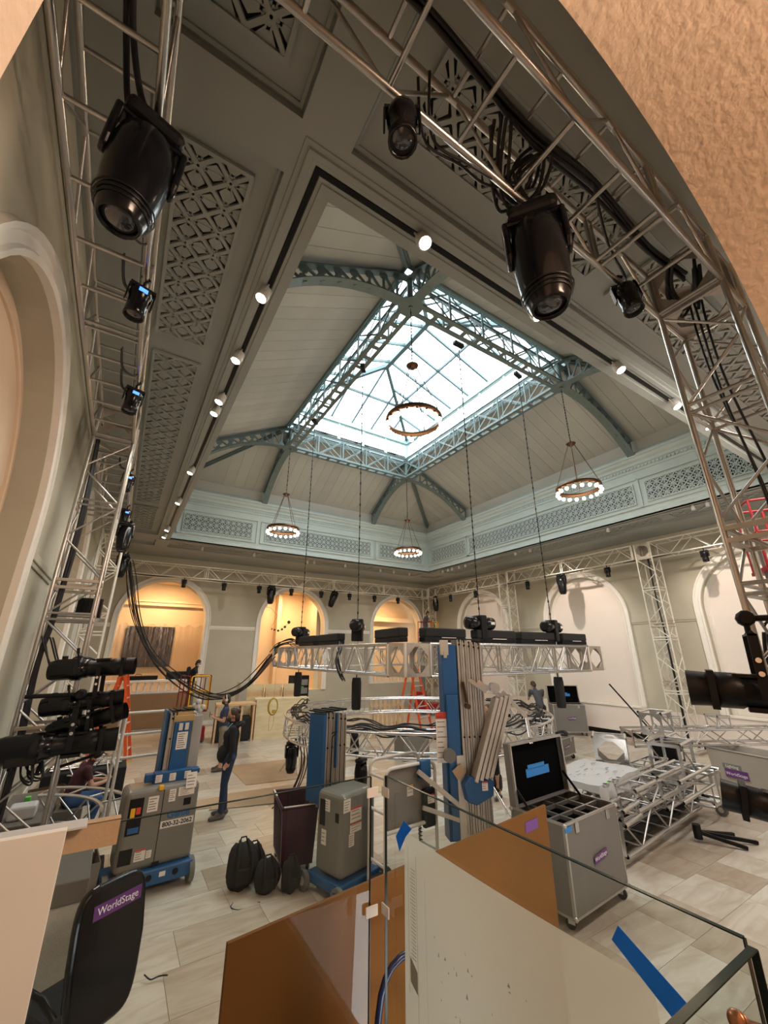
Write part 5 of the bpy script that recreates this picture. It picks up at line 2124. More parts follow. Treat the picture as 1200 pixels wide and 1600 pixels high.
def shell(g, w0, d0, w1, d1, z0, z1, th):
    o = [(-w0, -d0, z0), (w0, -d0, z0), (w0, d0, z0), (-w0, d0, z0), (-w1, -d1, z1), (w1, -d1, z1), (w1, d1, z1), (-w1, d1, z1)]
    i = [(x * (1 - th / abs(x)), y * (1 - th / abs(y)), z + (th if z == z0 else 0)) for x, y, z in o]
    vs = o + i
    fs = [(0, 1, 5, 4), (1, 2, 6, 5), (2, 3, 7, 6), (3, 0, 4, 7), (3, 2, 1, 0)]
    fs += [tuple(8 + k for k in reversed(f)) for f in fs]
    fs += [(4, 5, 13, 12), (5, 6, 14, 13), (6, 7, 15, 14), (7, 4, 12, 15)]
    g.add(vs, fs)


shell(g, w0, d0, w1, d1, z0, z1, th)
g.obj('tub', 'bin_purple', t)
g = G()
for k in range(7):
    y = -.30 + k * .10
    for sx in (-1, 1):
        G().bar((sx * (w0 + .004), y * .85, z0 + .04), (sx * (w1 + .004), y, z1 - .06), .035, .012, up=(sx, 0, 0)).obj('side_rib', 'bin_purple', t, bevel=.004)
g = G()
r_ = [(-w1, -d1), (w1, -d1), (w1, d1), (-w1, d1)]
g.tube([(x, y, z1) for x, y in r_], .018, 8, closed=True)
g.obj('rim', 'bin_purple', t)
for k, (a, b_) in enumerate((((-w1 + .02, -d1 - .006, z1 + .02), (w1 - .02, -d1 - .006, z1 + .02)), ((w1, -.3, z1 + .02), (w1, .38, z1 + .02)), ((-w1, .1, z1 + .02), (-w1, .4, z1 + .02)))):
    G().bar(a, b_, .02, .012).obj('tape_strip', 'sticker_white', t)
for x in (-.16, .16):
    for y in (-.3, .3):
        caster(t, x, y, .13, .05, x + y)

# ---- black bags
def bag(loc, s, lab, seed):
    rnd = random.Random(seed)
    bm = bmesh.new()
    bmesh.ops.create_icosphere(bm, subdivisions=3, radius=1)
    for v_ in bm.verts:
        n_ = v_.co.normalized()
        k = 1 + .13 * math.sin(n_.x * 6 + seed) * math.cos(n_.y * 5 + seed) + rnd.uniform(-.03, .03)
        v_.co = V((n_.x * s[0] * k, n_.y * s[1] * k, max(-s[2] * .85, n_.z * s[2] * k)))
        v_.co.z += s[2] * .85
    me = bpy.data.meshes.new('bag_body')
    bm.to_mesh(me)
    bm.free()
    me.materials.append(MAT['black_fabric'])
    me.polygons.foreach_set('use_smooth', [True] * len(me.polygons))
    t = thing('backpack', lab, 'bag', loc)
    link('bag_body', me, t)
    for q in (-1, 1):
        G().tube([(q * s[0] * .4, -s[1] * .9, s[2] * .4), (q * s[0] * .5, -s[1] * 1.15, s[2] * 1.0), (q * s[0] * .4, -s[1] * .75, s[2] * 1.6), (q * s[0] * .25, -s[1] * .1, s[2] * 1.9)], .018, 6).obj('strap', 'black_fabric', t)
    G().tube([(-.05, 0, s[2] * 1.8), (-.03, 0, s[2] * 2.0), (.03, 0, s[2] * 2.0), (.05, 0, s[2] * 1.8)], .01, 6).obj('handle', 'black_fabric', t)
    g = G()
    g.box(-s[0] * .5, -s[1] * 1.08, s[2] * .3, s[0] * .5, -s[1] * .8, s[2] * .95)
    g.obj('pocket', 'black_fabric', t, bevel=.03)
    return t


bag((1.84, 6.36, 0), (.19, .15, .27), 'black backpack on the marble floor, leftmost and tallest of the pile', 2)
bag((2.10, 6.10, 0), (.16, .13, .19), 'black backpack in the middle of the floor pile', 5)
bag((2.05, 6.55, 0), (.15, .14, .20), 'black backpack at the back of the floor pile', 11)
b3 = bag((2.36, 5.95, 0), (.12, .11, .19), 'dark bag at the right end of the pile under the purple bin', 9)
cable([(1.75, 6.12, .012), (1.66, 5.98, .012), (1.75, 5.88, .012), (1.9, 5.95, .012), (1.98, 5.9, .012)], .006, 'thin black cord looped on the floor before the backpacks')
cable([(.70, 5.30, .010), (.76, 5.22, .010), (.83, 5.22, .010), (.88, 5.18, .010)], .006, 'short piece of brown cord lying on the marble floor')

# ---- cardboard sheets on the floor
for (pts, z, lab) in (([(3.0, 12.5), (5.7, 12.3), (4.6, 10.4), (3.0, 10.6)], .004, 'large cardboard sheet on the floor left of the round truss'),
                      ([(2.4, 10.2), (4.6, 10.0), (4.2, 8.85), (2.0, 9.4)], .009, 'cardboard sheet on the floor right of the standing woman'),
                      ([(1.5, 10.1), (2.4, 10.1), (2.4, 9.5), (1.6, 9.6)], .004, 'small cardboard sheet behind the left lift'),
                      ([(9.6, 7.6), (11.4, 6.6), (11.9, 7.3), (10.2, 8.4)], .004, 'cardboard sheet under the small low flight case'),
                      ([(4.4, 8.8), (6.0, 8.4), (6.4, 9.8), (4.8, 10.0)], .004, 'cardboard sheet under the front of the round truss')):
    o = G().prism(pts, .005, TR(0, 0, z)).obj('cardboard_sheet', 'cardboard')
    tag(o, lab, 'cardboard sheet')

# ---- ladders
def ladder(loc, rz, H, lab, w_=.5, spread=.45):
    t = thing('step_ladder', lab, 'ladder', loc, rz)
    for sy, nm in ((-1, 'front'), (1, 'back')):
        for sx in (-1, 1):
            a, b_ = V((sx * w_ / 2, sy * spread, 0)), V((sx * w_ * .30, sy * .05, H))
            G().bar(a, b_, .035, .075, up=(0, 1, 0)).obj('rail', 'ladder_orange', t)
        n = int(H / .30)
        for k in range(1, n):
            t_ = k / n
            wl_ = w_ / 2 * (1 - t_) + w_ * .30 * t_
            y = sy * (spread * (1 - t_) + .05 * t_)
            if sy < 0 or k % 2 == 0:
                G().cb(0, y, H * t_, wl_ * 2, .07 if sy < 0 else .02, .02).obj('step', 'white_metal', t)
    G().cb(0, 0, H, w_ * .66, .2, .05).obj('top_cap', 'ladder_orange', t, bevel=.01)
    g = G()
    for sx in (-1, 1):
        g.cb(sx * w_ / 2, -spread, .03, .07, .09, .06)
    g.obj('foot', 'safety_yellow', t)
    return t


ladder((.30, 14.6, 0), 1.35, 2.25, 'orange step ladder in front of the left far arch', .55, .5)
ladder((9.6, 13.2, 0), .3, 2.35, 'orange step ladder standing inside the round truss', .7, .62)

# ---- red scissor-mast lifts with yellow gates
def red_lift(loc, rz, zf, lab):
    t = thing('red_lift', lab, 'lift', loc, rz)
    G().cb(0, 0, .30, .72, 1.2, .42).obj('chassis', 'safety_red', t, bevel=.03)
    for x in (-.33, .33):
        for y in (-.45, .45):
            wheel(t, x, y, .15, .08)
    G().cb(0, .35, .75, .55, .35, .55).obj('battery_cover', 'safety_red', t, bevel=.04)
    for k in range(4):
        g = G()
        z1_ = .5 + (zf + .3) * (k + 1) / 4
        g.box(-.14 + k * .02, .30 - k * .05, .4, .14 - k * .02, .36 - k * .05, max(z1_, .9))
        g.obj('mast_section', 'case_grey', t, bevel=.006)
    G().box(-.36, -.55, zf - .06, .36, .30, zf).obj('platform', 'safety_red', t, bevel=.01)
    for z in (zf + .55, zf + 1.08):
        G().tube(rounded([(-.36, -.55, z), (-.36, .28, z), (.36, .28, z), (.36, -.55, z)], .08), .019, 8).obj('guard_rail', 'safety_red', t)
    for x, y in ((-.36, -.55), (-.36, -.1), (-.36, .26), (.36, -.55), (.36, -.1), (.36, .26), (0, .28)):
        G().cyl((x, y, zf), (x, y, zf + 1.08), .019, n=8).obj('rail_post', 'safety_red', t)
    G().tube(rounded([(-.31, -.56, zf + .12), (-.31, -.56, zf + 1.08), (.31, -.56, zf + 1.08), (.31, -.56, zf + .12)], .08), .024, 8).obj('gate_frame', 'safety_yellow', t)
    G().cb(0, -.56, zf + .60, .60, .02, .07).obj('gate_bar', 'safety_yellow', t)
    gp_ = G().cb(0, -.56, zf + .10, .64, .03, .16).obj('gate_plate', 'safety_yellow', t, bevel=.01)
    sticker(gp_, FACE(.1, -.577, zf + .10, 'f'), .14, .08)
    return t


red_lift((2.48, 16.5, 0), R(14), 1.0, 'red lift with yellow gate carrying the man in black, left')
red_lift((13.55, 17.4, 0), R(25), 3.3, 'red lift with yellow gate raised high by the far corner')
red_lift((8.8, 1.98, 0), R(30), 4.1, 'red lift raised high at the right edge behind the near tower')

# ---- plywood counter, wooden crates, table
t = thing('plywood_counter', 'tall plywood panel counter with a pine post frame under the middle far arch', 'counter', (4.5, 15.6, 0), R(-12))
G().box(0, 0, .0, 1.75, .02, 1.25).obj('front_panel', 'plywood', t)
G().box(-.05, 0, 1.25, 1.85, .6, 1.28).obj('top', 'plywood', t)
for x, y in ((.0, .55), (1.7, .55), (1.7, .05), (.03, .03)):
    G().box(x, y, 0, x + .06, y + .05, 1.25).obj('post', 'pine', t)
t = thing('work_table', 'pine framed work table with black gear under it, left of the plywood counter', 'table', (3.15, 15.6, 0), R(-8))
G().box(0, 0, 1.12, 1.3, .75, 1.18).obj('tabletop', 'pine', t)
for x in (.02, .42, .82, 1.22):
    for y in (.02, .67):
        G().box(x, y, 0, x + .06, y + .06, 1.12).obj('leg', 'pine', t)
G().box(.02, .1, .02, 1.2, .65, .75).obj('gear_pile', 'black_fabric', t, bevel=.05)
for k in range(3):
    t = thing('plywood_crate', ['open plywood crate, left of three on the counter', 'open plywood crate, middle of three on the counter', 'open plywood crate, right of three on the counter'][k], 'crate', (4.35 + k * .66, 16.45 - k * .13, 1.16 if False else 0), R(-11))
    z = 1.28
    G().box(0, .30, z - 1.28, .62, .33, z + .42).obj('back_panel', 'plywood', t)
    G().box(0, 0, z - 1.28, .02, .30, z + .30).obj('side_panel', 'plywood', t)
    G().box(.60, 0, z - 1.28, .62, .30, z + .30).obj('side_panel', 'plywood', t)
    G().box(0, .12, z - .1, .62, .14, z + .18).obj('step_panel', 'pine', t)
    G().box(0, -.02, z - 1.28, .62, 0, z + .02).obj('front_panel', 'plywood', t)
# yellow coiled cord hanging from the truss end
g = G()
g.tube([(3.93, 12.0, 2.4), (3.93, 12.0, 1.62)], .004, 5)
for q in range(4):
    g.tube([(3.93 + (.115 + q * .008) * math.sin(a), 12.0 + q * .012, 1.42 + (.20 + .006 * q) * math.cos(a)) for a in [2 * PI * i / 20 for i in range(20)]], .011, 5, closed=True)
g.tube([(3.87, 12, 1.25), (3.84, 12, 1.0), (3.86, 12, .82), (3.92, 12, .84), (3.98, 12, 1.02), (3.97, 12, 1.25)], .005, 5)
g.cb(3.96, 12.0, 1.30, .08, .06, .08)
tag(g.obj('coiled_cord', 'yellow_cord'), 'coil of yellow cord hanging before the plywood counter', 'cord')
# chair and black racks behind the counter
t = thing('equipment_rack', 'black equipment rack standing behind the plywood crates', 'rack', (6.3, 16.9, 0), .1)
G().box(0, 0, 0, .7, .5, 1.95).obj('rack_frame', 'black_metal', t, bevel=.01)
g = G()
for i in range(5):
    g.box(.06, -.012, .3 + i * .32, .64, 0, .52 + i * .32)
g.obj('rack_unit', 'case_grey', t, bevel=.004)
g = G()
g.box(.1, -.016, 1.50, .45, -.012, 1.53)
g.obj('label_strip', 'tape_green', t)
t = thing('grey_monitor', 'grey cloth-covered box standing at the left end of the counter', 'box', (4.25, 17.5, 0), .1)
G().prism([(0, 0), (.7, 0), (.6, 1.75), (.1, 1.75)], .4, Mx(((1, 0, 0, 0), (0, 0, 1, 0), (0, 1, 0, 0), (0, 0, 0, 1)))).obj('cover', 'grey_cloth', t, bevel=.03)
# pine slatted crate inside the ring
t = thing('slatted_pallet', 'row of upright pine slats seen through the round truss', 'pallet', (8.0, 13.6, 0), -.2)
for i in range(8):
    G().box(i * .17, 0, 0, i * .17 + .09, .03, 1.25).obj('slat', 'pine', t)
for z in (.2, 1.0):
    G().box(0, .03, z, 1.30, .06, z + .09).obj('crossbar', 'pine', t)
o = G().box(0, 0, 0, .55, .4, .42).obj('red_toolbox', 'safety_red', None, bevel=.04)
tag(o, 'red box on the floor by the orange ladder in the ring', 'box')
o.location = (9.9, 12.0, .0)
o = G().box(0, 0, 0, .9, .5, .62).obj('storage_chest', 'case_grey', None, bevel=.02)
tag(o, 'dark grey chest on the floor inside the round truss', 'chest')
o.location = (7.2, 10.4, .0)

# ---- picture wrapped in plastic film in the left alcove
t = thing('framed_picture', 'large dark abstract picture behind plastic film in the left alcove', 'picture', (1.2, 22.3, 3.1))
G().box(-.98, -.03, -.85, .95, 0, .88).obj('canvas', 'painting', t)
G().box(-1.0, -.015, -.87, .97, .02, .90).obj('frame', 'black_metal', t)
g = G()
for i in range(41):
    x = -1.6 + i * .08
    pass
N = 60
vs, fs = [], []
for i in range(N + 1):
    x = -1.75 + 4.0 * i / N
    for j, z in enumerate((-1.9, -1.0, 0, .95)):
        vs.append((x, -.12 + .05 * math.sin(i * 1.9 + j) + .02 * math.sin(i * 4.7), z + (.06 * math.sin(i * .8) if j == 3 else 0)))
for i in range(N):
    for j in range(3):
        a = i * 4 + j
        fs.append((a, a + 4, a + 5, a + 1))
g.add(vs, fs, True)
m = bpy.data.materials.new('film')
m.use_nodes = True
nt = m.node_tree
nt.nodes.clear()
out = nt.nodes.new('ShaderNodeOutputMaterial')
mx = nt.nodes.new('ShaderNodeMixShader')
tr = nt.nodes.new('ShaderNodeBsdfTransparent')
tr.inputs[0].default_value = (.9, .85, .8, 1)
gl = nt.nodes.new('ShaderNodeBsdfGlossy')
gl.inputs['Roughness'].default_value = .18
mx.inputs[0].default_value = .16
nt.links.new(tr.outputs[0], mx.inputs[1])
nt.links.new(gl.outputs[0], mx.inputs[2])
nt.links.new(mx.outputs[0], out.inputs[0])
MAT['film'] = m
o = g.obj('plastic_film', 'film')
o.location = (1.2, 22.0, 3.1)
tag(o, 'loose clear plastic film hung across the alcove before the picture', 'plastic film')
# wire mobile in the middle alcove
g = G()
base = V((6.3, 21.6, 5.0))
g.tube([base + V((-.9, 0, -.25)), base + V((-.3, 0, .15)), base + V((.2, 0, .1)), base + V((.6, 0, -.3))], .008, 5)
g.tube([base + V((0, 0, .1)), base + V((0, 0, 1.0))], .005, 5)
g.tube([base + V((.6, 0, -.3)), base + V((.3, 0, -.9)), base + V((.8, 0, -1.05)), base + V((1.3, 0, -.6))], .008, 5)
for dx, dz, r in ((-1.2, -.2, .07), (-1.0, -.27, .08), (-.8, -.3, .06), (.35, -.98, .04), (.5, -1.02, .05), (.7, -1.05, .06), (.9, -.98, .06), (1.05, -.85, .07), (1.25, -.6, .09)):
    c = base + V((dx, 0, dz))
    g.cyl(c + V((0, -.006, 0)), c + V((0, .006, 0)), r, n=10)
tag(g.obj('wire_mobile', 'black_metal'), 'hanging wire mobile with dark red discs in the middle alcove', 'mobile')

# ---- truss pile at right
FLATB = plate_mesh('gusset', 'aluminium_bright')


def loose_truss(loc, rz, L, lab, w_=.51, h_=.51, zoff=0, nb=None, ends='gusset', pitch=0., roll=0., rr=.024, name='stacked_truss'):
    M = Mx.Translation(V(loc)) @ Mx.Rotation(rz, 4, 'Z') @ Mx.Rotation(pitch, 4, 'Y') @ Mx.Rotation(roll, 4, 'X')
    t = thing(name, lab, 'truss', M=M)
    t['category'] = 'truss section'
    tube = mesh_cyl(rr * 1.15, 10).mesh('chord', 'aluminium_bright')
    for y in (0, w_):
        for z in (0, h_):
            inst('chord', tube, place((0, y, z), (L, y, z)), t)
    nb = nb or max(1, int(L / .45))
    for i in range(nb):
        x0, x1 = L * i / nb, L * (i + 1) / nb
        for y in (0, w_):
            inst('brace', BRC, place((x0, y, 0 if i % 2 else h_), (x1, y, h_ if i % 2 else 0)), t)
        for z in (0, h_):
            inst('rung', BRC, place((x1, 0, z), (x1, w_, z)), t)
    for x in (0, L):
        pm = FLATB if ends == 'gusset' else plate_mesh('frame', 'aluminium_bright')
        inst('end_plate', pm, TR(x, 0, 0, 0, 0, 0) @ Mx(((0, 0, 1, 0), (1, 0, 0, 0), (0, 1, 0, 0), (0, 0, 0, 1))) @ Mx.Diagonal((w_, h_, 1.5, 1)), t)
    return t


# dolly and long sections running away to the right
loose_truss((7.0, 4.0, .58), R(6), 2.6, 'long truss section under the front edge of the plan sheet', .30, .26, nb=5, ends='frame')
az = R(6)
loose_truss((6.9, 4.42, .18), az, 2.9, 'middle aluminium truss low in the right pile, between the outer two', .26, .40, nb=5)
loose_truss((8.4, 4.30, .30), az, 1.5, 'truss section with square ends under the open cubes', .40, .42, nb=2, ends='frame', rr=.03)
loose_truss((6.45, 3.95, .16), az, 3.1, 'long aluminium truss at the bottom of the right pile, nearest the case', .42, .40)
loose_truss((6.75, 4.75, .20), az, 3.0, 'long aluminium truss low in the right pile, behind the nearest one', .42, .42)
loose_truss((6.6, 4.40, .62), az, 3.0, 'long aluminium truss on top of the low ones, half under the paper sheet', .34, .22)
loose_truss((7.9, 3.78, .60), az, 1.55, 'short square-ended truss piece lying at the front of the right pile', .30, .28, nb=1, ends='frame')
loose_truss((6.35, 3.85, .56), R(10), .62, 'shiny short truss coupling beside the open flight case', .26, .16, nb=1, ends='frame')
loose_truss((8.25, 4.72, .80), R(30), .55, 'cube truss corner with diamond side, left of three on the pile', .55, .50, nb=1)
loose_truss((8.75, 4.05, .74), R(10), .80, 'open box truss cube in the middle on top of the pile', .52, .52, nb=1, ends='frame')
loose_truss((9.35, 4.55, 1.27), R(10), .70, 'open truss cube highest on the right pile', .40, .40, nb=1, ends='gusset')
loose_truss((9.6, 3.95, .28), R(96), .75, 'upright truss end piece at the right end of the pile', .34, .5, nb=1, ends='frame')
loose_truss((9.95, 4.0, .28), R(94), .75, 'second upright truss end piece at the far right end of the pile', .28, .48, nb=1, ends='frame')
loose_truss((10.4, 5.75, .80), R(-28), 3.8, 'long bright truss at right resting behind the grey tubs', .45, .32)
loose_truss((11.3, 5.35, 1.12), R(-28), .30, 'small white truss bracket on the long bright truss, left one', .30, .26, nb=1, ends='frame')
loose_truss((12.4, 4.77, 1.12), R(-28), .32, 'small white truss bracket on the long bright truss, right one', .36, .26, nb=1, ends='frame')
t = thing('truss_dolly', 'low black wheeled dolly under the right truss pile', 'dolly', (6.9, 4.2, 0), az)
G().box(0, 0, .10, 2.6, .9, .15).obj('deck', 'black_metal', t, bevel=.01)
for x in (.15, 2.45):
    for y in (.1, .8):
        caster(t, x, y, .10, .045)
# paper sheet over the pile
N1, N2 = 33, 23
vs, fs = [], []
M_ = Mx.Translation((6.42, 4.02, .92)) @ Mx.Rotation(R(8), 4, 'Z')
for i in range(N1 + 1):
    for j in range(N2 + 1):
        x, y = 1.65 * i / N1, 1.15 * j / N2
        z = .006 * math.sin(i * .55 + j * .3) + .005 * math.sin(j * .8 - i * .35)
        e = max(0, .20 - y)
        z -= e * .95
        y2 = y + e * .85 + .02 * math.sin(i * 1.1) * e / .2
        x2 = x
        if x < .10:
            z -= (.10 - x) * .9
            x2 = x + (.10 - x) * .6
        vs.append(tuple(M_ @ V((x2, y2, z))))
for i in range(N1):
    for j in range(N2):
        a = i * (N2 + 1) + j
        fs.append((a, a + N2 + 1, a + N2 + 2, a + 1))
g = G().add(vs, fs, False)
o = g.obj('drawing_sheet', 'paper')
md = o.modifiers.new('thick', 'SOLIDIFY')
md.thickness = .002
tag(o, 'large white plan sheet spread over the right truss pile', 'paper sheet')
g = G()
rnd = random.Random(3)
for k in range(26):
    x, y = rnd.uniform(.15, 1.3), rnd.uniform(.2, .9)
    g.T = M_ @ Mx.Translation((x, y, .028))
    g.box(0, 0, 0, rnd.uniform(.03, .16), .008, .001)
for k in range(4):
    g.T = M_ @ Mx.Translation((.2 + k * .17, .155, .02))
    g.box(0, 0, 0, .06, .05, .001)
g.obj('printed_lines', 'ink', o)
g = G()
g.T = M_
g.box(.30, .16, .012, .36, .20, .015)
g.obj('green_tape', 'tape_green', o)
# tubs with purple labels
def tub(loc, rz, lab, w0, d0, h, label=True, mt='grey_tub'):
    t = thing('plastic_tub', lab, 'tub', loc, rz)
    g = G()
    shell(g, w0 * .9, d0 * .9, w0, d0, 0.02, h, .015)
    g.obj('tub_body', mt, t)
    G().tube([(-w0, -d0, h), (w0, -d0, h), (w0, d0, h), (-w0, d0, h)], .018, 6, closed=True).obj('rim', mt, t)
    if label:
        T = FACE(-w0 * .2, -d0 * .97, h * .45, 'f')
        g = G()
        g.T = T
        g.box(-.20, -.09, 0, .24, .07, .004)
        s_ = g.obj('purple_sticker', 'sticker_purple', t)
        text('sticker_text', 'WorldStage', .085, T @ Mx.Translation((.02, -.02, .006)), 'ink_white', s_)
        g = G()
        g.T = T
        g.box(-.22, .07, 0, .14, .17, .003)
        s2 = g.obj('grey_sticker', 'case_grey', t)
        text('sticker_text', 'Lighting', .08, T @ Mx.Translation((-.04, .12, .005)), 'ink_white', s2)
    return t


mat('grey_tub', (.40, .37, .33), .5, var=.04)
tub((12.17, 4.27, 0), R(-100), 'pale grey tub with a purple label, at the right below the bright truss', .62, .40, .78)
tub((11.0, 3.2, 0), R(-70), 'dark tub behind the lower right profile spotlight', .34, .26, .50, False, 'black_plastic')
t = thing('motor_case', 'black plastic case with pale window between pile and tub', 'case', (10.1, 4.75, 0), R(10))
G().box(0, 0, 0, .52, .45, .98).obj('case_body', 'black_plastic', t, bevel=.03)
G().box(.20, -.012, .72, .36, 0, .86).obj('label_window', 'sticker_white', t, bevel=.006)
t = thing('floor_tripod', 'black folded tripod feet lying on the floor before the right pile', 'tripod', (8.3, 3.85, 0), R(-10))
for a, L in ((-.5, .85), (-.1, .75), (-.9, .6)):
    G().bar((0, 0, .14), (L * math.cos(a), L * math.sin(a), .03), .05, .05).obj('leg', 'black_metal', t, bevel=.01)
G().cyl((0, 0, .05), (0, 0, .24), .06, n=10).obj('hub', 'black_plastic', t)
t = thing('caster_stand', 'black wheeled stand leg under the right end of the pile', 'stand', (9.9, 4.1, 0))
wheel(t, 0, 0, .10, .05)
G().bar((0, 0, .12), (.0, .3, .30), .05, .05).obj('arm', 'black_metal', t)
o = G().cyl((0, 0, 0), (.95, -.75, 1.35), .022, n=8).obj('lighting_pole', 'black_metal')
tag(o, 'black pole leaning by the tower with the diamond block', 'pole')
o.location = (13.2, 7.9, .35)
o.matrix_basis = Mx.Translation((13.9, 6.6, 1.55)) @ Mx.Rotation(PI, 4, 'X') @ Mx.Rotation(0, 4, 'Z')
o.matrix_basis = Mx.Identity(4)
me = G().cyl((12.6, 7.4, 1.95), (13.6, 6.4, .02), .022, n=8).mesh('lighting_pole', 'black_metal')
o.data = me

# ---- left: stacked arched truss, benches and boxes
def arc_truss(cx, cy, z, r, a0, a1, lab, h=.35, n=10, tilt=0.):
    M = Mx.Translation((cx, cy, z)) @ Mx.Rotation(tilt, 4, 'Y')
    t = thing('curved_truss', lab, 'truss section', M=M)
    P_ = lambda r_, a, zz: V((r_ * math.cos(a), r_ * math.sin(a), zz))
    for rr_ in (r, r - .35):
        for zz in (0, h):
            G().tube([P_(rr_, a0 + (a1 - a0) * i / (2 * n), zz) for i in range(2 * n + 1)], .022, 8).obj('curved_chord', 'aluminium_bright', t)
    for i in range(n):
        p0, p1 = a0 + (a1 - a0) * i / n, a0 + (a1 - a0) * (i + 1) / n
        for rr_ in (r, r - .35):
            inst('brace', BRC, place(P_(rr_, p0, 0 if i % 2 else h), P_(rr_, p1, h if i % 2 else 0)), t)
        inst('rung', BRC, place(P_(r, p1, h), P_(r - .35, p1, h)), t)
        inst('rung', BRC, place(P_(r, p1, 0), P_(r - .35, p1, 0)), t)
    return t


arc_truss(-1.0, 7.3, .42, 1.55, R(-5), R(70), 'curved white truss segment beside the seated person, nearer one', .45, 4)
arc_truss(-1.2, 10.2, .55, 1.5, R(-10), R(70), 'curved white truss segment behind the seated person', .35, 5)
t = thing('work_bench', 'long low bench with grey sheet sides under the left tower', 'bench', (-.98, 7.8, 0), 0)
G().box(0, 0, .62, .60, 1.6, .70).obj('bench_top', 'stage_grey', t, bevel=.01)
G().box(0, 0, 0, .58, .03, .62).obj('side_sheet', 'case_grey', t)
G().box(.55, 0, 0, .58, 1.6, .62).obj('side_sheet', 'case_grey', t)
o = G().box(0, 0, 0, .30, .26, .16).obj('plastic_box', 'paper', None, bevel=.03)
tag(o, 'small translucent box of parts on the left bench', 'box')
o.location = (-.85, 8.0, .70)
o = G().box(0, 0, 0, .07, .07, .06).obj('tape_roll', 'tape_green', None, bevel=.01)
tag(o, 'green tape roll on the left bench', 'tape')
o.location = (-.78, 8.9, .70)
o = G().box(0, 0, 0, .62, .5, .34).obj('black_crate', 'black_plastic', None, bevel=.03)
tag(o, 'open black crate on the floor behind the left lift', 'crate')
o.location = (-.35, 11.4, 0)
for k in range(5):
    o = G().cyl((0, 0, 0), (1.2, .15, 0), .025, n=8).obj('pipe', 'aluminium_bright')
    o.location = (-.7, 11.2 + k * .09, .62 + .02 * (k % 2))
    tag(o, 'bright aluminium pipe in the bundle on the black crate', 'pipe', 'pipes on the black crate')
o = G().box(0, 0, 0, 1.4, .7, .59).obj('pipe_trestle', 'black_fabric', None, bevel=.02)
tag(o, 'black draped trestle under the bright pipes', 'trestle')
o.location = (-.8, 11.0, 0)
o.hide_render = False
for i, (x, y, h, mt, lab) in enumerate(((-.25, 8.15, .38, 'stage_grey', 'dark stage box at the feet of the seated person'), (.0, 7.1, .42, 'case_grey', 'grey open box between the left tower and the left lift'),
                                      (-.6, 9.9, .55, 'cardboard', 'cardboard box by the left wall'), (-.6, 10.6, .45, 'wood_beam', 'dark wooden box by the left wall'))):
    t = thing('storage_box', lab, 'box', (x, y, 0), .1 * i)
    g = G()
    shell(g, .26, .22, .27, .23, .0, h, .012)
    g.obj('box_body', mt, t)
    G().box(-.24, -.2, h * .5, .24, .2, h * .55).obj('contents', 'black_fabric', t)
t = thing('cable_lamp', 'black battery lamp case standing on the far left balustrade', 'case', (2.35, Y1 + .12, 1.80))
G().box(-.45, -.12, 0, .45, .14, .30).obj('case_body', 'black_plastic', t, bevel=.03)
t = thing('long_case', 'long black case lying on the left balustrade below the picture', 'case', (.9, Y1 + .12, 1.80))
G().box(-.7, -.1, 0, .7, .12, .16).obj('case_body', 'black_plastic', t, bevel=.03)
G().tube([(-.1, 0, .16), (-.1, 0, .22), (.1, 0, .22), (.1, 0, .16)], .012, 6).obj('handle', 'black_metal', t)
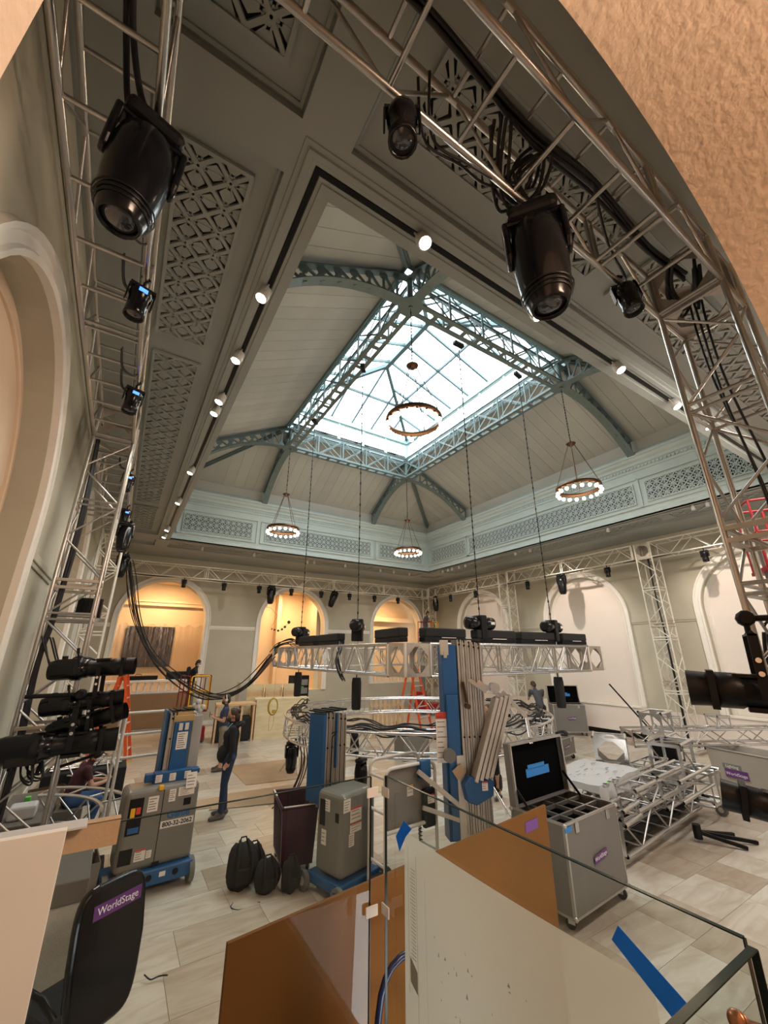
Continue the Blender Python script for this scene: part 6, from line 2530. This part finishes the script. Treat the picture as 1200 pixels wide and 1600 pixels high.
# ================================================================ PEOPLE
def person(lab, loc, rz, J=None, H=1.75, top='shirt_navy', legs='denim', shoe='shoe_grey', hair='hair_brown', sleeves='short', vox=.012, mask=None, bun=False, bulk=1., extras=(), look=(1, 0, 0), shorts=False, female=False):
    """local: +x is forward, +y left; J overrides joints"""
    k = H / 1.75
    j = dict(pelvis=(0, 0, .95), waist=(0, 0, 1.10), chest=(.0, 0, 1.30), neck=(-.005, 0, 1.49), head=(.015, 0, 1.63))
    for s_, n in ((1, 'l'), (-1, 'r')):
        j['sh' + n] = (0, .18 * s_, 1.42)
        j['el' + n] = (-.02, .25 * s_, 1.15)
        j['wr' + n] = (.06, .26 * s_, .91)
        j['hd' + n] = (.09, .26 * s_, .82)
        j['hp' + n] = (0, .085 * s_, .92)
        j['kn' + n] = (.02, .10 * s_, .50)
        j['an' + n] = (-.02, .10 * s_, .09)
        j['to' + n] = (.15, .12 * s_, .035)
    if J:
        j.update(J)
    j = {a: V(b_) * k for a, b_ in j.items()}
    caps, mats = [], ['skin', top, legs, shoe]
    A = caps.append
    sl = 1 if sleeves == 'long' else 0
    B = bulk
    A((j['pelvis'], j['waist'], .125 * B, .12 * B, 2 if False else 1))
    A((j['waist'], j['chest'], .12 * B, .135 * B, 1))
    A((j['chest'], (j['chest'] + j['neck']) / 2, .135 * B, .09, 1))
    A(((j['chest'] + j['neck']) / 2, j['neck'], .075, .055, 1))
    A((j['neck'], j['head'] - (j['head'] - j['neck']) * .25, .052, .050, 0))
    for n in 'lr':
        A((j['chest'], j['sh' + n], .10 * B, .062 * B, 1))
        m_ = (j['sh' + n] + j['el' + n]) / 2
        A((j['sh' + n], m_, .062 * B, .052 * B, 1))
        A((m_, j['el' + n], .052 * B if sl else .044, .046 * B if sl else .040, sl))
        A((j['el' + n], j['wr' + n], .044 * B if sl else .040, .034 if sl else .027, sl))
        # hand: palm, four fingers of different length, thumb
        f_ = (j['hd' + n] - j['wr' + n]).normalized()
        side = V((0, 0, 1)).cross(f_)
        if side.length < .3:
            side = V((1, 0, 0))
        side.normalize()
        if abs(f_.z) > .7:
            side = V((1, 0, 0)) - f_ * f_.x
            side.normalize()
        nrm = f_.cross(side)
        inw = -1 if n == 'l' else 1
        palm = j['wr' + n] + f_ * .045
        for q in (-.022, 0, .022):
            A((j['wr' + n] + side * q * .6, palm + side * q + f_ * .035, .016, .014, 0))
        for i_, L in enumerate((.068, .078, .072, .055)):
            b0 = palm + f_ * .035 + side * (-.030 + .02 * i_)
            b1 = b0 + f_ * L * .55 + nrm * inw * .006
            b2 = b1 + f_ * L * .40 + nrm * inw * .022
            A((b0, b1, .0095, .009, 0))
            A((b1, b2, .009, .0075, 0))
        t0 = j['wr' + n] + f_ * .02 + side * -.025
        A((t0, t0 + f_ * .04 - side * .025, .012, .010, 0))
        A((t0 + f_ * .04 - side * .025, t0 + f_ * .068 - side * .022, .010, .008, 0))
        A((j['pelvis'], j['hp' + n], .12 * B, .098 * B, 2))
        lm = j['hp' + n] * .45 + j['kn' + n] * .55
        A((j['hp' + n], lm, .098 * B, .075 * B, 2))
        A((lm, j['kn' + n], .075 * B, .062, 2))
        cm_ = j['kn' + n] * .7 + j['an' + n] * .3
        lg = 0 if shorts else 2
        A((j['kn' + n], cm_, .058, .058, lg))
        A((cm_, j['an' + n] + V((0, 0, .03)), .057, .040 if shorts else .052, lg))
        A((j['an' + n] + V((-.04, 0, -.045)), j['to' + n], .042, .036, 3))
        A((j['an' + n], j['an' + n] * .6 + j['to' + n] * .4, .045, .042, 3))
    lk = V(look).normalized()
    hc = j['head']
    up = (j['head'] - j['neck']).normalized()
    sd = up.cross(lk)
    sd.normalize()
    lk = sd.cross(up)
    lk.normalize()
    hm = Mx((( *[lk.x], sd.x, up.x, hc.x), (lk.y, sd.y, up.y, hc.y), (lk.z, sd.z, up.z, hc.z), (0, 0, 0, 1)))
    g = G()

    def cap(a, b_, ra, rb, m_):
        a, b_ = V(a), V(b_)
        F, L = frame(a, b_) if (b_ - a).length > 1e-4 else (Mx.Translation(a), 0)
        prof = [(max(1e-4, ra * math.cos(t_)), ra * math.sin(t_)) for t_ in (-PI / 2, -1.0, -.5, 0)]
        prof += [(max(1e-4, rb * math.cos(t_)), L + rb * math.sin(t_)) for t_ in (0, .5, 1.0, PI / 2)]
        g.lathe(prof, F, 12, False)
    for c in caps:
        cap(*c)
    ell = [((0, 0, .02), (.092, .076, .112), 0), ((.028, 0, -.055), (.062, .056, .062), 0), ((.098, 0, -.012), (.016, .013, .022), 0), ((-.005, .078, -.012), (.016, .010, .028), 0), ((-.005, -.078, -.012), (.016, .010, .028), 0),
           ((.078, 0, -.075), (.028, .03, .022), 0)]
    for c, r_, m_ in ell:
        g.lathe([(max(1e-4, math.cos(a)), math.sin(a)) for a in [-PI / 2 + PI * i / 8 for i in range(9)]], hm @ Mx.Translation(V(c) * k) @ Mx.Diagonal((*[q * k for q in r_], 1)), 14, False)
    me = g.mesh('body_src', 'skin')
    o = bpy.data.objects.new('body_src', me)
    COL.objects.link(o)
    md = o.modifiers.new('r', 'REMESH')
    md.mode = 'VOXEL'
    md.voxel_size = vox
    md = o.modifiers.new('s', 'SMOOTH')
    md.factor = .5
    md.iterations = 2 if vox > .01 else 3
    bpy.context.view_layer.update()
    m2 = bpy.data.meshes.new_from_object(o.evaluated_get(bpy.context.evaluated_depsgraph_get()))
    bpy.data.objects.remove(o)
    m2.name = 'body'
    m2.materials.clear()
    for q in mats:
        m2.materials.append(MAT[q])
    import numpy as np
    nv = len(m2.polygons)
    ce_ = np.zeros(nv * 3)
    m2.polygons.foreach_get('center', ce_)
    ce_ = ce_.reshape(-1, 3)
    best = np.full(nv, 1e9)
    idx = np.zeros(nv, dtype=int)
    segs = [(c[0], c[1], max(c[2], c[3]), c[4]) for c in caps] + [(hc + lk * .0, hc + up * .02, .095, 0), (hc - up * .05, hc, .07, 0)]
    for a, b_, r_, m_ in segs:
        a, b_ = np.array(a), np.array(b_)
        d = b_ - a
        L2 = max(1e-9, d @ d)
        t_ = np.clip(((ce_ - a) @ d) / L2, 0, 1)
        dist = np.linalg.norm(ce_ - (a + t_[:, None] * d), axis=1) - r_
        w_ = dist < best
        best[w_] = dist[w_]
        idx[w_] = m_
    hem = j['pelvis'].z - .03
    m2.polygons.foreach_set('material_index', idx.tolist())
    m2.polygons.foreach_set('use_smooth', [True] * nv)
    t = thing('person', lab, 'person', loc, rz)
    bo = link('body', m2, t)
    # hair, mask, eyes
    g = G()
    g.T = hm
    sc = lambda q: tuple(x * k for x in q)
    g.sph(sc((-.018, 0, .040)), 1, 16, 10, sc((.092, .084, .104)))
    g.sph(sc((-.055, 0, -.015)), 1, 12, 8, sc((.055, .072, .085)))
    if female:
        g.sph(sc((-.07, 0, -.06)), 1, 12, 8, sc((.04, .05, .06)))
    if bun:
        g.sph(sc((-.11, 0, .06)), 1, 12, 8, sc((.045, .045, .045)))
    g.obj('hair', hair, t)
    g = G()
    g.T = hm
    for s_ in (-1, 1):
        g.sph(sc((.080, .032 * s_, .008)), .011 * k, 8, 6)
    g.obj('eyes', 'ink', t)
    if mask:
        g = G()
        g.T = hm
        g.sph(sc((.062, 0, -.052)), 1, 14, 10, sc((.052, .060, .050)))
        g.tube([V(sc((.07, .058, -.03))), V(sc((.01, .085, -.012))), V(sc((-.01, .088, -.02)))], .004, 4)
        g.tube([V(sc((.07, -.058, -.03))), V(sc((.01, -.085, -.012))), V(sc((-.01, -.088, -.02)))], .004, 4)
        g.obj('face_mask', mask, t)
    for e in extras:
        e(t, hm, j, k)
    return t


def hoodie_bits(t, hm, j, k):
    g = G()
    n = j['neck']
    g.tube([n + V((-.08 + .10 * math.cos(a) * 0 + -.02 + .085 * math.cos(a), .10 * math.sin(a), -.02 + .03 * math.cos(a + PI))) for a in [PI * .25 + 1.5 * PI * i / 12 for i in range(13)]], .036, 8)
    g.obj('hood', 'hoodie', t)
    G().tube([n + V((.02, .075, .02)), n + V((.07, .065, -.04)), n + V((.12, .03, -.12)), n + V((.145, .01, -.30))], .010, 6).obj('hood_lining', 'teal_lining', t)
    g = G()
    g.sph(j['waist'] + V((.13, .02, -.10)), 1, 14, 10, (.10, .14, .15))
    g.obj('waist_bag', 'hoodie', t)


def headphones(t, hm, j, k):
    g = G()
    g.T = hm
    g.tube([(-.01 + 0, .09 * math.cos(a), .03 + .10 * math.sin(a)) for a in [PI * i / 12 for i in range(13)]], .012, 6)
    for s_ in (-1, 1):
        g.lathe([(.03, -.012), (.036, 0), (.03, .012)], TR(-.005, .092 * s_, 0, 0, PI / 2), 12)
    g.obj('headphones', 'trim_white', t)


def phone(t, hm, j, k):
    c = (j['hdl'] + j['hdr']) / 2 + V((.05, 0, .03))
    G().cb(c.x, c.y, c.z, .012, .075, .15).obj('phone', 'black_gloss', t, bevel=.004)


def cap_hat(t, hm, j, k):
    g = G()
    g.T = hm
    g.lathe([(.098, .03), (.096, .07), (.07, .118), (.02, .135), (.001, .137)], Mx.Identity(4), 16, False)
    g.prism([(.06, -.06), (.15, -.045), (.17, 0), (.15, .045), (.06, .06)], .008, TR(0, 0, .035))
    g.obj('cap', 'hair_black', t)


def pack(t, hm, j, k):
    g = G()
    c = j['chest']
    g.cb(c.x - .17, 0, c.z, .13, .24, .36)
    g.obj('backpack', 'black_fabric', t, bevel=.05)


person('standing woman in black hoodie, mask and jeans facing left on the floor', (2.16, 8.95, 0), R(172), dict(wrl=(.02, .26, .92), elr=(-.03, -.27, 1.16), wrr=(.06, -.27, .92), hdr=(.08, -.27, .83), tor=(.16, -.14, .035), anl=(.05, .11, .09), tol=(.22, .15, .035), knl=(.05, .11, .50)),
       1.78, 'hoodie', 'denim', 'shoe_grey', 'hair_brown', 'long', .010, 'ink', True, 1.12, (hoodie_bits,), (1, .1, -.12), female=True)
person('person in navy shirt with white headphones behind the standing woman, holding a phone', (2.72, 12.2, 0), R(170), dict(ell=(.03, .22, 1.15), elr=(.03, -.22, 1.15), wrl=(.26, .10, 1.22), wrr=(.26, -.10, 1.22), hdl=(.33, .05, 1.27), hdr=(.33, -.05, 1.27)),
       1.76, 'shirt_navy', 'shorts_tan', 'shoe_grey', 'hair_brown', 'short', .016, 'ink', False, 1., (headphones, phone), (1, 0, -.4), True)
SIT = dict(pelvis=(0, 0, .60), waist=(.03, 0, .75), chest=(.10, 0, .94), neck=(.19, 0, 1.11), head=(.25, 0, 1.24), shl=(.13, .18, 1.05), shr=(.13, -.18, 1.05), ell=(.22, .24, .80), elr=(.22, -.24, .80), wrl=(.43, .12, .80), wrr=(.43, -.12, .80),
           hdl=(.50, .06, .82), hdr=(.50, -.06, .82), hpl=(0, .09, .58), hpr=(0, -.09, .58), knl=(.42, .13, .58), knr=(.40, -.14, .56), anl=(.38, .13, .12), anr=(.30, -.14, .12), tol=(.56, .15, .055), tor=(.48, -.16, .055))
person('seated person in maroon shirt, cap and red shoes at the left looking down', (-.22, 9.2, 0), R(12), SIT, 1.68, 'shirt_maroon', 'denim_blue', 'shoe_red', 'hair_black', 'short', .013, 'mask_white', False, 1., (cap_hat,), (1, 0, -.45))
o = G().box(-.2, -.22, 0, .2, .22, .48).obj('seat_box', 'stage_grey', None, bevel=.01)
tag(o, 'dark box the person in the maroon shirt sits on', 'box')
o.location = (-.22, 9.2, 0)
LEAN = dict(waist=(.03, 0, 1.10), chest=(.14, 0, 1.28), neck=(.27, 0, 1.43), head=(.37, 0, 1.53), shl=(.17, .19, 1.38), shr=(.17, -.19, 1.38), ell=(.32, .23, 1.14), elr=(.32, -.23, 1.14), wrl=(.50, .16, 1.12), wrr=(.50, -.16, 1.12), hdl=(.58, .14, 1.10), hdr=(.58, -.14, 1.10))
LEAN2 = dict(chest=(.05, 0, 1.29), neck=(.12, 0, 1.46), head=(.17, 0, 1.59), shl=(.08, .19, 1.40), shr=(.08, -.19, 1.40), ell=(.20, .23, 1.15), elr=(.20, -.23, 1.15), wrl=(.42, .16, 1.12), wrr=(.42, -.16, 1.12), hdl=(.50, .14, 1.10), hdr=(.50, -.14, 1.10))
person('man in black shirt, backpack and white mask leaning in the red lift at left', (2.36, 16.35, 1.0), R(-10), LEAN2, 1.62, 'hoodie', 'hoodie', 'shoe_grey', 'hair_black', 'short', .017, 'mask_white', False, 1., (pack,), (1, 0, -.3))
person('person in blue shirt working in the raised red lift in the far corner', (13.45, 17.3, 3.3), R(-25), LEAN2, 1.66, 'shirt_grey', 'shirt_grey', 'shoe_grey', 'hair_brown', 'short', .022, None, False, 1., (), (1, 0, -.3))
person('man in dark grey shirt seen from behind, bending right of the round truss', (12.9, 10.2, 0), R(60), LEAN, 1.95, 'shirt_grey', 'hoodie', 'shoe_grey', 'hair_brown', 'short', .017, None, False, 1.12, (), (1, 0, -.5))
person('person in black crouching behind the left lift with one bare arm showing', (.96, 8.9, 0), R(-10), SIT, 1.62, 'hoodie', 'hoodie', 'shoe_grey', 'hair_black', 'short', .016, None, False, 1., (), (1, 0, -.5))
o = G().box(-.2, -.2, 0, .2, .2, .46).obj('seat_box', 'lift_blue', None, bevel=.01)
tag(o, 'blue box seat behind the left lift under the crouching person', 'box')
o.location = (.96, 8.9, 0)
person('person in shorts half hidden behind the tall blue mast lift', (7.1, 7.0, 0), R(190), dict(), 1.74, 'shirt_maroon', 'hoodie', 'shoe_grey', 'hair_brown', 'short', .016, None, False, 1., (), (1, 0, -.1), True)

# ================================================================ FOREGROUND
mat('glass_edge', (.010, .018, .017), .2, var=0, spec=.25)


def pane(lab, x0, y0, x1, y1, z0, z1, th=.012, axis='x'):
    t = thing('glass_railing', lab, 'glass panel', ((x0 + x1) / 2, (y0 + y1) / 2, z0))
    h = th / 2
    g = G()
    if axis == 'x':
        g.quad((x0, y0, z0), (x1, y0, z0), (x1, y0, z1), (x0, y0, z1))
        e = G().box(x0, y0 - h, z1, x1, y0 + h, z1 + .003)
        e.box(x0 - .003, y0 - h, z0, x0, y0 + h, z1)
        e.box(x1, y0 - h, z0, x1 + .003, y0 + h, z1)
    else:
        g.quad((x0, y0, z0), (x0, y1, z0), (x0, y1, z1), (x0, y0, z1))
        e = G().box(x0 - h, y0, z1, x0 + h, y1, z1 + .003)
        e.box(x0 - h, y0 - .003, z0, x0 + h, y0, z1)
        e.box(x0 - h, y1, z0, x0 + h, y1 + .003, z1)
    g.obj('glass', 'rail_glass', t, W=True)
    e.obj('polished_edge', 'glass_edge', t, W=True)
    return t


ZG = 2.20
pane('clear glass railing panel across the left foreground', -1.05, 2.075, 1.225, 2.075, 1.0, ZG)
pane('clear glass railing panel running towards the camera, with the paper taped on', 1.30, .555, 1.30, 2.045, 1.0, ZG, axis='y')
pane('clear glass railing panel at the lower right corner, seen along its top edge', .30, .53, 1.275, .53, 1.0, ZG, .016)
G_ = G().box(-1.1, 2.02, .85, 1.36, 2.12, 1.05)
G_.box(1.25, .5, .85, 1.36, 2.12, 1.05)
o = G_.obj('rail_shoe', 'aluminium_flat')
tag(o, 'metal floor channel holding the glass railing', 'channel')
G().box(-1.1, .4, 1.0, 1.30, 2.06, 1.08).obj('floor_balcony', 'stage_grey', kind=struct)
for z, lab in ((2.135, 'small white square clip near the top of the glass corner'), (1.66, 'small white square clip lower on the glass corner')):
    t = thing('glass_clip', lab, 'clip', (1.27, 2.05, z))
    G().box(-.075, .005, -.022, -.008, .012, .022).obj('pad', 'sticker_white', t, bevel=.004)
    G().box(.012, -.052, -.022, .019, .012, .022).obj('pad', 'sticker_white', t, bevel=.004)
# copper coloured stand-off
t = thing('stand_off_fitting', 'copper coloured round fitting on the glass at the lower right corner', 'fitting', (1.05, .487, 2.185))
T = frame((0, 0, 0), (.16, .0, -.075))[0]
G().lathe([(.004, -.012), (.013, -.010), (.015, -.006), (.015, -.002), (.010, 0), (.015, .003), (.015, .008), (.010, .012)], T, 20).obj('collar', 'copper', t)
G().lathe([(.007, .01), (.007, .16), (.009, .17)], T, 16).obj('rod', 'copper', t)
# tracing paper with drawing, blue tape
t = thing('tracing_sheet', 'translucent plan sheet taped to the glass in the right foreground', 'paper sheet', (1.287, 1.3, 1.6))
N1, N2 = 16, 10
vs, fs = [], []
for i in range(N1 + 1):
    for j_ in range(N2 + 1):
        y = .775 + (1.865 - .775) * i / N1 - .02 * (1 - j_ / N2) * (i / N1)
        z = 1.12 + (2.02 - 1.12) * j_ / N2
        z += (.012 * math.sin(PI * i / N1) * -1) if j_ == N2 else 0
        x = 1.287 - .012 * (1 - j_ / N2) * (1 + math.sin(i * .9))
        vs.append((x, y, z))
for i in range(N1):
    for j_ in range(N2):
        a = i * (N2 + 1) + j_
        fs.append((a, a + N2 + 1, a + N2 + 2, a + 1))
G().add(vs, fs, True).obj('sheet', 'tracing_paper', t, W=True)
g = G()
rnd = random.Random(21)
# ruled margin, title block and faint plan marks, printed on the sheet (mirrored, seen from behind)
for (y0, z0, y1, z1) in ((1.76, 1.2, 1.762, 1.96), (1.70, 1.35, 1.701, 1.9), (1.82, 1.2, 1.822, 1.98)):
    g.add([(1.2735, y0, z0), (1.2735, y1, z0), (1.2735, y1, z1), (1.2735, y0, z1)], [(0, 1, 2, 3)])
for k_ in range(60):
    y, z = rnd.uniform(.95, 1.7), rnd.uniform(1.35, 1.78)
    g.add([(1.2735, y, z), (1.2735, y + rnd.uniform(.002, .012), z), (1.2735, y + .004, z + rnd.uniform(.003, .018)), (1.2735, y, z + .004)], [(0, 1, 2, 3)])
for k_ in range(26):
    z = 1.90 - k_ * .012
    g.add([(1.2735, 1.77, z), (1.2735, 1.81 - rnd.uniform(0, .02), z), (1.2735, 1.81, z + .003), (1.2735, 1.77, z + .003)], [(0, 1, 2, 3)])
mat('faint_ink', (.36, .38, .34), .8, var=0)
g.obj('printed_lines', 'faint_ink', t, W=True)
G().add([(1.2736, 1.765, 1.50), (1.2736, 1.815, 1.52), (1.2736, 1.815, 1.60), (1.2736, 1.765, 1.57)], [(0, 1, 2, 3)]).obj('title_block', 'faint_ink', t, W=True)
for pts, lab in ((((.87, 2.065), (.845, 2.105), (.69, 2.02), (.72, 1.965)), 'strip of blue tape at the lower right corner of the plan sheet'), (((1.93, 1.98), (1.86, 2.06), (1.80, 2.045), (1.85, 2.0), (1.90, 1.93)), 'folded blue tape holding the top left corner of the plan sheet')):
    g = G()
    vs = [(1.2830, y, z) for y, z in pts]
    v2 = [(1.2815, y, z) for y, z in pts]
    n = len(pts)
    g.add(vs + v2, [tuple(range(n)), tuple(range(2 * n - 1, n - 1, -1))] + [(i, (i + 1) % n, n + (i + 1) % n, n + i) for i in range(n)])
    tag(g.obj('blue_tape', 'tape_sheer'), lab, 'tape')
# brown board standing in front of the railing
t = thing('brown_board', 'large brown hardboard sheet standing behind the glass, slanting up to the right', 'board', (.64, 2.30, 0))
g = G()
g.prism([(0, 0), (2.665, 0), (2.665, 1.6), (0, 1.6)], .02, Mx.Rotation(math.atan2(.36, 2.64), 4, 'Z') @ Mx(((1, 0, 0, 0), (0, 0, 1, 0), (0, 1, 0, 0), (0, 0, 0, 1))))
b_ = g.obj('board_sheet', 'masonite', t)
g = G()
g.T = Mx.Rotation(math.atan2(.36, 2.64), 4, 'Z')
g.box(2.34, -.003, 1.475, 2.52, -.001, 1.545)
g.obj('purple_label', 'sticker_purple', b_)
MAT['sticker_purple']
g = G()
hp = [(1.34, 2.2, .9), (1.345, 2.2, 1.10), (1.355, 2.2, 1.18), (1.37, 2.2, 1.25), (1.395, 2.2, 1.30), (1.43, 2.2, 1.335), (1.48, 2.2, 1.355), (1.54, 2.2, 1.36), (1.62, 2.2, 1.345), (1.70, 2.2, 1.31), (1.78, 2.2, 1.25), (1.87, 2.2, 1.16), (1.92, 2.2, .9), (1.95, 2.2, .02)]
g.tube([V(p) for p in hp], .017, 10)
tag(g.obj('blue_hose', 'hose_blue'), 'thick dark blue hose looping up in front of the brown board', 'hose')
# white board and cardboard cap at the left
o = G().box(-1.0, 0, 0, 0, .03, 1.17).obj('white_board', 'white_board', None, bevel=.002)
tag(o, 'large pale board leaning inside the glass at the lower left', 'board')
o.matrix_basis = Mx.Translation((-.035, 1.90, 1.085))
t = thing('cardboard_wrap', 'folded cardboard strip taped over the glass edge at the left', 'cardboard', (.04, 2.07, 2.21))
G().box(-.10, -.012, -.075, .085, -.008, .005).obj('front_flap', 'cardboard', t)
G().box(-.10, -.012, .003, .085, .03, .007).obj('top_flap', 'cardboard', t)
G().box(-.6, -.06, .008, -.02, .03, .014).obj('paper_strip', 'paper', t)
MAT['cardboard'].node_tree.nodes['Mix'] if 'Mix' in MAT['cardboard'].node_tree.nodes else None
t = thing('covered_crate', 'waist-high crate under light grey cloth behind the black chair', 'crate', (-.25, 5.35, 0))
G().box(-.50, -.35, .82, .40, .35, .98).obj('top_band', 'stage_grey', t, bevel=.01)
G().box(-.48, -.33, 0, .38, .33, .82).obj('cloth_side', 'grey_cloth', t, bevel=.02)
# black office chair seen from behind
t = thing('office_chair', 'black high-backed office chair with a purple label, lower left foreground', 'chair', (.30, 4.18, 0), R(32))
bm_ = G()
sh = [(-.25, .0), (-.17, -.09), (.17, -.09), (.25, .0), (.27, .35), (.245, .60), (.17, .66), (-.17, .66), (-.245, .60), (-.27, .35)]
Tb = Mx.Translation((0, -.05, .52)) @ Mx.Rotation(R(-6), 4, 'X') @ Mx(((1, 0, 0, 0), (0, 0, 1, -.035), (0, 1, 0, 0), (0, 0, 0, 1)))
sh = []
for k_ in range(40):
    a = 2 * PI * k_ / 40
    c_, s2 = math.cos(a), math.sin(a)
    x_ = .265 * math.copysign(abs(c_) ** .42, c_)
    z_ = .40 * math.copysign(abs(s2) ** .42, s2)
    sh.append((x_ * (.97 if z_ > 0 else 1 + z_ * .35), z_ + .32))
g = G().prism(sh, .07, Tb)
bk = g.obj('backrest', 'black_gloss', t, bevel=.03, seg=4)
Ts = Mx.Translation((0, -.05, .52)) @ Mx.Rotation(R(-6), 4, 'X') @ FACE(.0, -.038, .57, 'f')
g = G()
g.T = Ts
g.box(-.15, -.042, -.001, .20, .042, .002)
st = g.obj('purple_sticker', 'sticker_purple', t)
text('sticker_text', 'WorldStage', .062, Ts @ Mx.Translation((.025, 0, .003)), 'ink_white', st)
G().box(-.25, .05, .44, .25, .52, .52).obj('seat', 'black_fabric', t, bevel=.035)
for s_ in (-1, 1):
    G().tube([(s_ * .25, .02, .60), (s_ * .30, .10, .70), (s_ * .30, .38, .70), (s_ * .28, .40, .50)], .022, 8).obj('armrest', 'black_plastic', t)
G().cyl((0, .26, .12), (0, .26, .44), .03, n=10).obj('gas_column', 'black_metal', t)
for q in range(5):
    a = 2 * PI * q / 5 + .3
    G().bar((0, .26, .13), (.30 * math.cos(a), .26 + .30 * math.sin(a), .09), .045, .03).obj('base_leg', 'black_plastic', t, bevel=.008)
    g = G()
    for d in (-.018, .018):
        c = V((.30 * math.cos(a), .26 + .30 * math.sin(a), .032))
        n_ = V((-math.sin(a), math.cos(a), 0))
        g.cyl(c + n_ * (d - .008), c + n_ * (d + .008), .032, n=12)
    g.obj('caster', 'rubber', t)
